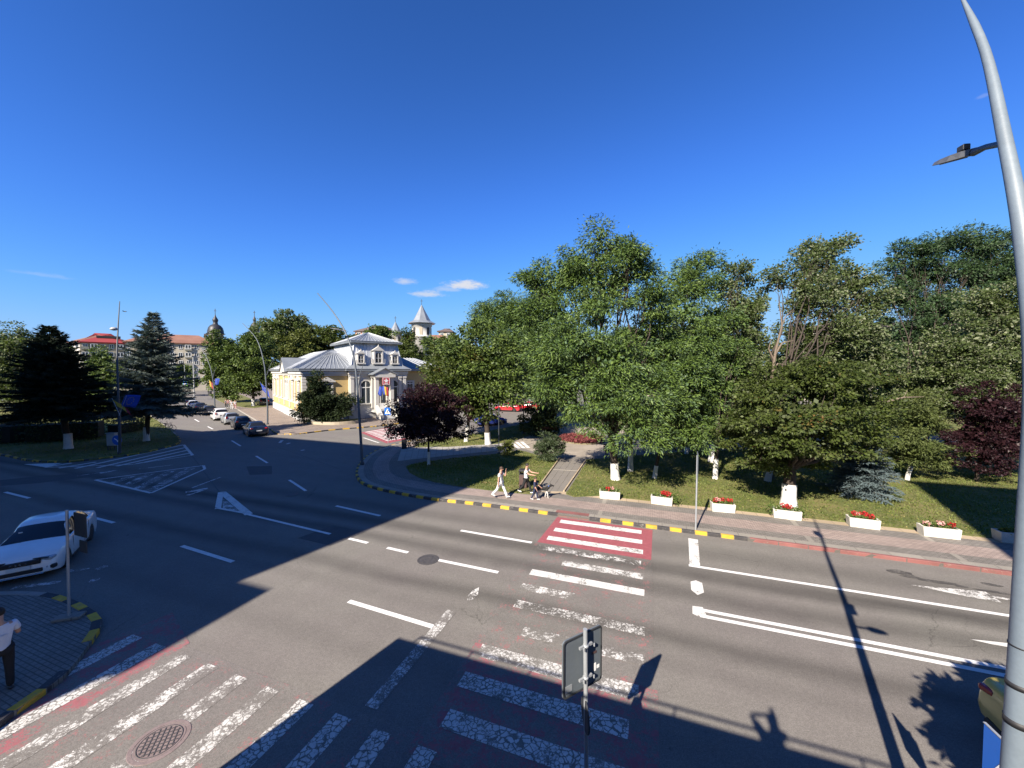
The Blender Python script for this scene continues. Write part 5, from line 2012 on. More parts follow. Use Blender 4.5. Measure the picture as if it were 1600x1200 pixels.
# --- left side: spruces, hedge, broad trees
conifer('dark_spruce', 'very dark spruce on the left traffic island with whitewashed foot', (107, 701), (76, 510), 142, 'needle_dark', 33, (100, 643), 0.26, 1.35, 1.1, (0.34, 0.095), shape=0.85, jag=0.30, steps=0.34)
conifer('blue_spruce', 'tall blue grey spruce on the traffic island beside the road', (229, 689), (240, 488), 132, 'needle_blue', 34, (229, 640), 0.22, 1.35, 1.1, (0.32, 0.085), shape=0.95, jag=0.32, steps=0.36)
broad_tree('park_tree', 'pale leaved lime at the far left edge behind the dark spruce', at(14, 640, LZ),
           [(18, 540, 34, 24), (-14, 560, 30, 34), (46, 565, 24, 28, 1), (14, 585, 40, 28, -1), (44, 610, 26, 18, -1), (-10, 615, 30, 18)], 'leaf', (0.34, 0.24), 34, 0.9, 34, 'leaf_lime', 0.3, gap=0.3, seed=35, white=1.0)
broad_tree('park_tree', 'small green tree between the two spruces with a white stem', at(164, 650, LZ),
           [(160, 562, 22, 18, 2), (175, 585, 26, 22), (150, 600, 24, 22, 1), (170, 625, 24, 16, -.5)], 'leaf', (0.30, 0.2), 36, 0.75, 32, 'leaf_green', 0.14, gap=0.3, seed=36, white=1.6)
broad_tree('park_tree', 'green tree behind the road end left of the zebra sign', at(283, 618, LZ),
           [(285, 585, 16, 14), (272, 598, 14, 12), (300, 600, 12, 10)], 'leaf', (0.5, 0.34), 20, 1.0, 28, 'leaf_green', 0.2, gap=0.2, seed=37, white=0)


def hedge(label, pts, h0, w, seed, mat='leaf_hedge', dens=230, leaf=(0.20, 0.13)):
    P0 = pts[0]
    t = thing('hedge', label, 'hedge', P0)
    rs = np.random.RandomState(seed)
    Ps, Ns = [], []
    for a, b_ in zip(pts, pts[1:]):
        d = b_ - a
        L = d.length
        n = int(L * (h0 * 2 + w) * dens / 10)
        s = np.array((d.y, -d.x, 0)) / L
        u = rs.rand(n, 1)
        side = rs.uniform(-1, 1, (n, 1))
        zz = rs.rand(n, 1)
        face = rs.rand(n, 1) < w / (2 * h0 + w)
        lat = np.where(face, side, np.sign(side) * rs.uniform(.85, 1.05, (n, 1)))
        z = np.where(face, rs.uniform(.92, 1.06, (n, 1)), zz)
        base = np.array(a - P0) + u * np.array(d)
        lump = 1 + 0.10 * np.sin(u * L * 1.3) + 0.07 * np.sin(u * L * 3.7 + 1)
        p = base + s * lat * w / 2 * lump + np.array([0, 0, 1]) * z * h0 * lump
        Ps.append(p)
        Ns.append(s * lat * (1 - face) + np.array([0, 0, 1.0]) * face + rs.normal(size=(n, 3)) * .4)
    P, N = np.concatenate(Ps), np.concatenate(Ns)
    D = rs.normal(size=P.shape) + N * .4
    link_mesh('foliage', leaf_mesh('foliage', P, D, N, leaf[0], leaf[1], M[mat], 'leaf', seed), None, t)
    b = MB()
    for a, b_ in zip(pts, pts[1:]):
        d = b_ - a
        m_ = (a + b_) / 2 - P0
        b.box((m_.x, m_.y, h0 * .38), (d.length - .6, w * .55, h0 * .7), math.atan2(d.y, d.x))
    b.build('stems', M['soil_dark'], t)
    return t


hedge('broad clipped hedge in deep shade along the left traffic island', [at(-70, 690, LZ), at(40, 690, LZ), at(165, 682, LZ)], 2.2, 3.4, 51, dens=520)
hedge('low dark hedge behind the grey cabinet on the island', [at(172, 679, LZ), at(222, 671, LZ)], 1.3, 2.0, 52, dens=420)
# --- right of the road that leads away and behind the villa
for (nm, lab, base, lobes, mt, sd, lf, den) in (
        ('park_tree', 'leafy tree leaning over the pavement left of the villa', at(396, 634, LZ), [(395, 545, 26, 26), (375, 570, 30, 30, 2), (410, 580, 22, 34, -1), (388, 600, 28, 20)], 'leaf_green', 71, (0.4, 0.26), 30),
        ('park_tree', 'bushy green tree beside the road that leads away', at(360, 629, LZ), [(352, 545, 22, 24, 2), (340, 575, 20, 30, 2), (362, 590, 26, 24), (350, 610, 16, 14)], 'leaf_green', 72, (0.42, 0.28), 28),
        ('lime_tree', 'tall pale crowned lime rising behind the left part of the villa', at(440, 626, LZ), [(445, 510, 34, 22), (420, 525, 22, 24, 2), (472, 522, 18, 24, 1), (440, 545, 30, 26)], 'leaf_lime', 73, (0.46, 0.32), 28),
        ('park_tree', 'yellowish green round tree just behind the villa roof', at(466, 628, LZ), [(468, 540, 26, 20), (450, 556, 24, 20, 1), (488, 552, 18, 20, 1)], 'leaf_yellowgreen', 74, (0.42, 0.28), 30),
        ('park_tree', 'dark tree behind the grey mansard roof', at(520, 626, LZ), [(515, 525, 18, 16), (500, 545, 20, 24, 1), (530, 545, 20, 24), (550, 535, 14, 14, 2)], 'leaf_elm', 75, (0.42, 0.28), 30),
        ('park_tree', 'green tree between the villa roof and the white church tower', at(645, 628, LZ), [(632, 540, 14, 24, 2), (622, 560, 20, 26), (650, 575, 16, 26, 1)], 'leaf_elm', 76, (0.42, 0.28), 30),
        ('park_tree', 'green tree below the white church tower', at(612, 622, LZ), [(600, 520, 18, 10, 4), (580, 518, 10, 7, 5), (690, 545, 26, 26, 0)], 'leaf_green', 77, (0.45, 0.3), 26),
        ('park_tree', 'small round tree standing on the verge behind the walking group', at(358, 627, LZ), [(358, 612, 9, 9)], 'leaf_shrub', 78, (0.25, 0.16), 50)):
    broad_tree(nm, lab, base, lobes, 'leaf', lf, den, 0.95, 32, mt, 0.28 if sd != 78 else 0.1, gap=0.3, seed=sd, white=1.4 if sd in (71, 72) else 0, branches=sd < 74)
# far skyline trees
rnd = random.Random(9)
fl = [(255, 612, 150), (330, 606, 175), (60, 612, 120), (120, 614, 128), (-20, 618, 110), (200, 612, 140), (560, 618, 120), (700, 612, 118)]
fn = ['behind the blue spruce', 'left of the black dome', 'behind the dark spruce', 'in front of the red roofed block', 'at the far left edge', 'in front of the cream block', 'behind the villa centre', 'right of the white church tower']
for i, (px, py, Y) in enumerate(fl):
    B = atY(px, 600, Y)
    B.z = 0
    k = 601 / Y
    hh = 11 if i not in (1,) else 12
    broad_tree('park_tree', 'distant green tree ' + fn[i], B, [(px, 582 - hh * k * .45, 4.2 * k, 3.2 * k), (px - 3 * k, 582 - hh * k * .25, 3.4 * k, 3 * k, 1), (px + 3 * k, 582 - hh * k * .2, 3.4 * k, 3 * k)], 'leaf', (0.7, 0.5), 12, 1.2, 26, 'leaf_green', 0.25, gap=0.2, seed=90 + i, white=0, branches=False)

# --- shrubs
broad_tree('yew_bush', 'large dark yew bush in front of the villa wall', at(507, 661, LZ), [(500, 618, 18, 26), (482, 632, 17, 20), (520, 630, 20, 18), (540, 634, 15, 14), (508, 645, 30, 13), (496, 598, 9, 16)], 'frond', (0.34, 0.10), 90, 0.55, 36, 'needle_yew', 0.2, gap=0.15, seed=81, white=0.7, droop=-.2, cat='bush')
broad_tree('shrub', 'upright grey green shrub beside the cross path', at(857, 719, LZ), [(857, 695, 18, 20), (848, 702, 12, 16), (866, 704, 13, 14, -.3)], 'frond', (0.17, 0.04), 300, 0.28, 40, 'leaf_shrub', 0.05, gap=0.1, seed=82, white=0, droop=-.3, cat='shrub', part='foliage')
broad_tree('shrub', 'small yellow green bush at the end of the slab terrace', at(788, 711, LZ), [(788, 700, 9, 9), (795, 697, 7, 8)], 'leaf', (0.12, 0.07), 280, 0.25, 34, 'leaf_yellowgreen', 0.04, gap=0.1, seed=83, white=0, cat='shrub', part='foliage')
broad_tree('bush', 'dark bush beside the red brown bench', at(838, 681, LZ), [(842, 655, 22, 26), (858, 650, 20, 24, 1)], 'leaf', (0.22, 0.14), 70, 0.5, 34, 'leaf_hedge', 0.08, gap=0.2, seed=84, white=0, cat='bush', part='foliage')
# unseen crown added out of frame to throw ragged shade at the kerb
broad_tree('unseen_shade_caster', 'unseen tree added beside the viewpoint to cast shade next to the yellow car', Vector((5.3, -0.2, 0.12)), [], 'leaf') if False else None

# flower bed of red leaves on the plaza
fb = thing('flower_bed', 'round bed of dark red foliage plants on the plaza', 'flower bed', at(909, 689))
M['coleus'] = mat_leaf('red_coleus', (0.10, 0.025, 0.028), (0.24, 0.075, 0.07), None, 0.15)
c0 = at(909, 689)
rx_, ry_ = (at(944, 689) - at(874, 689)).length / 2, (at(909, 682) - at(909, 696.5)).length / 2
b = MB()
pts = [(rx_ * math.cos(a), ry_ * math.sin(a)) for a in np.linspace(0, 2 * math.pi, 33)[:-1]]
b.prism(pts, 0.1, 0.24)
b.build('soil', M['earth'], fb)
rs = np.random.RandomState(3)
n = 5200
a = rs.uniform(0, 2 * math.pi, n)
q = np.sqrt(rs.rand(n))
P = np.stack([rx_ * q * np.cos(a), ry_ * q * np.sin(a), rs.uniform(.22, .42, n)], 1)
fo = link_mesh('foliage', leaf_mesh('foliage', P, rs.normal(size=(n, 3)) * (1, 1, .3), rs.normal(size=(n, 3)) * .5 + (0, 0, 1), 0.17, 0.12, M['coleus'], 'leaf', 3), None, fb)
fo['kind'] = 'stuff'

# --- grass blades on the lawns
M['blade'] = mat_leaf('grass_blade', (0.080, 0.118, 0.024), (0.185, 0.195, 0.062), None, 0.3, 0.6, dry=0.9, dryc=(0.24, 0.19, 0.09))


def in_poly(P, poly):
    x, y = P[:, 0], P[:, 1]
    ins = np.zeros(len(P), bool)
    n = len(poly)
    for i in range(n):
        x0, y0 = poly[i].x, poly[i].y
        x1, y1 = poly[(i + 1) % n].x, poly[(i + 1) % n].y
        c = ((y0 > y) != (y1 > y))
        ins ^= c & (x < (x1 - x0) * (y - y0) / (y1 - y0 + 1e-12) + x0)
    return ins


def grass(label, poly, dens, h, seed, xmax=60):
    rs = np.random.RandomState(seed)
    x0, x1 = min(p.x for p in poly), min(xmax, max(p.x for p in poly))
    y0, y1 = min(p.y for p in poly), max(p.y for p in poly)
    n = int((x1 - x0) * (y1 - y0) * dens)
    P = np.stack([rs.uniform(x0, x1, n), rs.uniform(y0, y1, n), np.full(n, LZ - .01)], 1)
    P = P[in_poly(P, poly)]
    pat = np.sin(P[:, 0] * 1.1 + np.sin(P[:, 1] * .9)) * np.sin(P[:, 1] * 1.3 + 2 * np.sin(P[:, 0] * .45))
    P = P[rs.rand(len(P)) < 0.62 + 0.38 * pat]
    n = len(P)
    D = np.stack([rs.normal(size=n) * .55, rs.normal(size=n) * .55, np.ones(n)], 1)
    N = rs.normal(size=(n, 3)) * (1, 1, .2)
    me = leaf_mesh('grass', P, D, N, h, 0.055, M['blade'], 'leaf', seed)
    return tag(link_mesh('grass', me), label, 'grass', kind='stuff')


M['fallen'] = mat_leaf('fallen_leaf', (0.20, 0.17, 0.05), (0.36, 0.32, 0.13), None, 0.1)
rs = np.random.RandomState(55)
n = 5200
Pm = np.stack([rs.uniform(2, 34, n), rs.uniform(10, 34, n), np.full(n, LZ + .03)], 1)
Pm = Pm[in_poly(Pm, lawn_polys['main'])]
Pm = Pm[(np.sin(Pm[:, 0] * .55) + np.sin(Pm[:, 1] * .8) + rs.normal(size=len(Pm)) * .6) > 0.2]
m = len(Pm)
tag(link_mesh('fallen_leaves', leaf_mesh('fallen_leaves', Pm, rs.normal(size=(m, 3)) * (1, 1, .15), rs.normal(size=(m, 3)) * .35 + (0, 0, 1), .085, .055, M['fallen'], 'leaf', 5)), 'pale fallen leaves scattered on the lawn before the park trees', 'leaves', kind='stuff')
grass('short uneven grass on the lawn in front of the park trees', lawn_polys['main'], 110, 0.10, 5, 34)
grass('short grass on the corner lawn beside the slab terrace', lawn_polys['corner'], 150, 0.11, 6)
grass('short grass between the slab terrace and the parked cars', lawn_polys['back'], 50, 0.13, 7)
grass('short grass on the left traffic island', [p for p in isl_line if p.x > -62 and p.y < 56] + [at(20, 655), at(-20, 700)], 24, 0.13, 8)
# ---------------------------------------------------------------- street furniture
M['pole_blue'] = simple('blue_grey_pole_paint', (0.135, 0.168, 0.20), 0.5, 0.0, var=0.12, scale=2.2, bump=0.08, bscale=25)
M['pole_dark'] = simple('dark_pole_paint', (0.04, 0.048, 0.058), 0.5, 0.1, var=0.1)
M['pole_mid'] = simple('grey_pole_paint', (0.085, 0.10, 0.118), 0.5, 0.1, var=0.12)
M['lamp_grey'] = simple('lamp_housing', (0.10, 0.105, 0.115), 0.5, 0.2, var=0.1)
M['lamp_glass'] = simple('lamp_glass', (0.35, 0.36, 0.36), 0.25, var=0.05)
M['galv'] = simple('galvanised_steel', (0.36, 0.38, 0.40), 0.45, 0.4, var=0.12, scale=4)
M['sign_back'] = simple('sign_back_grey', (0.108, 0.127, 0.145), 0.6, 0.1, var=0.1, scale=1.5)
M['sign_dark'] = simple('sign_edge_dark', (0.03, 0.032, 0.035), 0.6, var=0.1)
M['sign_blue'] = simple('sign_blue', (0.012, 0.115, 0.48), 0.4, var=0.05)
M['box_grey'] = simple('box_grey_plastic', (0.33, 0.34, 0.32), 0.6, var=0.08)
M['black_strap'] = simple('black_strap', (0.02, 0.02, 0.022), 0.6, var=0.1)
M['plastic_black'] = simple('black_plastic', (0.025, 0.025, 0.027), 0.5, var=0.1)
M['bin_brown'] = simple('brown_bin', (0.075, 0.045, 0.042), 0.6, var=0.15)
M['planter'] = simple('white_planter', (0.54, 0.52, 0.46), 0.85, var=0.26, scale=2.5, bump=0.3, bscale=14)
M['soil'] = simple('potting_soil', (0.05, 0.038, 0.028), 0.95, var=0.3)
M['flower_red'] = mat_leaf('red_petal', (0.30, 0.012, 0.016), (0.48, 0.03, 0.035), None, 0.2)
M['flower_pink'] = mat_leaf('pink_petal', (0.55, 0.24, 0.24), (0.68, 0.42, 0.40), None, 0.2)
M['leaf_flower'] = mat_leaf('flower_leaf', (0.05, 0.085, 0.02), (0.13, 0.17, 0.045), None, 0.25)
M['bench_red'] = simple('bench_red_wood', (0.16, 0.055, 0.04), 0.7, var=0.2, scale=4)
M['bench_dark'] = simple('bench_dark_wood', (0.05, 0.03, 0.025), 0.7, var=0.2, scale=4)
M['flag_blue'] = simple('blue_flag', (0.012, 0.045, 0.30), 0.8, var=0.1)
M['flag_yellow'] = simple('yellow_cloth', (0.42, 0.29, 0.03), 0.8, var=0.08)
M['flag_red'] = simple('red_cloth', (0.24, 0.015, 0.025), 0.8, var=0.08)
M['sign_green'] = simple('fluorescent_green', (0.25, 0.62, 0.10), 0.5, var=0.05)


def star_flag(parent, name, o, u, v, stars=True, wave=0.06, mats=('flag_blue',)):
    """rippled cloth flag; o corner, u along the staff side, v along the fly; vertical bands of mats"""
    o, u, v = Vector(o), Vector(u), Vector(v)
    n = u.cross(v).normalized()
    fl = None
    nb = len(mats)
    NX, NY = 12, 6
    for bnd in range(nb):
        b = MB()
        vs, fs = [], []
        for i in range(NX // nb + 1):
            for j in range(NY + 1):
                a = (bnd * (NX // nb) + i) / NX
                c = j / NY
                w = math.sin(a * 7 + c * 2.5) * wave * (0.3 + a) + math.cos(c * 5 + a * 3) * wave * .5
                vs.append(o + v * a + u * c + n * w + Vector((0, 0, -.10 * a * a * v.length)))
        q = NY + 1
        for i in range(NX // nb):
            for j in range(NY):
                fs.append((i * q + j, (i + 1) * q + j, (i + 1) * q + j + 1, i * q + j + 1))
        b.add(vs, fs, True)
        po = b.build('cloth' if nb == 1 else 'cloth_band', M[mats[bnd]], parent, fix=False)
        md = po.modifiers.new('thickness', 'SOLIDIFY')
        md.thickness = 0.008
    if stars:
        for k in range(12):
            an = k * math.pi / 6
            b = MB()
            a, c = 0.5 + .2 * math.sin(an), 0.5 + .3 * math.cos(an)
            w = math.sin(a * 7 + c * 2.5) * wave * (0.3 + a) + math.cos(c * 5 + a * 3) * wave * .5
            p = o + v * a + u * c + n * w + Vector((0, 0, -.10 * a * a * v.length))
            pts = []
            for i in range(10):
                r = (0.045 if i % 2 == 0 else 0.019) * v.length
                t = math.pi / 2 + i * math.pi / 5
                pts.append(p + v.normalized() * r * math.cos(t) + u.normalized() * r * math.sin(t) - n * .012)
            b.extrude(pts, n * .024)
            b.build('star', M['flag_yellow'], parent)


def lamp_head(b_arm, root, p, d, L=1.15, w=0.34, box=False, tilt=0.0):
    """flat pointed LED head at p along d"""
    d = Vector(d).normalized()
    s = d.cross(Vector((0, 0, 1))).normalized()
    s = Matrix.Rotation(tilt, 3, d) @ s
    up = s.cross(d).normalized()
    prof = [(0, .06, .05), (.14, .10, .055), (.35, w / 2, .05), (.62, w / 2 * .95, .04), (.86, w / 2 * .66, .025), (1.0, w / 2 * .2, .010)]
    b = MB()
    rings = []
    for t, hw, th in prof:
        c = Vector(p) + d * L * t
        rings.append([c - s * hw - up * th * .35, c - s * hw * .7 + up * th, c + s * hw * .7 + up * th, c + s * hw - up * th * .35, c + s * hw * .8 - up * th * .55, c - s * hw * .8 - up * th * .55])
    vs = [q for r in rings for q in r]
    fs = []
    for i in range(len(rings) - 1):
        for k in range(6):
            fs.append((i * 6 + k, i * 6 + (k + 1) % 6, i * 6 + 6 + (k + 1) % 6, i * 6 + 6 + k))
    b.add(vs, fs)
    b.add(rings[0], [tuple(range(6))])
    b.add(rings[-1], [tuple(range(6))])
    h = b.build('lamp_head', M['lamp_grey'], root)
    b = MB()
    c = Vector(p) + d * L * .5
    b.extrude([c - s * w * .3 - d * .16 * L - up * .02, c + s * w * .3 - d * .16 * L - up * .02, c + s * w * .26 + d * .2 * L - up * .014, c - s * w * .26 + d * .2 * L - up * .014], -up * .016)
    b.build('lens', M['lamp_glass'], h)
    if box:
        b = MB()
        b.bbox(Vector(p) + d * .42 * L * .6 + up * .085, (.10, .08, .075), .01, math.atan2(d.y, d.x))
        b.build('sensor_box', M['plastic_black'], h)
    return h


# --- tall lamp post at the right edge, close to the viewpoint
def lp(px, py, Y):
    return atY(px, py, Y)


lb_ = Vector((4.84, 3.60, 0))
lamp = thing('street_lamp', 'tall blue grey lamp post close by at the right edge, curved over the road', 'street lamp', (lb_.x, lb_.y, KZ))
ctl = [(lb_.x, lb_.y, KZ), (4.875, 3.60, 2.6), (4.935, 3.62, 5.2), (4.985, 3.66, 6.9), (5.07, 3.86, 8.3), (5.255, 4.20, 9.55), (5.48, 4.58, 10.7), (5.70, 5.03, 11.72)]
P_ = [Vector(c) for c in ctl]
path = []
for i in range(len(P_) - 1):
    p0, p1, p2, p3 = P_[max(i - 1, 0)], P_[i], P_[i + 1], P_[min(i + 2, len(P_) - 1)]
    for k in range(5):
        t = k / 5
        path.append(0.5 * ((2 * p1) + (-p0 + p2) * t + (2 * p0 - 5 * p1 + 4 * p2 - p3) * t * t + (-p0 + 3 * p1 - 3 * p2 + p3) * t ** 3))
path.append(P_[-1])
zs = [p.z for p in path]
rad = [float(np.interp(z, [0, 3, 6, 8, 10, 11.2, 11.72], [.104, .100, .086, .069, .050, .036, .016])) for z in zs]
b = MB()
b.tube([p - lamp.location for p in path], rad, 24)
b.build('pole', M['pole_blue'], lamp, fix=False)


def pole_at(z):
    for a, c in zip(path, path[1:]):
        if a.z <= z <= c.z:
            return a.lerp(c, (z - a.z) / (c.z - a.z))


b = MB()
b.bbox((0, 0, .02), (.42, .42, .05), .01)
b.build('base_plate', M['galv'], lamp)
for z, h, r in ((3.98, .05, .0965), (4.36, .012, .0945), (3.62, .06, .0985)):
    p = pole_at(z) - lamp.location
    b = MB()
    b.lathe([(.09, -h / 2), (r + .004, -h / 2), (r + .004, h / 2), (.09, h / 2)], 24, p)
    b.build('strap', M['black_strap'], lamp)
# grey box on the pole
p = pole_at(6.72)
bx = thing('junction_box', 'grey plastic box strapped to the near lamp post', 'box', p + Vector((-.02, -.16, 0)), R(-38))
b = MB()
b.bbox((0, 0, 0), (.24, .16, .34), .018)
b.build('housing', M['box_grey'], bx)
b = MB()
b.bbox((0, -.083, 0), (.21, .012, .31), .004)
b.build('lid', M['box_grey'], bx)
b = MB()
b.lathe([(.09, -.30), (.107, -.30), (.107, -.22), (.09, -.22)], 20, (.02, .16, 0))
b.build('strap', M['black_strap'], bx)
# arm and lamp head
pa = pole_at(9.42)
tip = atY(1461, 257, 5.35)
el = atY(1522, 238, 4.83)
b = MB()
b.tube([pa - lamp.location, (pa.lerp(el, .6) + Vector((0, 0, .02))) - lamp.location, el - lamp.location], [.032, .032, .045], 10)
b.build('arm', M['lamp_grey'], lamp)
d_ = (tip - el).normalized()
s0 = d_.cross(Vector((0, 0, 1))).normalized()
vr = el - Vector((0, 0, CAM_H))
vr = (vr - d_ * vr.dot(d_)).normalized()
LTILT = math.atan2(s0.cross(vr).dot(d_), s0.dot(vr))
LTILT = (LTILT - math.pi if LTILT > math.pi / 2 else LTILT + math.pi if LTILT < -math.pi / 2 else LTILT) * 0.8
lamp_head(None, lamp, el - lamp.location, tip - el, (tip - el).length, 0.28, True, LTILT)
# lower lamp for the pavement, pointing away from the road
b = MB()
pb = pole_at(5.9)
b.tube([pb - lamp.location, pb + Vector((.26, -.17, .06)) - lamp.location], [.03, .035], 8)
b.build('arm', M['lamp_grey'], lamp)
lamp_head(None, lamp, pb + Vector((.26, -.17, .06)) - lamp.location, (.8, -.55, .05), .42, .24)


def curved_lamp(label, foot, tip, mids, group, arm=None, arm2=None, r0=.10, zb=KZ, flag=None, mat='pole_mid', dark_to=None):
    """slim street lamp through photo points at its own distance"""
    F = at(*foot, zb)
    Y = F.y
    t = thing('street_lamp', label, 'street lamp', F, 0, group)
    pts = [Vector((0, 0, 0))] + [atY(*m, Y + dy) - F for m, dy in mids] + [atY(tip[0], tip[1], Y + tip[2]) - F]
    sm = []
    for i in range(len(pts) - 1):
        p0, p1, p2, p3 = pts[max(i - 1, 0)], pts[i], pts[i + 1], pts[min(i + 2, len(pts) - 1)]
        for k in range(4):
            q = k / 4
            sm.append(0.5 * ((2 * p1) + (-p0 + p2) * q + (2 * p0 - 5 * p1 + 4 * p2 - p3) * q * q + (-p0 + 3 * p1 - 3 * p2 + p3) * q ** 3))
    sm.append(pts[-1])
    H = sm[-1].z
    b = MB()
    b.tube(sm, [r0 * (1 - .72 * max(0, p.z / H) ** 1.5) for p in sm], 10)
    b.build('pole', M[mat], t, fix=False)
    b = MB()
    b.lathe([(r0 * 1.5, 0), (r0 * 1.5, .12), (r0 * 1.15, .2)], 12)
    b.build('base_plate', M['pole_dark'], t)
    for a in ((arm,) if arm else ()):
        s_ = atY(*a[0], Y) - F
        e_ = atY(*a[1], Y) - F
        b = MB()
        b.tube([s_, s_.lerp(e_, .5)], [.03, .03], 6)
        b.build('arm', M['lamp_grey'], t)
        lamp_head(None, t, s_.lerp(e_, .45), e_ - s_, (e_ - s_).length * .6, .3)
    for a in ((arm2,) if arm2 else ()):
        q = [atY(*c, Y) - F for c in a]
        b = MB()
        b.tube(q, [.04, .03, .012], 8)
        b.build('arm', M[mat], t)
    return t, F


G = 'curved street lamps along the roads'
curved_lamp('curved lamp post on the park corner in front of the villa', (566, 726), (496, 458, 2.5), [((564, 690), 0), ((560, 630), 0), ((554, 565), .2), ((540, 520), .7), ((520, 487), 1.4)], G, ((541, 517), (517, 513)), ((560, 606), (563, 582), (571, 562)))
lt, LF = curved_lamp('straight looking dark lamp post with flags on the left traffic island', (187, 709), (187, 471, 2.0), [((187, 670), 0), ((185, 620), 0), ((183, 560), .3), ((184, 520), .9)], G, None, None, mat='pole_dark', zb=LZ)
b = MB()
b.lathe([(.05, 0), (.24, .05), (.26, .16), (.14, .26), (.03, .28)], 12, atY(183, 517, LF.y) - LF + Vector((0, -.25, 0)))
b.build('lamp_head', M['lamp_glass'], lt)
curved_lamp('curved lamp post with a blue flag at the left corner of the villa', (418, 663), (379, 505, 2), [((418, 635), 0), ((416, 600), 0), ((412, 565), .2), ((401, 530), .8)], G, None, ((417, 586), (421, 573), (427, 562)))
curved_lamp('far curved lamp post with flags beside the leaning roadside tree', (336, 640), (312, 541, 2), [((335, 620), 0), ((333, 595), 0), ((329, 575), .2), ((321, 555), .8)], G, None, ((333, 590), (335, 580), (338, 573)))


def flag(label, foot, corner_px, Y, u, v, mats, stars, staff=None, sc=1.0):
    p = atY(*corner_px, Y)
    t = thing('flag', label, 'flag', p)
    star_flag(t, 'cloth', (0, 0, 0), Vector(u), Vector(v), stars, 0.05, mats)
    if staff:
        b = MB()
        b.tube([atY(*staff[0], Y) - p, atY(*staff[1], Y) - p], [.018, .018], 6)
        b.build('staff', M['galv'], t)
    return t


TRI = ('flag_blue', 'flag_yellow', 'flag_red')
flag('blue flag with yellow stars on the island lamp post', None, (187.5, 636), LF.y - .2, (.5, 0, 1.0), (1.15, .1, .05), ('flag_blue',), True, ((186, 650), (198, 618)))
flag('tricolour flag hanging from the island lamp post', None, (176, 624), LF.y - .25, (.35, 0, -.55), (1.2, .1, -.75), ('flag_yellow', 'flag_yellow', 'flag_red'), False, ((187, 648), (175, 622)))
VL = at(418, 663).y
flag('blue flag with yellow stars on the lamp post at the villa corner', None, (407, 598), VL - .2, (.25, 0, -.95), (1.1, -.1, -1.0), ('flag_blue',), True, ((417, 622), (406, 596)))
FL = at(336, 640).y
flag('red and yellow flag on the far curved lamp post', None, (327, 594), FL - .2, (.1, 0, -1.1), (.9, 0, -.8), ('flag_yellow', 'flag_red', 'flag_red'), False, ((334, 606), (326, 593)))
flag('blue flag on the far curved lamp post', None, (335, 602), FL - .2, (.25, 0, 1.2), (.7, 0, .1), ('flag_blue',), True, ((334, 606), (339, 592)))
PO = at(600, 656).y - 1.0
flag('tricolour flag at the villa entrance', None, (599, 617), PO, (-.1, 0, 1.25), (.75, 0, -.15), TRI, False, ((597, 626), (600, 602)))
flag('blue starred flag at the villa entrance', None, (590, 616), PO, (.3, 0, 1.2), (.5, 0, -.3), ('flag_blue',), True, ((588, 624), (594, 600)))


# --- traffic signs
def tri_man(b, s, d=-.02):
    """white triangle with a walking figure (s half size), drawn in the xz plane"""
    pass


def ped_sign(label, foot, top_py, size_px, zb=KZ, rz=0.0, group='blue pedestrian crossing signs'):
    F = at(*foot, zb)
    t = thing('crossing_sign', label, 'traffic sign', F, rz, group)
    zt = atY(foot[0], top_py, F.y).z - F.z
    s = size_px * F.y / 601
    b = MB()
    b.tube([(0, 0, 0), (0, 0, zt)], .03, 8)
    b.build('post', M['galv'], t)
    b = MB()
    b.bbox((0, -.045, zt - s * .55), (s, .02, s * 1.1), .008)
    pl_ = b.build('panel', M['sign_blue'], t)
    b = MB()
    c = zt - s * .55
    b.extrude([(-.40 * s, -.058, c - .36 * s), (.40 * s, -.058, c - .36 * s), (0, -.058, c + .42 * s)], (0, -.006, 0))
    b.build('triangle', M['white_plain'], pl_)
    b = MB()
    b.extrude([(-.05 * s, -.066, c + .05 * s), (.05 * s, -.066, c + .05 * s), (.14 * s, -.066, c - .30 * s), (.07 * s, -.066, c - .30 * s), (0, -.066, c - .1 * s), (-.09 * s, -.066, c - .30 * s), (-.15 * s, -.066, c - .30 * s)], (0, -.004, 0))
    b.box((0, -.068, c + .11 * s), (.08 * s, .004, .08 * s))
    b.build('figure', M['plastic_black'], pl_)
    return t


ped_sign('blue crossing sign with white triangle in front of the villa porch', (606.5, 692), 637, 10.5, rz=R(-12))
sr_ = Vector((5.66, 4.22, KZ))
t = thing('crossing_sign', 'blue crossing sign at the very bottom right, mostly cut off behind the near lamp post', 'traffic sign', sr_)
sd = Vector((-.26, -.965, 0)).normalized()
sn = Vector((-.965, .26, 0))
b = MB()
b.tube([-sn * .05, -sn * .05 + Vector((0, 0, 2.55))], .03, 10)
b.build('post', M['galv'], t)
an_ = math.atan2(sd.y, sd.x)
b = MB()
b.bbox((0, 0, 2.28), (.66, .02, .66), .008, an_)
pn = b.build('panel', M['sign_blue'], t)
b = MB()
b.extrude([sd * -.25 + sn * .011 + Vector((0, 0, 2.04)), sd * .25 + sn * .011 + Vector((0, 0, 2.04)), sn * .011 + Vector((0, 0, 2.5))], sn * .005)
b.build('triangle', M['white_plain'], pn)
b = MB()
b.box((0, 0, 2.614), (.66, .028, .01), an_)
b.build('rim', M['galv'], pn)

# big sign seen from behind, bottom centre
sb = Vector((1.12, 4.62, KZ))


def sP(px, py, Y):
    return atY(px, py, Y)


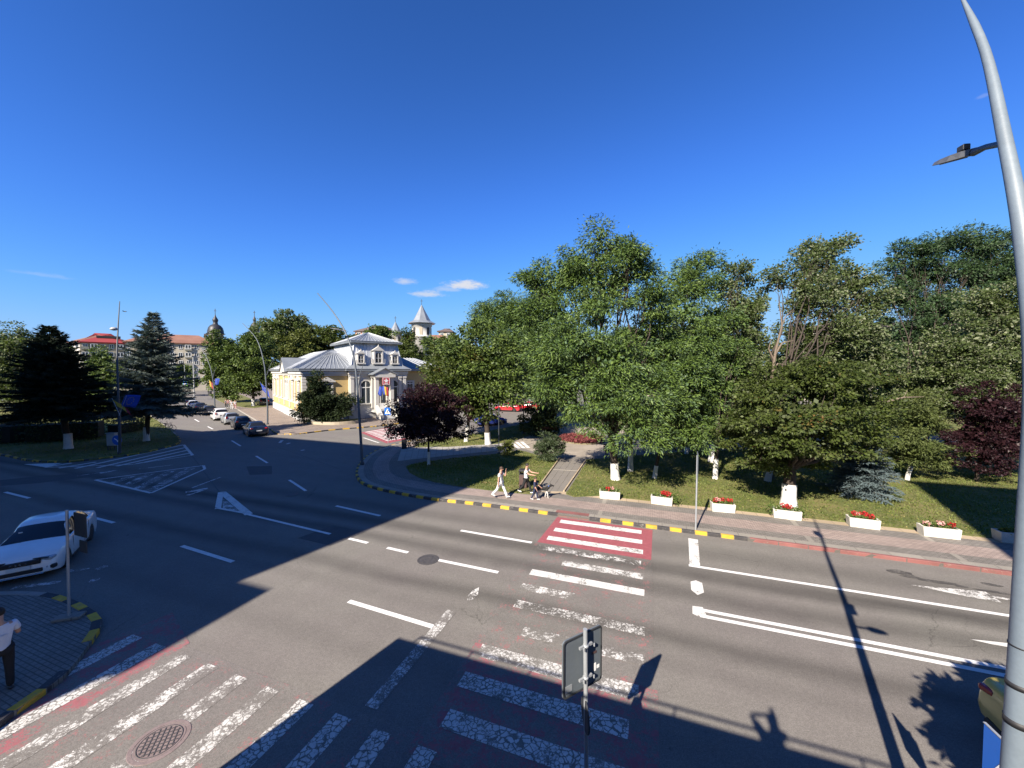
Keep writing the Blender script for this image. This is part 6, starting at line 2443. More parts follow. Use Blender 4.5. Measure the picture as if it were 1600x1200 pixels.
Ys = 5.45
base_s = sP(909, 1200, 5.05)
tsg = thing('road_sign', 'grey back of a rectangular road sign on a steel post, bottom centre', 'traffic sign')
c0s, c1s = sP(921, 1090, 5.45), sP(914.5, 985, 5.45)
foot_s = Vector((c0s.x - .03, c0s.y - .03, KZ))
tsg.location = foot_s
b = MB()
b.tube([(0, 0, 0), Vector((c1s.x, c1s.y, c1s.z)) - foot_s + Vector((0, 0, .02))], .032, 14)
b.build('post', M['galv'], tsg, fix=False)
# panel corners from the photo; the panel is turned so that its right edge is farther away
Pn = [(880, 1006), (940, 973), (938.5, 1058), (879, 1096)]
YL, YR = 5.33, 5.72
q = [sP(*Pn[0], YL), sP(*Pn[1], YR), sP(*Pn[2], YR), sP(*Pn[3], YL)]
zt_, zb_ = (q[0].z + q[1].z) / 2, (q[2].z + q[3].z) / 2
ctr = sum(q, Vector()) / 4
ax = Vector((q[1].x - q[0].x, q[1].y - q[0].y, 0)).normalized()
wS = Vector((q[1].x - q[0].x, q[1].y - q[0].y, 0)).length
hS = zt_ - zb_
nS = Vector((ax.y, -ax.x, 0))          # towards the viewpoint
ang_s = math.atan2(ax.y, ax.x)
b = MB()
cz = Vector((ctr.x, ctr.y, (zt_ + zb_) / 2)) - foot_s
rr = .05
pts = []
for sx, sz, a0_ in ((1, 1, 0), (-1, 1, 90), (-1, -1, 180), (1, -1, 270)):
    for k in range(4):
        a_ = R(a0_ + 30 * k)
        pts.append(cz + ax * (sx * (wS / 2 - rr) + rr * math.cos(a_)) + Vector((0, 0, sz * (hS / 2 - rr) + rr * math.sin(a_))))
b.extrude(pts, -nS * .02)
pn = b.build('panel', M['sign_back'], tsg)
b = MB()
n_ = len(pts)
for i in range(n_):
    j = (i + 1) % n_
    p0, p1 = pts[i], pts[j]
    k0, k1 = cz + (p0 - cz) * .955, cz + (p1 - cz) * .955
    b.extrude([p0 + nS * .001, p1 + nS * .001, k1 + nS * .001, k0 + nS * .001], nS * .016)
b.build('rim', M['sign_dark'], pn)
for zz in (.34, -.22):
    b = MB()
    cc = Vector((0, 0, cz.z + zz * hS)) 
    b.box(cc + nS * .0 + Vector(((c1s.x - foot_s.x) * .8, (c1s.y - foot_s.y) * .8, 0)), (.24, .03, .035), ang_s)
    b.lathe([(.036, -.02), (.042, -.02), (.042, .02), (.036, .02)], 12, cc + Vector(((c1s.x - foot_s.x) * .8, (c1s.y - foot_s.y) * .8, 0)))
    for sx in (-.1, .1):
        b.lathe([(.012, -.012), (.012, .03)], 6, cc + ax * sx + nS * .02)
    b.build('clamp', M['galv'], tsg)
for (a_, z_, w_, h_, m_) in ((.33, -.22, .035, .12, 'white_plain'), (.41, -.235, .05, .05, 'white_plain'), (-.36, -.36, .13, .10, 'galv'), (.30, .05, .10, .035, 'bin_brown')):
    b = MB()
    b.box(cz + ax * a_ * wS + Vector((0, 0, z_ * hS)) + nS * .004, (w_, .004, h_), ang_s)
    b.build('sticker', M[m_], pn)
# small round sign below, turned edge-on
b = MB()
Mr = Matrix.Rotation(ang_s + R(62), 4, 'Z') @ Matrix.Rotation(R(90), 4, 'X')
cR = Vector((0, 0, zb_ - .30 - foot_s.z)) + nS * -.02 + ax * -.04
vs_, nn_ = [], 20
ring0 = [cR + Mr @ Vector((.22 * math.cos(2 * math.pi * k / nn_), .22 * math.sin(2 * math.pi * k / nn_), 0)) for k in range(nn_)]
b.extrude(ring0, Mr @ Vector((0, 0, .02)))
b.build('round_panel', M['sign_dark'], tsg)
b = MB()
b.lathe([(.035, -.02), (.046, -.02), (.046, .02), (.035, .02)], 12, (0, 0, zb_ - .30 - foot_s.z))
b.build('clamp', M['galv'], tsg)

# slim post with a sign seen edge-on beside the kerb
F = at(1087, 828.5, KZ)
t = thing('road_sign', 'narrow edge-on sign on a thin post at the kerb before the planters', 'traffic sign', F)
H = atY(1087, 707, F.y).z - F.z
b = MB()
b.tube([(0, 0, 0), (0.02, 0, H - .12)], .035, 10)
b.build('post', M['galv'], t)
b = MB()
b.bbox((.03, 0.0, H - .55), (.03, .60, 1.1), .008, R(-23))
b.build('panel', M['sign_back'], t)
# left corner sign with a stone foot
F = at(108, 966, KZ)
t = thing('road_sign', 'black backed road sign on a pale post in front of the white car', 'traffic sign', F)
H = atY(116, 797, F.y).z - F.z
b = MB()
b.tube([(0, 0, 0), (.055, 0, H)], .033, 10)
b.build('post', M['galv'], t)
b = MB()
p_ = atY(117, 822, F.y) - F
b.bbox(p_ + Vector((.06, .08, 0)), (.62, .022, .66), .01, R(-20))
b.build('panel', M['sign_dark'], t)
b = MB()
b.bbox((0, 0, .04), (.62, .28, .08), .015, R(18))
b.build('foot_slab', M['pav_light'], t)
b = MB()
b.bbox(p_ + Vector((.10, .1, -.62)), (.36, .02, .34), .008, R(-20))
b.build('plate', M['sign_dark'], t)

# round blue arrow sign and grey cabinet on the island
F = at(188, 706, LZ)
t = thing('arrow_sign', 'round blue sign with white arrow low on the traffic island', 'traffic sign', (F.x, F.y - .25, F.z))
zc = atY(188.5, 687, F.y).z - F.z
b = MB()
r_ = 7.6 * F.y / 601
b.extrude([(r_ * math.cos(2 * math.pi * k / 24), 0, zc + r_ * math.sin(2 * math.pi * k / 24)) for k in range(24)], (0, .02, 0))
pn = b.build('panel', M['sign_blue'], t)
b = MB()
d_ = Vector((.72, 0, -.5)).normalized()
e_ = Vector((.5, 0, .72)).normalized()
c_ = Vector((0, -.008, zc))
b.extrude([c_ - d_ * .26 - e_ * .035, c_ + d_ * .08 - e_ * .035, c_ + d_ * .08 - e_ * .13, c_ + d_ * .28, c_ + d_ * .08 + e_ * .13, c_ + d_ * .08 + e_ * .035, c_ - d_ * .26 + e_ * .035], (0, .006, 0))
b.build('arrow', M['white_plain'], pn)
b = MB()
b.tube([(0, .04, 0), (0, .04, zc)], .03, 8)
b.build('post', M['galv'], t)
F = at(176, 703, LZ)
t = thing('utility_cabinet', 'grey metal cabinet on legs beside the round blue arrow sign', 'cabinet', F, R(8))
z0c, z1c = atY(176, 696, F.y).z - F.z, atY(176, 677, F.y).z - F.z
b = MB()
b.bbox((0, 0, (z0c + z1c) / 2), (.62, .35, z1c - z0c), .012)
b.build('housing', M['galv'], t)
b = MB()
b.bbox((0, -.18, (z0c + z1c) / 2 - .02), (.54, .015, z1c - z0c - .12), .005)
b.build('door', M['box_grey'], t)
b = MB()
b.bbox((0, -.02, z1c + .02), (.72, .45, .04), .01)
b.build('lid', M['galv'], t)
for sx in (-.25, .25):
    for sy in (-.12, .12):
        b = MB()
        b.box((sx, sy, z0c / 2), (.05, .05, z0c))
        b.build('leg', M['pole_dark'], t)
# green-edged crossing sign far down the road and white gantry posts
FY = 92.0
p = atY(289, 600, FY)
t = thing('crossing_sign', 'fluorescent green crossing sign at the far end of the road', 'traffic sign', (p.x, p.y, 0))
b = MB()
b.tube([(0, 0, 0), (0, 0, atY(288, 570, FY).z)], .06, 6)
b.build('post', M['galv'], t)
b = MB()
zc = atY(289, 599, FY).z
b.bbox((.1, -.1, zc), (1.35, .05, 1.25), .02)
pn = b.build('panel', M['sign_green'], t)
b = MB()
b.bbox((.1, -.14, zc), (.95, .04, .9), .02)
pi_ = b.build('inner_panel', M['sign_blue'], pn)
b = MB()
b.extrude([(-.25, -.17, zc - .35), (.45, -.17, zc - .35), (.1, -.17, zc + .36)], (0, -.01, 0))
b.build('triangle', M['white_plain'], pn)
p = atY(303, 600, 95)
t = thing('lamp_column', 'pale slim column in front of the far cream block', 'pole', (p.x, p.y, 0))
b = MB()
b.tube([(0, 0, 0), (0, 0, atY(303, 558, 95).z)], .13, 8)
b.build('pole', M['lamp_glass'], t)

# --- planters with red flowers along the pavement
PLB = [(952, 779.5, 1.55, 'r', 'first white flower planter from the cross path, few flowers'), (1034, 788.5, 1.5, 'r', 'white planter with red flowers and a leafy right end, second from the cross path'), (1130, 800, 1.5, 'r', 'white planter with three red blooms, just right of the thin edge-on sign'),
       (1231, 811, 1.6, 'r', 'white planter at the foot of the thick white elm trunk'), (1352, 825, 1.55, 'r', 'white planter with bright red flowers, right of the elm'), (1472, 840, 1.75, 'p', 'white planter with pink and red flowers beside the right lawn shadow'), (1592, 849, 1.6, 'n', 'shaded white planter half hidden by the near lamp post')]
for i, (px, py, L, kf, lab) in enumerate(PLB):
    c = at(px, py, LZ)
    c = c + FN * .22
    t = thing('flower_planter', lab, 'planter', (c.x, c.y, LZ - .02), R(-20) + random.Random(i).uniform(-.1, .1), 'white flower planters along the pavement')
    L *= 0.70
    W_, H_ = .46, .40
    b = MB()
    vs = []
    for z, k in ((0, .94), (H_, 1.0)):
        for x, y in ((-1, -1), (1, -1), (1, 1), (-1, 1)):
            vs.append((x * L / 2 * k, y * W_ / 2 * k, z))
    for z, k in ((H_, .07), (H_ - .08, .08)):
        for x, y in ((-1, -1), (1, -1), (1, 1), (-1, 1)):
            vs.append((x * (L / 2 - k), y * (W_ / 2 - k), z))
    fs = [(3, 2, 1, 0)] + [(k, (k + 1) % 4, 4 + (k + 1) % 4, 4 + k) for k in range(4)] + [(4 + k, 4 + (k + 1) % 4, 8 + (k + 1) % 4, 8 + k) for k in range(4)] + [(8 + k, 8 + (k + 1) % 4, 12 + (k + 1) % 4, 12 + k) for k in range(4)]
    b.add(vs, fs)
    b.build('box', M['planter'], t)
    b = MB()
    b.box((0, 0, H_ - .10), (L - .15, W_ - .15, .06))
    b.build('soil', M['soil'], t)
    rs = np.random.RandomState(100 + i)
    n = 260
    P = np.stack([rs.uniform(-L / 2 + .08, L / 2 - .05, n), rs.uniform(-.17, .17, n), rs.uniform(H_ - .06, H_ + .10, n)], 1)
    if i == 1:
        P[:130] = np.array([L / 2 + .12, 0, H_ - .1]) + rs.normal(size=(130, 3)) * (.12, .12, .16)
    if i == 3:
        P[:60] = np.array([L / 2 + .06, 0, H_ - .06]) + rs.normal(size=(60, 3)) * (.1, .12, .12)
        P[60:120] = np.array([-L / 2 - .06, 0, H_ - .02]) + rs.normal(size=(60, 3)) * (.1, .12, .12)
    link_mesh('foliage', leaf_mesh('foliage', P, rs.normal(size=(n, 3)) + (0, 0, .6), rs.normal(size=(n, 3)) + (0, 0, 1), .11, .07, M['leaf_flower'], 'leaf', i), None, t)
    nf = [2, 4, 5, 3, 5, 3, 0][i]
    fsx = [[-.1, .1], [.05, .16, .26, .33], [-.34, -.24, -.04, .05, .32], [-.12, 0, .12], [-.3, -.2, 0, .08, .25], [-.4, 0.02, .36], []][i]
    for k, fx in enumerate(fsx):
        m = 46
        ctr_ = np.array([fx, rs.uniform(-.08, .05), H_ + rs.uniform(.08, .2)])
        d = unit(rs, m)
        P = ctr_ + d * .085 * (1, 1, .8)
        pink = (kf == 'p' and k < 2) or (i in (0, 2, 4) and k == 1)
        link_mesh('bloom', leaf_mesh('bloom', P, d + rs.normal(size=d.shape) * .7, d, .075, .06, M['flower_pink' if pink else 'flower_red'], 'leaf', k), None, t)

# --- litter bins


def bin_(label, foot, w, h, mat, top, rz=0.0, zb=KZ):
    F = at(*foot, zb)
    t = thing('litter_bin', label, 'litter bin', F, rz)
    b = MB()
    b.bbox((0, 0, h * .36), (w, w * .85, h * .72), .02)
    b.build('body', M[mat], t)
    b = MB()
    for s in (-1, 1):
        b.box((s * w * .45, 0, h * .81), (w * .1, w * .8, h * .2))
        b.box((0, s * w * .38, h * .745), (w, w * .08, h * .06))
    b.build('opening_frame', M[top], t)
    b = MB()
    b.bbox((0, 0, h * .95), (w * 1.08, w * .95, h * .10), .02)
    b.build('lid', M[top], t)
    b = MB()
    for k in range(5):
        b.box((-w * .38 + k * w * .19, -w * .43, h * .36), (w * .13, .012, h * .6))
    b.build('slats', M[mat], t)
    return t


bin_('brown litter bin with black top on the pavement behind the walking man', (818, 762), .46, 1.10, 'bin_brown', 'plastic_black', R(-15))
bin_('black litter bin at the street end of the slab terrace', (631.5, 701), .42, 1.05, 'plastic_black', 'plastic_black', R(20))
bin_('dark litter bin far down the road on the verge', (328, 618), .7, 1.25, 'plastic_black', 'plastic_black', 0)


# --- benches
def bench(label, px, py, rz, mat, L=1.9, zb=KZ):
    F = at(px, py, zb)
    t = thing('park_bench', label, 'bench', F, rz)
    for k in range(3):
        b = MB()
        b.bbox((0, -.16 + k * .15, .45), (L, .12, .04), .008)
        b.build('seat_slat', M[mat], t)
    for k in range(3):
        b = MB()
        b.bbox((0, .24 + k * .03, .58 + k * .14), (L, .04, .11), .008, M=Matrix.Rotation(R(-12), 4, 'X'))
        b.build('back_slat', M[mat], t)
    for s in (-1, 1):
        b = MB()
        b.bbox((s * L * .42, -.17, .22), (.07, .07, .44), .01)
        b.bbox((s * L * .42, .20, .42), (.07, .07, .84), .01)
        b.bbox((s * L * .42, 0, .40), (.07, .42, .06), .01)
        b.bbox((s * L * .42, -.02, .64), (.07, .44, .05), .01)
        b.build('side_frame', M['plastic_black'], t)
    return t


bench('red brown bench at the edge of the plaza behind the round shrub', 853, 679, R(188), 'bench_red', 2.6)
bench('dark bench in the shade of the tallest locust', 965, 712, R(5), 'bench_dark', 2.2, LZ)
bench('long dark bench at the path behind the thin edge-on sign', 1075, 704, R(-8), 'bench_dark', 2.6)
bench('reddish bench deep in the park above the small blue spruce', 1400, 655, R(10), 'bench_red', 1.9, LZ)


# --- park lanterns
def lantern_post(label, px, py, hpx, heads, r=.06, blue=False):
    F = at(px, py, KZ)
    t = thing('park_lantern', label, 'street lamp', F, 0, 'park lanterns' if heads else None)
    H = atY(px, hpx, F.y).z - F.z
    b = MB()
    b.lathe([(.24, 0), (.24, .12), (.15, .2), (.13, .5), (.08, .6), (r, .8), (r * .9, H * .9), (r * .6, H)], 10)
    b.build('pole', M['pole_dark'], t)
    if heads:
        b = MB()
        for sx, sy in heads:
            if sx or sy:
                b.tube([(0, 0, H * .80), (sx * .6, sy * .6, H * .78), (sx, sy, H * .84)], .03, 6)
        if any(sx or sy for sx, sy in heads):
            b.build('arms', M['pole_dark'], t)
        for sx, sy in heads:
            z = H * .84 if (sx or sy) else H
            b = MB()
            b.lathe([(.10, z), (.19, z + .12), (.24, z + .52), (.20, z + .54)], 8, (sx, sy, 0))
            lh = b.build('lantern', M['lamp_grey'], t)
            b = MB()
            b.lathe([(.28, z + .54), (.22, z + .64), (.07, z + .74), (.03, z + .86)], 8, (sx, sy, 0))
            b.build('lantern_roof', M['pole_dark'], lh)
    return t


lantern_post('black park lantern with four heads on the lawn before the blue car', 763, 692, 618, [(-.85, 0), (.85, 0), (0, .85), (0, -.85)])
lantern_post('single headed park lantern beside the red brown bench', 818, 678, 608, [(0, 0)])
F = at(779.5, 709, KZ)
t = thing('thin_post', 'thin dark post at the end of the slab terrace', 'pole', F)
b = MB()
b.tube([(0, 0, 0), (0, 0, atY(779, 628, F.y).z - F.z)], [.045, .035], 8)
b.build('pole', M['pole_dark'], t)
b = MB()
b.lathe([(.12, 0), (.12, .14), (.06, .2)], 10)
b.build('base', M['pole_dark'], t)


# --- bicycles parked at the island tip
def bicycle(label, F, rz, mat):
    t = thing('bicycle', label, 'bicycle', F, rz, 'bicycles parked on the island')
    for sx in (-.52, .52):
        b = MB()
        n = 20
        b.tube([(sx + .33 * math.cos(2 * math.pi * k / n), 0, .34 + .33 * math.sin(2 * math.pi * k / n)) for k in range(n + 1)], .022, 6, cap=False)
        w = b.build('wheel', M['plastic_black'], t)
        b = MB()
        for k in range(6):
            a_ = k * math.pi / 6
            b.tube([(sx - .32 * math.cos(a_), 0, .34 - .32 * math.sin(a_)), (sx + .32 * math.cos(a_), 0, .34 + .32 * math.sin(a_))], .004, 3, cap=False)
        b.build('spokes', M['galv'], w)
    b = MB()
    for a_, c_ in (((-.52, 0, .34), (-.12, 0, .32)), ((-.12, 0, .32), (-.22, 0, .82)), ((-.2, 0, .72), (.36, 0, .74)), ((-.12, 0, .32), (.36, 0, .68)), ((-.52, 0, .34), (-.2, 0, .72)), ((.52, 0, .34), (.34, 0, .95))):
        b.tube([a_, c_], .02, 6)
    b.build('frame', M[mat], t)
    b = MB()
    b.bbox((-.24, 0, .86), (.26, .14, .06), .02)
    b.build('saddle', M['plastic_black'], t)
    b = MB()
    b.tube([(.34, -.28, .98), (.36, 0, 1.0), (.34, .28, .98)], .014, 6)
    b.build('handlebar', M['plastic_black'], t)
    b = MB()
    b.lathe([(.09, -.01), (.09, .01)], 12, (-.12, 0.03, .32))
    b.build('crank', M['galv'], t)


bicycle('dark bicycle leaning at the tip of the traffic island', at(262, 673.5, LZ), R(12), 'pole_dark')
bicycle('bicycle behind the first one at the tip of the traffic island', at(255, 671, LZ), R(25), 'bench_dark')

# bird in the sky
p = atY(195, 487, 40)
t = thing('bird', 'small dark bird flying beside the island lamp top', 'bird', p)
b = MB()
b.tube([(-.12, 0, 0), (0, 0, .02), (.14, 0, 0)], [.01, .05, .015], 6)
for s in (-1, 1):
    b.add([(.03, 0, .02), (-.05, s * .14, .10), (-.02, s * .28, .02), (-.07, 0, .0)], [(0, 1, 3), (1, 2, 3)])
b.build('body', M['plastic_black'], t)
# ---------------------------------------------------------------- cars


def car_paint(name, col, metal=0.0, rough=0.28):
    m, T, b = newmat(name)
    p = T.objco()
    k = T.ramp(T.noise(1.8, 4, 0.6, p), 0.3, 0.7, 0.94, 1.05)
    x, y, z = T.xyz(p)
    dust = T.math('MULTIPLY', T.ramp(z, 0.65, 0.2, 0, 0.35), T.ramp(T.noise(5, 4, 0.7, p), 0.3, 0.7, 0.4, 1.0))
    T.link(T.mix(dust, T.scale_col(T.comb(*col), k), (0.16, 0.14, 0.12)), b.inputs['Base Color'])
    b.inputs['Roughness'].default_value = rough
    b.inputs['Metallic'].default_value = metal
    b.inputs['Coat Weight'].default_value = 0.7
    b.inputs['Coat Roughness'].default_value = 0.06
    return m


M['paint_white'] = car_paint('white_car_paint', (0.70, 0.70, 0.69))
M['paint_black'] = car_paint('black_car_paint', (0.012, 0.012, 0.016))
M['paint_navy'] = car_paint('dark_blue_car_paint', (0.012, 0.018, 0.035), 0.2)
M['paint_grey'] = car_paint('dark_grey_car_paint', (0.045, 0.042, 0.042), 0.3)
M['paint_silver'] = car_paint('silver_car_paint', (0.36, 0.38, 0.39), 0.4)
M['paint_blue'] = car_paint('bright_blue_car_paint', (0.012, 0.035, 0.25), 0.1)
M['paint_red'] = car_paint('red_car_paint', (0.42, 0.012, 0.022))
M['paint_yellow'] = car_paint('yellow_car_paint', (0.46, 0.37, 0.11))
M['car_glass'] = simple('car_glass', (0.012, 0.014, 0.017), 0.05, var=0.1, spec=0.5)
M['tyre'] = simple('tyre_rubber', (0.018, 0.018, 0.019), 0.85, var=0.2)
M['rim'] = simple('alloy_rim', (0.28, 0.28, 0.29), 0.35, 0.6, var=0.1)
M['rim_dark'] = simple('dark_alloy_rim', (0.07, 0.07, 0.075), 0.4, 0.5, var=0.1)
M['trim'] = simple('black_trim', (0.014, 0.014, 0.015), 0.5, var=0.1)
M['tail_red'] = simple('tail_lamp', (0.30, 0.010, 0.014), 0.2, var=0.1, coat=0.5)
M['head_glass'] = simple('headlamp_glass', (0.30, 0.33, 0.36), 0.12, var=0.1, coat=0.5)
M['plate'] = simple('number_plate', (0.58, 0.58, 0.56), 0.5, var=0.05)
M['chrome'] = simple('chrome_trim', (0.5, 0.5, 0.5), 0.2, 0.9, var=0.05)


def pchip(xs, ys, x):
    """monotone-ish smooth interpolation"""
    xs, ys = np.array(xs, float), np.array(ys, float)
    x = np.clip(np.asarray(x, float), xs[0], xs[-1])
    h = np.diff(xs)
    d = np.diff(ys) / h
    m = np.zeros_like(ys)
    m[0], m[-1] = d[0], d[-1]
    for i in range(1, len(xs) - 1):
        if d[i - 1] * d[i] > 0:
            w1, w2 = 2 * h[i] + h[i - 1], h[i] + 2 * h[i - 1]
            m[i] = (w1 + w2) / (w1 / d[i - 1] + w2 / d[i])
    k = np.clip(np.searchsorted(xs, x, 'right') - 1, 0, len(h) - 1)
    t = (x - xs[k]) / h[k]
    return ys[k] * (1 + 2 * t) * (1 - t) ** 2 + m[k] * h[k] * t * (1 - t) ** 2 + ys[k + 1] * t * t * (3 - 2 * t) + m[k + 1] * h[k] * t * t * (t - 1)


SHAPES = {
    # L, halfwidth, belt curve, roof curve, glass: (ws0, ws1, rw0, rw1), side window range, pillars, axles
    'sedan': dict(L=4.40, W=.92, zb=[(0, .60), (.06, .70), (.35, .83), (1.2, .96), (2.0, .98), (3.2, 1.02), (3.75, 1.05), (4.2, 1.04), (4.36, .98), (4.40, .80)],
                  zr=[(1.18, .96), (1.5, 1.17), (1.95, 1.40), (2.35, 1.49), (2.8, 1.495), (3.2, 1.42), (3.6, 1.22), (3.86, 1.055)], ws=(1.22, 1.92), rw=(3.16, 3.80), sw=(1.45, 3.45), pil=((2.42, 2.52),), ax=(.84, 3.48)),
    'hatch': dict(L=4.05, W=.90, zb=[(0, .60), (.06, .70), (.35, .84), (1.05, .97), (2.0, 1.0), (3.2, 1.05), (3.8, 1.06), (4.0, .98), (4.05, .80)],
                  zr=[(1.02, .97), (1.4, 1.2), (1.8, 1.42), (2.3, 1.51), (2.9, 1.51), (3.4, 1.46), (3.66, 1.34), (3.96, 1.05)], ws=(1.06, 1.78), rw=(3.5, 3.93), sw=(1.35, 3.35), pil=((2.28, 2.38),), ax=(.80, 3.30)),
    'suv': dict(L=4.40, W=.95, zb=[(0, .68), (.06, .80), (.3, .95), (1.05, 1.08), (2.0, 1.10), (3.4, 1.14), (4.1, 1.15), (4.34, 1.05), (4.40, .85)],
                zr=[(1.05, 1.08), (1.4, 1.32), (1.75, 1.55), (2.3, 1.66), (3.2, 1.66), (3.8, 1.60), (4.0, 1.48), (4.28, 1.15)], ws=(1.1, 1.75), rw=(3.88, 4.25), sw=(1.35, 3.8), pil=((2.3, 2.4), (3.2, 3.3)), ax=(.86, 3.52)),
    'estate': dict(L=4.60, W=.92, zb=[(0, .60), (.06, .70), (.35, .83), (1.2, .96), (2.0, .99), (3.6, 1.03), (4.3, 1.04), (4.55, .98), (4.60, .80)],
                   zr=[(1.18, .96), (1.55, 1.2), (2.0, 1.42), (2.5, 1.50), (3.4, 1.49), (4.0, 1.44), (4.2, 1.33), (4.5, 1.04)], ws=(1.22, 1.95), rw=(4.06, 4.46), sw=(1.45, 4.0), pil=((2.45, 2.55), (3.35, 3.45)), ax=(.86, 3.62)),
}


def make_car(label, loc, heading, shape, paint, group='parked cars', rims='rim', detail=False, plate=True):
    """heading: angle of the driving direction; local x runs from the nose (0) to the tail (L)"""
    S = SHAPES[shape]
    L, W = S['L'], S['W']
    root = thing('car', label, 'car', (loc[0], loc[1], loc[2] if len(loc) > 2 else 0.0), heading + math.pi, group)
    xs = sorted(set([0, .012, .03, .06, .1, .15, .22, .3] + list(np.arange(.4, L - .3, .085).round(3)) + [L - x for x in (.3, .22, .15, .1, .06, .03, .012, 0)]))
    xs = np.array([x for x in xs])
    zb = pchip(*zip(*S['zb']), xs)
    zr_ = pchip(*zip(*S['zr']), xs)
    inside = (xs > S['zr'][0][0]) & (xs < S['zr'][-1][0])
    zr = np.where(inside, np.maximum(zr_, zb), zb)
    e = np.minimum(xs / .55, 1)
    e2 = np.minimum((L - xs) / .45, 1)
    wb = W * (0.70 + .30 * np.sqrt(np.clip(1 - (1 - e) ** 2.4, 0, 1))) * (0.78 + .22 * np.sqrt(np.clip(1 - (1 - e2) ** 2.4, 0, 1)))
    RA = .355
    za = .31
    zlo = np.full(len(xs), .20)
    zlo = np.where(xs < .25, .20 + (.25 - xs) * .25, zlo)
    zlo = np.where(xs > L - .25, .24 + (xs - L + .25) * .5, zlo)
    for a in S['ax']:
        d = np.abs(xs - a)
        arch_ = za + np.sqrt(np.clip(RA ** 2 - d ** 2, 0, None))
        zlo = np.where(d < RA, np.maximum(arch_, zlo), zlo)
    NR = 15
    G = np.zeros((len(xs), NR, 3))
    for i, x in enumerate(xs):
        b, r, w, lo = zb[i], zr[i], wb[i], zlo[i]
        gh = r - b
        wr = w * .70 if gh > .02 else w
        prof = [(w * .965, lo), (w * .995, lo + (b - lo) * .18), (w * 1.0, lo + (b - lo) * .42), (w * .992, lo + (b - lo) * .62), (w * .985, lo + (b - lo) * .76), (w * .965, lo + (b - lo) * .90), (w * .925, b - .0)]
        wg = w * .885
        k = min(1, gh / .35)
        topw = w * .885 * (1 - k) + w * .665 * k
        cr = .035
        if gh > .015:
            prof += [(wg, b + .012), (wg + (topw - wg) * .5 + .012, b + gh * .45), (topw + .015, r - .075 * k), (topw - .03 * k, r - .03 * k), (topw * .86, r - .008 * k), (topw * .6, r + .012), (topw * .3, r + .02), (0, r + .022)]
        else:
            prof += [(w * .885, b + .008), (w * .83, b + .016), (w * .76, b + .022), (w * .68, b + .028), (w * .55, b + cr), (w * .38, b + cr + .006), (w * .18, b + cr + .01), (0, b + cr + .011)]
        for j, (y, z) in enumerate(prof):
            xx = x
            t = (z - lo) / max(.05, (b - lo))
            if x < .5:         # slanted nose: lower bumper forward, hood edge back
                xx = x + .10 * max(0, t - .55) * (1 - x / .5)
            if x > L - .4:
                xx = x - .08 * abs(t - .45) * (1 - (L - x) / .4)
            G[i, j] = (xx, y, z)
    cells = {'body': [], 'windscreen': [], 'rear_window': [], 'window': []}
    for i in range(len(xs) - 1):
        xm = (xs[i] + xs[i + 1]) / 2
        for j in range(NR - 1):
            part = 'body'
            if j in (7, 8) and S['sw'][0] < xm < S['sw'][1] and not any(a < xm < c for a, c in S['pil']):
                if zr[i] - zb[i] > .12 and zr[i + 1] - zb[i + 1] > .12:
                    part = 'window'
            if j >= 10 and S['ws'][0] < xm < S['ws'][1]:
                part = 'windscreen'
            if j >= 10 and S['rw'][0] < xm < S['rw'][1]:
                part = 'rear_window'
            cells[part].append((i, j))

    def emit(name, cl, mat, parent, caps=False):
        idx = {}
        vs, fs = [], []

        def vid(i, j, s):
            if j == NR - 1:
                s = 1
            key = (i, j, s)
            if key not in idx:
                idx[key] = len(vs)
                g = G[i, j]
                vs.append((g[0] - L / 2, g[1] * s, g[2]))
            return idx[key]
        for i, j in cl:
            fs.append((vid(i, j, 1), vid(i + 1, j, 1), vid(i + 1, j + 1, 1), vid(i, j + 1, 1)))
            fs.append((vid(i, j + 1, -1), vid(i + 1, j + 1, -1), vid(i + 1, j, -1), vid(i, j, -1)))
        if caps:
            for i in (0, len(xs) - 1):
                ring = [vid(i, j, 1) for j in range(NR)] + [vid(i, j, -1) for j in range(NR - 2, -1, -1)]
                fs.append(ring if i else ring[::-1])
        b = MB()
        b.add(vs, fs, True)
        return b.build(name, mat, parent, fix=True)

    body = emit('body', cells['body'], M[paint], root, True)
    md = body.modifiers.new('edges', 'EDGE_SPLIT')
    md.split_angle = R(38)
    for nm in ('windscreen', 'rear_window', 'window'):
        emit(nm, cells[nm], M['car_glass'], root)
    X0 = -L / 2
    # underbody and cabin floor
    b = MB()
    b.box((0, 0, .36), (L - .5, W * 1.55, .30))
    b.build('underbody', M['trim'], root)
    # wheels
    wm = MB()
    wm.lathe([(.19, -.095), (.285, -.1), (.308, -.07), (.31, 0), (.308, .07), (.285, .1), (.19, .095)], 22)
    wm = wm.mesh('tyre')
    wm.materials.append(M['tyre'])
    rm = MB()
    rm.lathe([(.20, -.03), (.205, .06), (.185, .07), (.175, .03), (.05, .035), (.03, .05), (.001, .052)], 22)
    for k in range(5):
        an = k * 2 * math.pi / 5
        Mt = Matrix.Rotation(an, 4, 'Z')
        rm.box(Mt @ Vector((.115, 0, .055)), (.16, .05, .02), M=Mt)
    rm = rm.mesh('rim')
    rm.materials.append(M[rims])
    bk = MB()
    bk.lathe([(.001, .0), (.19, .0), (.19, .02), (.001, .02)], 18)
    bk = bk.mesh('brake_disc')
    bk.materials.append(M['trim'])
    for a in S['ax']:
        for s in (-1, 1):
            e_ = bpy.data.objects.new('wheel', wm)
            COL.objects.link(e_)
            e_.parent = root
            e_.location = (X0 + a, s * (W - .13), .31)
            e_.rotation_euler = (R(-90) if s > 0 else R(90), 0, 0)
            r_ = bpy.data.objects.new('rim', rm)
            COL.objects.link(r_)
            r_.parent = e_
            q = bpy.data.objects.new('brake_disc', bk)
            COL.objects.link(q)
            q.parent = e_
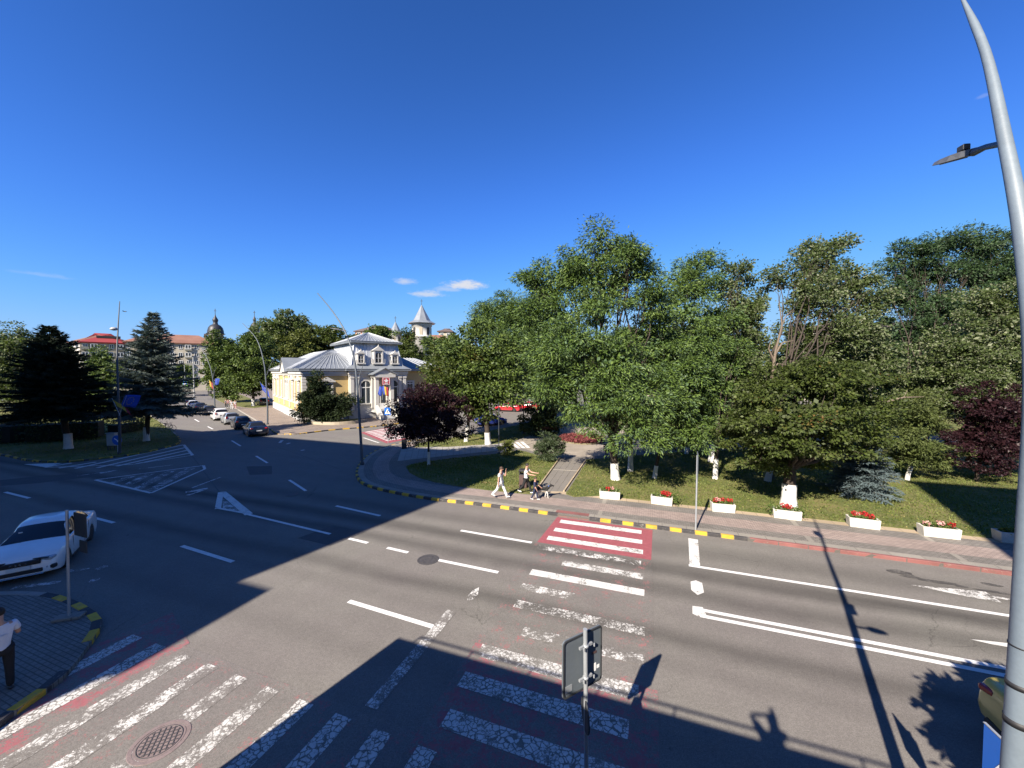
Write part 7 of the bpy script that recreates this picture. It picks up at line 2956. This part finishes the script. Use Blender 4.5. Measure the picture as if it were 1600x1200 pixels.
    # door seams and handles, mirrors, side trim
    w_mid = W
    b = MB()
    for s in (-1, 1):
        for x_ in ((S['pil'][0][0] + S['pil'][0][1]) / 2, S['sw'][0] - .12, S['ax'][1] - .42):
            b.box((X0 + x_, s * (W * .992), .64), (.012, .012, .66))
        b.box((X0 + (S['ax'][0] + S['ax'][1]) / 2, s * W * .985, .24), (S['ax'][1] - S['ax'][0] - .8, .02, .08))
    b.build('door_seams', M['trim'], root)
    for s in (-1, 1):
        for x_ in (S['pil'][0][0] - .16, S['ax'][1] - .60):
            b = MB()
            b.bbox((X0 + x_, s * (W * .99), .88), (.17, .03, .028), .008)
            b.build('door_handle', M[paint], root)
        b = MB()
        b.bbox((X0 + S['sw'][0] + .12, s * (W + .06), zb[np.argmin(abs(xs - 1.5))] + .08), (.10, .2, .13), .03)
        b.build('mirror', M['trim'] if not detail else M[paint], root)
    # tail
    zt = float(pchip(*zip(*S['zb']), [L - .15])[0])
    for s in (-1, 1):
        b = MB()
        tall = shape in ('suv', 'hatch', 'estate')
        b.bbox((X0 + L - .075, s * W * .69, zt - .14 + (.06 if tall else 0)), (.13, .26, .13 if not tall else .22), .03, s * R(-22))
        b.build('tail_lamp', M['tail_red'], root)
    b = MB()
    b.bbox((X0 + L - .03, 0, .34), (.1, W * 1.25, .16), .03)
    b.build('rear_bumper', M['trim'], root)
    if plate:
        b = MB()
        b.bbox((X0 + L - .006, 0, .62 if shape != 'sedan' else .66), (.02, .52, .115), .004)
        b.build('number_plate', M['plate'], root)
    # nose
    for s in (-1, 1):
        b = MB()
        b.bbox((X0 + .16, s * W * .66, .69), (.26, .36, .12), .035, s * R(26))
        b.build('headlight', M['head_glass'] if not detail else M['head_glass'], root)
    b = MB()
    b.bbox((X0 + .045, 0, .64), (.10, W * 1.05, .15), .02)
    gr = b.build('grille', M['trim'], root)
    b = MB()
    b.bbox((X0 + .03, 0, .36), (.10, W * 1.15, .13), .02)
    b.build('lower_grille', M['trim'], root)
    b = MB()
    b.bbox((X0 + .0, 0, .50), (.02, .52, .115), .004)
    b.build('number_plate', M['plate'], root)
    if detail:
        # emblem and small bright marks across the grille
        b = MB()
        for s in (-1, 1):
            b.extrude([(X0 - .010, s * y_, .64 + z_) for y_, z_ in ((.012, .0), (.05, .032), (.085, .032), (.045, 0), (.085, -.032), (.05, -.032))], (-.008, 0, 0))
        for y_ in (.16, .25, .34):
            for s in (-1, 1):
                b.bbox((X0 - .008 + abs(y_) * .05, s * y_, .655), (.012, .05, .018), .003)
                b.bbox((X0 - .008 + abs(y_) * .05, s * (y_ + .02), .63), (.012, .03, .014), .003)
        b.build('emblem', M['chrome'], gr)
        for s in (-1, 1):
            b = MB()
            b.bbox((X0 + .10, s * W * .74, .40), (.16, .30, .14), .03, s * R(22))
            f_ = b.build('fog_surround', M['trim'], root)
            b = MB()
            b.lathe([(.001, 0), (.04, 0), (.04, .02), (.001, .02)], 12)
            o = b.build('fog_lamp', M['head_glass'], f_)
            o.location = (X0 + .03, s * W * .70, .41)
            o.rotation_euler = (0, R(-90), 0)
            b = MB()
            b.bbox((X0 + .11, s * W * .55, .735), (.20, .40, .025), .008, s * R(20))
            b.build('headlight_brow', M['trim'], root)
        for y_ in (-.25, .25):
            b = MB()
            b.tube([(X0 + 1.22, y_, 1.005), (X0 + 1.30, y_ + .28, 1.06)], .008, 5)
            b.build('wiper', M['trim'], root)
        b = MB()
        b.bbox((X0 + .06, 0, .235), (.16, W * 1.2, .03), .01)
        b.build('splitter', M['chrome'], root)
        b = MB()
        b.box((X0 + 1.62, .42, 1.24), (.02, .10, .08))
        b.build('windscreen_sticker', M['plate'], root)
    return root


def heading_to(dx, dy):
    return math.atan2(dy, dx)


hb = math.atan2(DB.y, DB.x)          # driving away along the left road
# white sedan turning, near left: nose toward the viewpoint's lower left
make_car('white sedan in the shade at the left edge, nose toward the crossing', (-17.45, 14.2), R(-55), 'sedan', 'paint_white', None, 'rim_dark', True)

row = [((402, 681), 'sedan', 'paint_navy', 'dark blue sedan at the near end of the roadside row, by the villa lamp post'), ((379, 670.5), 'hatch', 'paint_black', 'black hatchback second in the roadside row, just ahead of the dark blue sedan'), ((362, 663), 'hatch', 'paint_silver', 'silver hatchback in the roadside row between a black and a white car'),
       ((345, 656.5), 'suv', 'paint_white', 'white off-roader in the middle of the roadside row'), ((327, 648.8), 'hatch', 'paint_grey', 'dark grey hatchback just ahead of the white off-roader'), ((313, 643), 'sedan', 'paint_grey', 'brownish dark sedan driving away near the far end of the row'),
       ((302, 638.5), 'hatch', 'paint_white', 'white hatchback at the far end of the roadside row'), ((297.5, 634), 'sedan', 'paint_black', 'black sedan, farthest of the roadside row')]
for (px, py), sh, pt, lab in row:
    c = at(px, py) + DB * 1.3
    make_car(lab, (c.x, c.y), hb + R(2), sh, pt, 'cars lined up along the road by the villa')
c = at(767, 664)
make_car('bright blue hatchback parked behind the four headed lantern', (c.x, c.y), R(28), 'hatch', 'paint_blue', 'cars parked behind the slab terrace', 'rim_dark')
c = at(794, 642.5)
make_car('bright red estate parked beyond the blue hatchback', (c.x, c.y), R(165), 'estate', 'paint_red', 'cars parked behind the slab terrace')
c = at(826, 640)
make_car('darker red car parked just right of the bright red estate', (c.x, c.y), R(165), 'sedan', 'paint_red', 'cars parked behind the slab terrace')
c = at(738, 639)
make_car('black car parked in the shade left of the red estate', (c.x, c.y), R(170), 'estate', 'paint_black', 'cars parked behind the slab terrace')
c = at(16, 628)
make_car('silver blue car parked at the far left beyond the hedge', (c.x, c.y, LZ), R(178), 'hatch', 'paint_silver', None)
c = at(411, 634)
make_car('dark car parked in the shade at the far corner of the villa', (c.x, c.y, LZ), hb, 'hatch', 'paint_black', None)
# yellow saloon cut by the frame at bottom right
ycx = Vector((8.84, 6.60, 0))
yc = ycx + FX * 2.2
make_car('yellow saloon at the bottom right, mostly hidden by the near lamp post', (yc.x, yc.y), R(-20), 'sedan', 'paint_yellow', None, plate=False)
# ---------------------------------------------------------------- people and a dog
M['skin'] = simple('skin', (0.42, 0.24, 0.17), 0.6, var=0.08)
M['hair_brown'] = simple('brown_hair', (0.045, 0.026, 0.016), 0.7, var=0.2)
M['hair_dark'] = simple('dark_hair', (0.014, 0.011, 0.010), 0.7, var=0.2)
M['cloth_white'] = simple('white_cloth', (0.60, 0.60, 0.60), 0.9, var=0.06, scale=6, bump=0.3)
M['cloth_paleblue'] = simple('pale_blue_cloth', (0.52, 0.57, 0.66), 0.9, var=0.06, scale=6, bump=0.3)
M['cloth_navy'] = simple('navy_cloth', (0.018, 0.024, 0.06), 0.9, var=0.15, scale=6, bump=0.3)
M['cloth_black'] = simple('black_cloth', (0.012, 0.012, 0.014), 0.9, var=0.15, scale=6, bump=0.3)
M['cloth_grey'] = simple('grey_cloth', (0.16, 0.16, 0.17), 0.9, var=0.15, scale=6, bump=0.3)
M['cloth_pink'] = simple('pink_cloth', (0.45, 0.25, 0.25), 0.9, var=0.1, scale=6, bump=0.3)
M['shoe_white'] = simple('white_shoe', (0.55, 0.55, 0.54), 0.7, var=0.05)
M['fur_black'] = simple('black_fur', (0.014, 0.013, 0.013), 0.9, var=0.3, scale=12, bump=0.4)
M['fur_white'] = simple('white_fur', (0.55, 0.53, 0.50), 0.9, var=0.1, scale=12, bump=0.4)


def skin_obj(name, verts, edges, radii, root_i, mat, parent, sub=2):
    me = bpy.data.meshes.new(name)
    me.from_pydata([tuple(v) for v in verts], edges, [])
    o = link_mesh(name, me, mat, parent)
    md = o.modifiers.new('skin', 'SKIN')
    md.use_smooth_shade = True
    md.branch_smoothing = 0.4
    lay = me.skin_vertices[0].data
    for i, r in enumerate(radii):
        lay[i].radius = (r, r) if not hasattr(r, '__len__') else r
        lay[i].use_root = (i == root_i)
    s = o.modifiers.new('smooth', 'SUBSURF')
    s.levels = s.render_levels = sub
    return o


def person(label, loc, face, H=1.7, pose=None, top='cloth_white', legs='cloth_black', hair='hair_brown', shoe='shoe_white', sleeve=0.55, long_hair=False, group=None, held=None, wide=1.0, flare=1.0, fingers=True):
    """pose: joint angles. x is to the figure's left, y backwards (it faces -y), built at scale H"""
    p = dict(lh=0.0, rh=0.0, lk=0.0, rk=0.0, ls=(0, 0), rs=(0, 0), le=0.1, re=0.1, lean=0.0, head=(0, 0))
    p.update(pose or {})
    t = thing('person', label, 'person', loc, face, group)
    k = H

    def V(x, y, z):
        return Vector((x, y, z)) * k
    pel = V(0, 0, .515)
    sp = Vector((0, -math.sin(p['lean']), math.cos(p['lean'])))
    waist = pel + sp * .09 * k
    chest = pel + sp * .225 * k
    neck = pel + sp * .315 * k
    hb_ = pel + sp * .345 * k
    head = hb_ + Vector((p['head'][0], -.03 - p['head'][1], .07)) * k
    hd_top = head + Vector((0, 0, .05)) * k
    verts = [pel, waist, chest, neck, hb_, head, hd_top]
    rad = [(.075 * k * wide, .062 * k), (.066 * k * wide, .055 * k), (.078 * k * wide, .058 * k), (.034 * k, .034 * k), (.033 * k, .036 * k), (.046 * k, .056 * k), (.036 * k, .042 * k)]
    edges = [(0, 1), (1, 2), (2, 3), (3, 4), (4, 5), (5, 6)]
    tv, te, tr = [pel + Vector((0, 0, -.045)) * k, waist, chest, neck + Vector((0, 0, -.02)) * k], [(0, 1), (1, 2), (2, 3)], [(.104 * k * wide * flare, .090 * k * flare), (.090 * k * wide, .078 * k), (.096 * k * wide, .078 * k), (.050 * k, .050 * k)]
    lv, le_, lr = [pel], [], [(.080 * k * wide, .068 * k)]
    hands, shoes = [], []
    for s, hip_a, knee_a, sh, el in ((1, p['lh'], p['lk'], p['ls'], p['le']), (-1, p['rh'], p['rk'], p['rs'], p['re'])):
        hip = pel + Vector((s * .055 * wide, 0, -.02)) * k
        d1 = Vector((0, -math.sin(hip_a), -math.cos(hip_a)))
        knee = hip + d1 * .235 * k
        a2 = hip_a - knee_a
        d2 = Vector((0, -math.sin(a2), -math.cos(a2)))
        ank = knee + d2 * .225 * k
        i0 = len(verts)
        verts += [hip, knee, ank]
        rad += [.050 * k, .036 * k, .024 * k]
        edges += [(0, i0), (i0, i0 + 1), (i0 + 1, i0 + 2)]
        j0 = len(lv)
        lv += [hip + Vector((0, 0, -.01)) * k, (hip + knee) / 2, knee, ank + d2 * .01 * k]
        lr += [.060 * k, .054 * k, .043 * k, .036 * k * flare]
        le_ += [(0, j0), (j0, j0 + 1), (j0 + 1, j0 + 2), (j0 + 2, j0 + 3)]
        shoes.append((ank, a2))
        shl = chest + sp * .055 * k + Vector((s * .105 * wide, 0, 0)) * k
        fw, out = sh
        da = Vector((s * math.sin(out), -math.sin(fw) * math.cos(out), -math.cos(fw) * math.cos(out)))
        elb = shl + da * .165 * k
        # elbow bends forward / up in the plane of the arm and -y
        fwd = Vector((0, -1, 0)) - da * da.dot(Vector((0, -1, 0)))
        fwd = fwd.normalized() if fwd.length > .05 else Vector((-s, 0, 0))
        if isinstance(el, tuple):
            ang, tow = el
            fwd = Vector(tow) - da * da.dot(Vector(tow))
            fwd.normalize()
        else:
            ang = el
        db_ = da * math.cos(ang) + fwd * math.sin(ang)
        wr = elb + db_ * .145 * k
        i0 = len(verts)
        verts += [shl, elb, wr, wr + db_ * .045 * k]
        rad += [.034 * k, .025 * k, .018 * k, (.024 * k, .013 * k)]
        edges += [(2, i0), (i0, i0 + 1), (i0 + 1, i0 + 2), (i0 + 2, i0 + 3)]
        if fingers:
            sd_ = db_.cross(fwd).normalized()
            pb = i0 + 3
            for q in range(4):
                of = (q - 1.5) * .0125 * k
                Lf = (.040, .047, .045, .035)[q] * k
                j = len(verts)
                b0 = verts[pb] + sd_ * of + db_ * .012 * k
                verts += [b0, b0 + db_ * Lf * .55 + fwd * .006 * k, b0 + db_ * Lf * .9 + fwd * .018 * k]
                rad += [.0065 * k, .006 * k, .005 * k]
                edges += [(pb, j), (j, j + 1), (j + 1, j + 2)]
            j = len(verts)
            b0 = wr + sd_ * -.020 * k + db_ * .018 * k
            verts += [b0, b0 + (-sd_ * .6 + db_ + fwd * .4).normalized() * .028 * k]
            rad += [.008 * k, .006 * k]
            edges += [(i0 + 2, j), (j, j + 1)]
        hands.append(wr + db_ * .06 * k)
        j0 = len(tv)
        f = sleeve
        end = shl + da * .165 * k * f if f <= 1 else elb + db_ * .145 * k * (f - 1)
        tv += [shl + Vector((0, 0, .0)), shl.lerp(elb, min(f, 1) * .5), end]
        tr += [.052 * k, .046 * k, .042 * k]
        te += [(2, j0), (j0, j0 + 1), (j0 + 1, j0 + 2)]
    skin_obj('body', verts, edges, rad, 0, M['skin'], t, 2 if fingers else 1)
    skin_obj('shirt', tv, te, tr, 1, M[top], t)
    skin_obj('trousers', lv, le_, lr, 0, M[legs], t)
    for ank, a2 in shoes:
        b = MB()
        c = ank + Vector((0, -.035, -.022)) * k
        Mx = Matrix.Rotation(-a2 * .45, 4, 'X')
        b.bbox(c, (.052 * k, .145 * k, .040 * k), .016 * k, M=Mx)
        b.build('shoe', M[shoe], t)
    # hair, nose, eyes, ears
    b = MB()
    rr = .058 * k
    hc = head + Vector((0, .010, .016)) * k
    vs, fs = [], []
    nu_, nv2 = 14, 9
    for i in range(nv2):
        th = (i / (nv2 - 1)) * R(112)
        for j in range(nu_):
            ph = 2 * math.pi * j / nu_
            front = max(0, -math.sin(ph))
            th2 = th * (1 - .42 * front)
            vs.append(hc + Vector((math.sin(th2) * math.cos(ph) * rr * .93, math.sin(th2) * math.sin(ph) * rr * 1.12, math.cos(th2) * rr * 1.12)))
    for i in range(nv2 - 1):
        for j in range(nu_):
            fs.append((i * nu_ + j, i * nu_ + (j + 1) % nu_, (i + 1) * nu_ + (j + 1) % nu_, (i + 1) * nu_ + j))
    b.add(vs, fs, True)
    if long_hair:
        b.tube([hc + Vector((0, .055, .02)) * k, hc + Vector((0, .075, -.05)) * k, hc + Vector((0, .07, -.13)) * k], [.03 * k, .028 * k, .008 * k], 8)
    b.build('hair', M[hair], t)
    b = MB()
    fy = head.y - .054 * k
    b.add([(head.x - .008 * k, fy, head.z - .012 * k), (head.x + .008 * k, fy, head.z - .012 * k), (head.x, fy - .014 * k, head.z - .012 * k), (head.x, fy + .002, head.z + .012 * k)], [(0, 1, 2), (0, 2, 3), (1, 3, 2), (0, 3, 1)])
    for s in (-1, 1):
        b.bbox((head.x + s * .046 * k, head.y + .004 * k, head.z), (.010 * k, .022 * k, .032 * k), .003 * k)
    b.build('nose_and_ears', M['skin'], t)
    b = MB()
    for s in (-1, 1):
        b.bbox((head.x + s * .018 * k, fy + .006 * k, head.z + .010 * k), (.014 * k, .008 * k, .006 * k), .002 * k)
    b.bbox((head.x, fy + .006 * k, head.z - .028 * k), (.022 * k, .008 * k, .005 * k), .002 * k)
    b.build('eyes_and_mouth', M['hair_dark'], t)
    return t, [t.matrix_basis @ h for h in hands]


def face_dir(dx, dy):
    """rotation so that the figure (facing local -y) looks along (dx, dy)"""
    return math.atan2(dx, -dy)


GP = KZ + .004
F = at(782, 778.5, GP)
person('woman in white tunic and wide white trousers walking along the pavement, hand at her face', F, face_dir(UX, UY), 1.72,
       dict(lh=.48, rh=-.42, lk=.08, rk=.35, rs=(-.15, .12), re=.15, ls=(.75, .25), le=(2.3, (0, -.4, 1)), lean=.03), 'cloth_white', 'cloth_white', 'hair_brown', 'shoe_white', .62, False, flare=1.25)
F = at(822, 771.5, GP)
person('man in white shirt and black trousers walking past the litter bin, arms forward', F, face_dir(UX, UY), 1.72,
       dict(lh=.40, rh=-.38, lk=.1, rk=.35, ls=(.9, .1), le=.6, rs=(.8, .1), re=.7, lean=.05), 'cloth_white', 'cloth_black', 'hair_dark', 'shoe_white', .6)
F = at(836, 781, GP)
ch, hands = person('child in dark blue clothes and white shoes walking beside the dog', F, face_dir(UX * .9 + .1, UY), 1.22,
                   dict(lh=.28, rh=-.25, lk=.08, rk=.2, ls=(.5, .1), le=.4, rs=(.2, .1), re=.3), 'cloth_navy', 'cloth_navy', 'hair_brown', 'shoe_white', 1.2)
# person cut by the left frame edge
F = at(4, 1077, GP)
person('person in pale T-shirt and black trousers on the near left corner, cut by the frame', F, face_dir(-.86, .50), 1.76,
       dict(lh=.10, rh=-.10, lk=.03, rk=.06, ls=(.12, .22), le=(1.25, (0, -1, .1)), rs=(.12, .22), re=(1.3, (0, -1, .1)), head=(0, .03)), 'cloth_paleblue', 'cloth_black', 'hair_dark', 'plastic_black', .75)
# far group by the villa
for px, py, lab, tp, lg, dx in ((353.5, 637.5, 'far pedestrian in grey top, leftmost of the group by the verge', 'cloth_grey', 'cloth_black', 1), (357, 637.8, 'far pedestrian in pink top, second of the group by the verge', 'cloth_pink', 'cloth_grey', 1), (362, 639.5, 'far pedestrian all in white within the group by the verge', 'cloth_white', 'cloth_white', .9),
                                (367.5, 639.5, 'far pedestrian in white top and pale trousers, rightmost of the group by the verge', 'cloth_white', 'cloth_pink', .9)):
    person(lab, at(px, py, KZ), face_dir(.66, -.75), 1.72, dict(lh=.3 * dx, rh=-.3, lk=.05, rk=.25, ls=(-.2, .1), rs=(.25, .1)), tp, lg, 'hair_brown', 'shoe_white', .6, group='pedestrians by the verge', fingers=False)
F = at(341.5, 612, KZ)
person('lone far pedestrian in pink at the end of the verge', F, face_dir(.6, -.7), 1.7, dict(lh=.25, rh=-.25), 'cloth_pink', 'cloth_pink', 'hair_brown', 'shoe_white', .6, fingers=False)
# the photographer on the roof terrace: only the shadow on the road is seen
person('photographer on the roof terrace with raised arms, seen only as a shadow on the road', Vector((-.02, -.50, 5.35)), face_dir(.2, 1), 1.76,
       dict(rs=(1.0, .1), re=(2.0, (.3, -.5, 1)), ls=(2.35, .55), le=(2.0, (-.9, -.15, .5)), head=(0, -.01)), 'cloth_grey', 'cloth_navy', 'hair_dark', 'shoe_white', .7)


def dog(label, loc, face):
    t = thing('dog', label, 'dog', loc, face)
    k = 1.0
    # faces local -y
    v = [(0, .26, .50), (0, .05, .49), (0, -.20, .50), (0, -.34, .62), (0, -.42, .72), (0, -.50, .71), (0, -.60, .675),          # rump .. muzzle
         (0, .36, .56), (0, .46, .66), (0, .44, .78)]                                                                         # tail
    r = [.085, .088, .115, .075, .062, .052, .026, .03, .03, .016]
    e = [(0, 1), (1, 2), (2, 3), (3, 4), (4, 5), (5, 6), (0, 7), (7, 8), (8, 9)]
    for s, sw in ((1, .06), (-1, -.05)):
        i = len(v)
        v += [(s * .075, -.20, .40), (s * .078, -.22 + sw, .26), (s * .078, -.20 + sw * 1.4, .13), (s * .078, -.20 + sw * 1.8, .025), (s * .078, -.245 + sw * 1.8, .02)]
        r += [.058, .036, .026, .024, .022]
        e += [(2, i), (i, i + 1), (i + 1, i + 2), (i + 2, i + 3), (i + 3, i + 4)]
        i = len(v)
        sw = -sw
        v += [(s * .08, .25, .40), (s * .085, .18 + sw, .30), (s * .085, .33 + sw, .18), (s * .085, .30 + sw * 1.5, .03), (s * .085, .25 + sw * 1.5, .02)]
        r += [.075, .05, .028, .024, .022]
        e += [(0, i), (i, i + 1), (i + 1, i + 2), (i + 2, i + 3), (i + 3, i + 4)]
    m, T, b = newmat('black_and_white_fur')
    p = T.objco()
    x, y, z = T.xyz(p)
    n = T.noise(5, 3, .6, p)
    f = T.math('ADD', z, T.math('MULTIPLY', T.math('SUBTRACT', n, .5), .12))
    T.link(T.mix(T.ramp(f, .40, .43), (0.50, 0.48, 0.45), (0.014, 0.013, 0.013)), b.inputs['Base Color'])
    b.inputs['Roughness'].default_value = .9
    skin_obj('body', [Vector(q) for q in v], e, r, 1, m, t)
    b = MB()
    for s in (-1, 1):
        b.add([(s * .02, -.42, .76), (s * .07, -.40, .75), (s * .075, -.44, .70), (s * .055, -.405, .85)], [(0, 1, 3), (1, 2, 3), (0, 3, 2), (0, 2, 1)])
    b.build('ears', M['fur_black'], t)
    b = MB()
    b.tube([(0, -.33, .70), (.06, -.31, .66), (0, -.25, .55), (-.06, -.31, .66), (0, -.33, .70)], .014, 6)
    b.build('collar', M['sign_blue'], t)
    return t


D = at(848.5, 777.5, GP)
dog('black and white dog walking on a lead ahead of the child', D, face_dir(UX, UY + .1))
dn = Matrix.Translation(D) @ Matrix.Rotation(face_dir(UX, UY + .1), 4, 'Z') @ Vector((0, -.28, .60))
ld = thing('dog_lead', 'thin dark dog lead between the child and the dog', 'lead', dn)
b = MB()
hnd = hands[0]
b.tube([(0, 0, 0), (hnd - dn) * .5 + Vector((0, 0, -.05)), hnd - dn], .009, 5)
b.build('strap', M['black_strap'], ld)

# stand-in tree added right of the viewpoint to cast the ragged shade; itself unseen
broad_tree('unseen_shade_caster', 'unseen tree added right of the viewpoint to cast ragged shade by the yellow car', uv(5.6, 3.2, KZ), [], 'leaf', seed=77) if False else None
st = thing('unseen_shade_caster', 'unseen tree added right of the viewpoint to cast ragged shade by the yellow car', 'tree', Vector((5.85, 1.75, KZ)))
rs = np.random.RandomState(7)
lob = [((0.0, .1, 4.3), (.85, .85, .9)), ((.65, .2, 4.0), (.95, .8, 1.0)), ((.25, .0, 3.2), (.95, .8, .9)), ((1.15, .5, 4.4), (.8, .8, .9))]
P, D_, N_, CP, CR = crown_points(lob, rs, 620, .24, 30, 0.0, .8, 0.1, .4)
link_mesh('crown', leaf_mesh('crown', P, D_, N_, .20, .13, M['leaf_green'], 'leaf', 7), None, st)
b = MB()
b.tube([(0.3, -.1, -.1), (.3, 0, 1.5), (.25, .1, 2.6), (.3, .1, 4.6)], [.11, .09, .08, .03], 8)
b.build('trunk', M['bark'], st, fix=False)
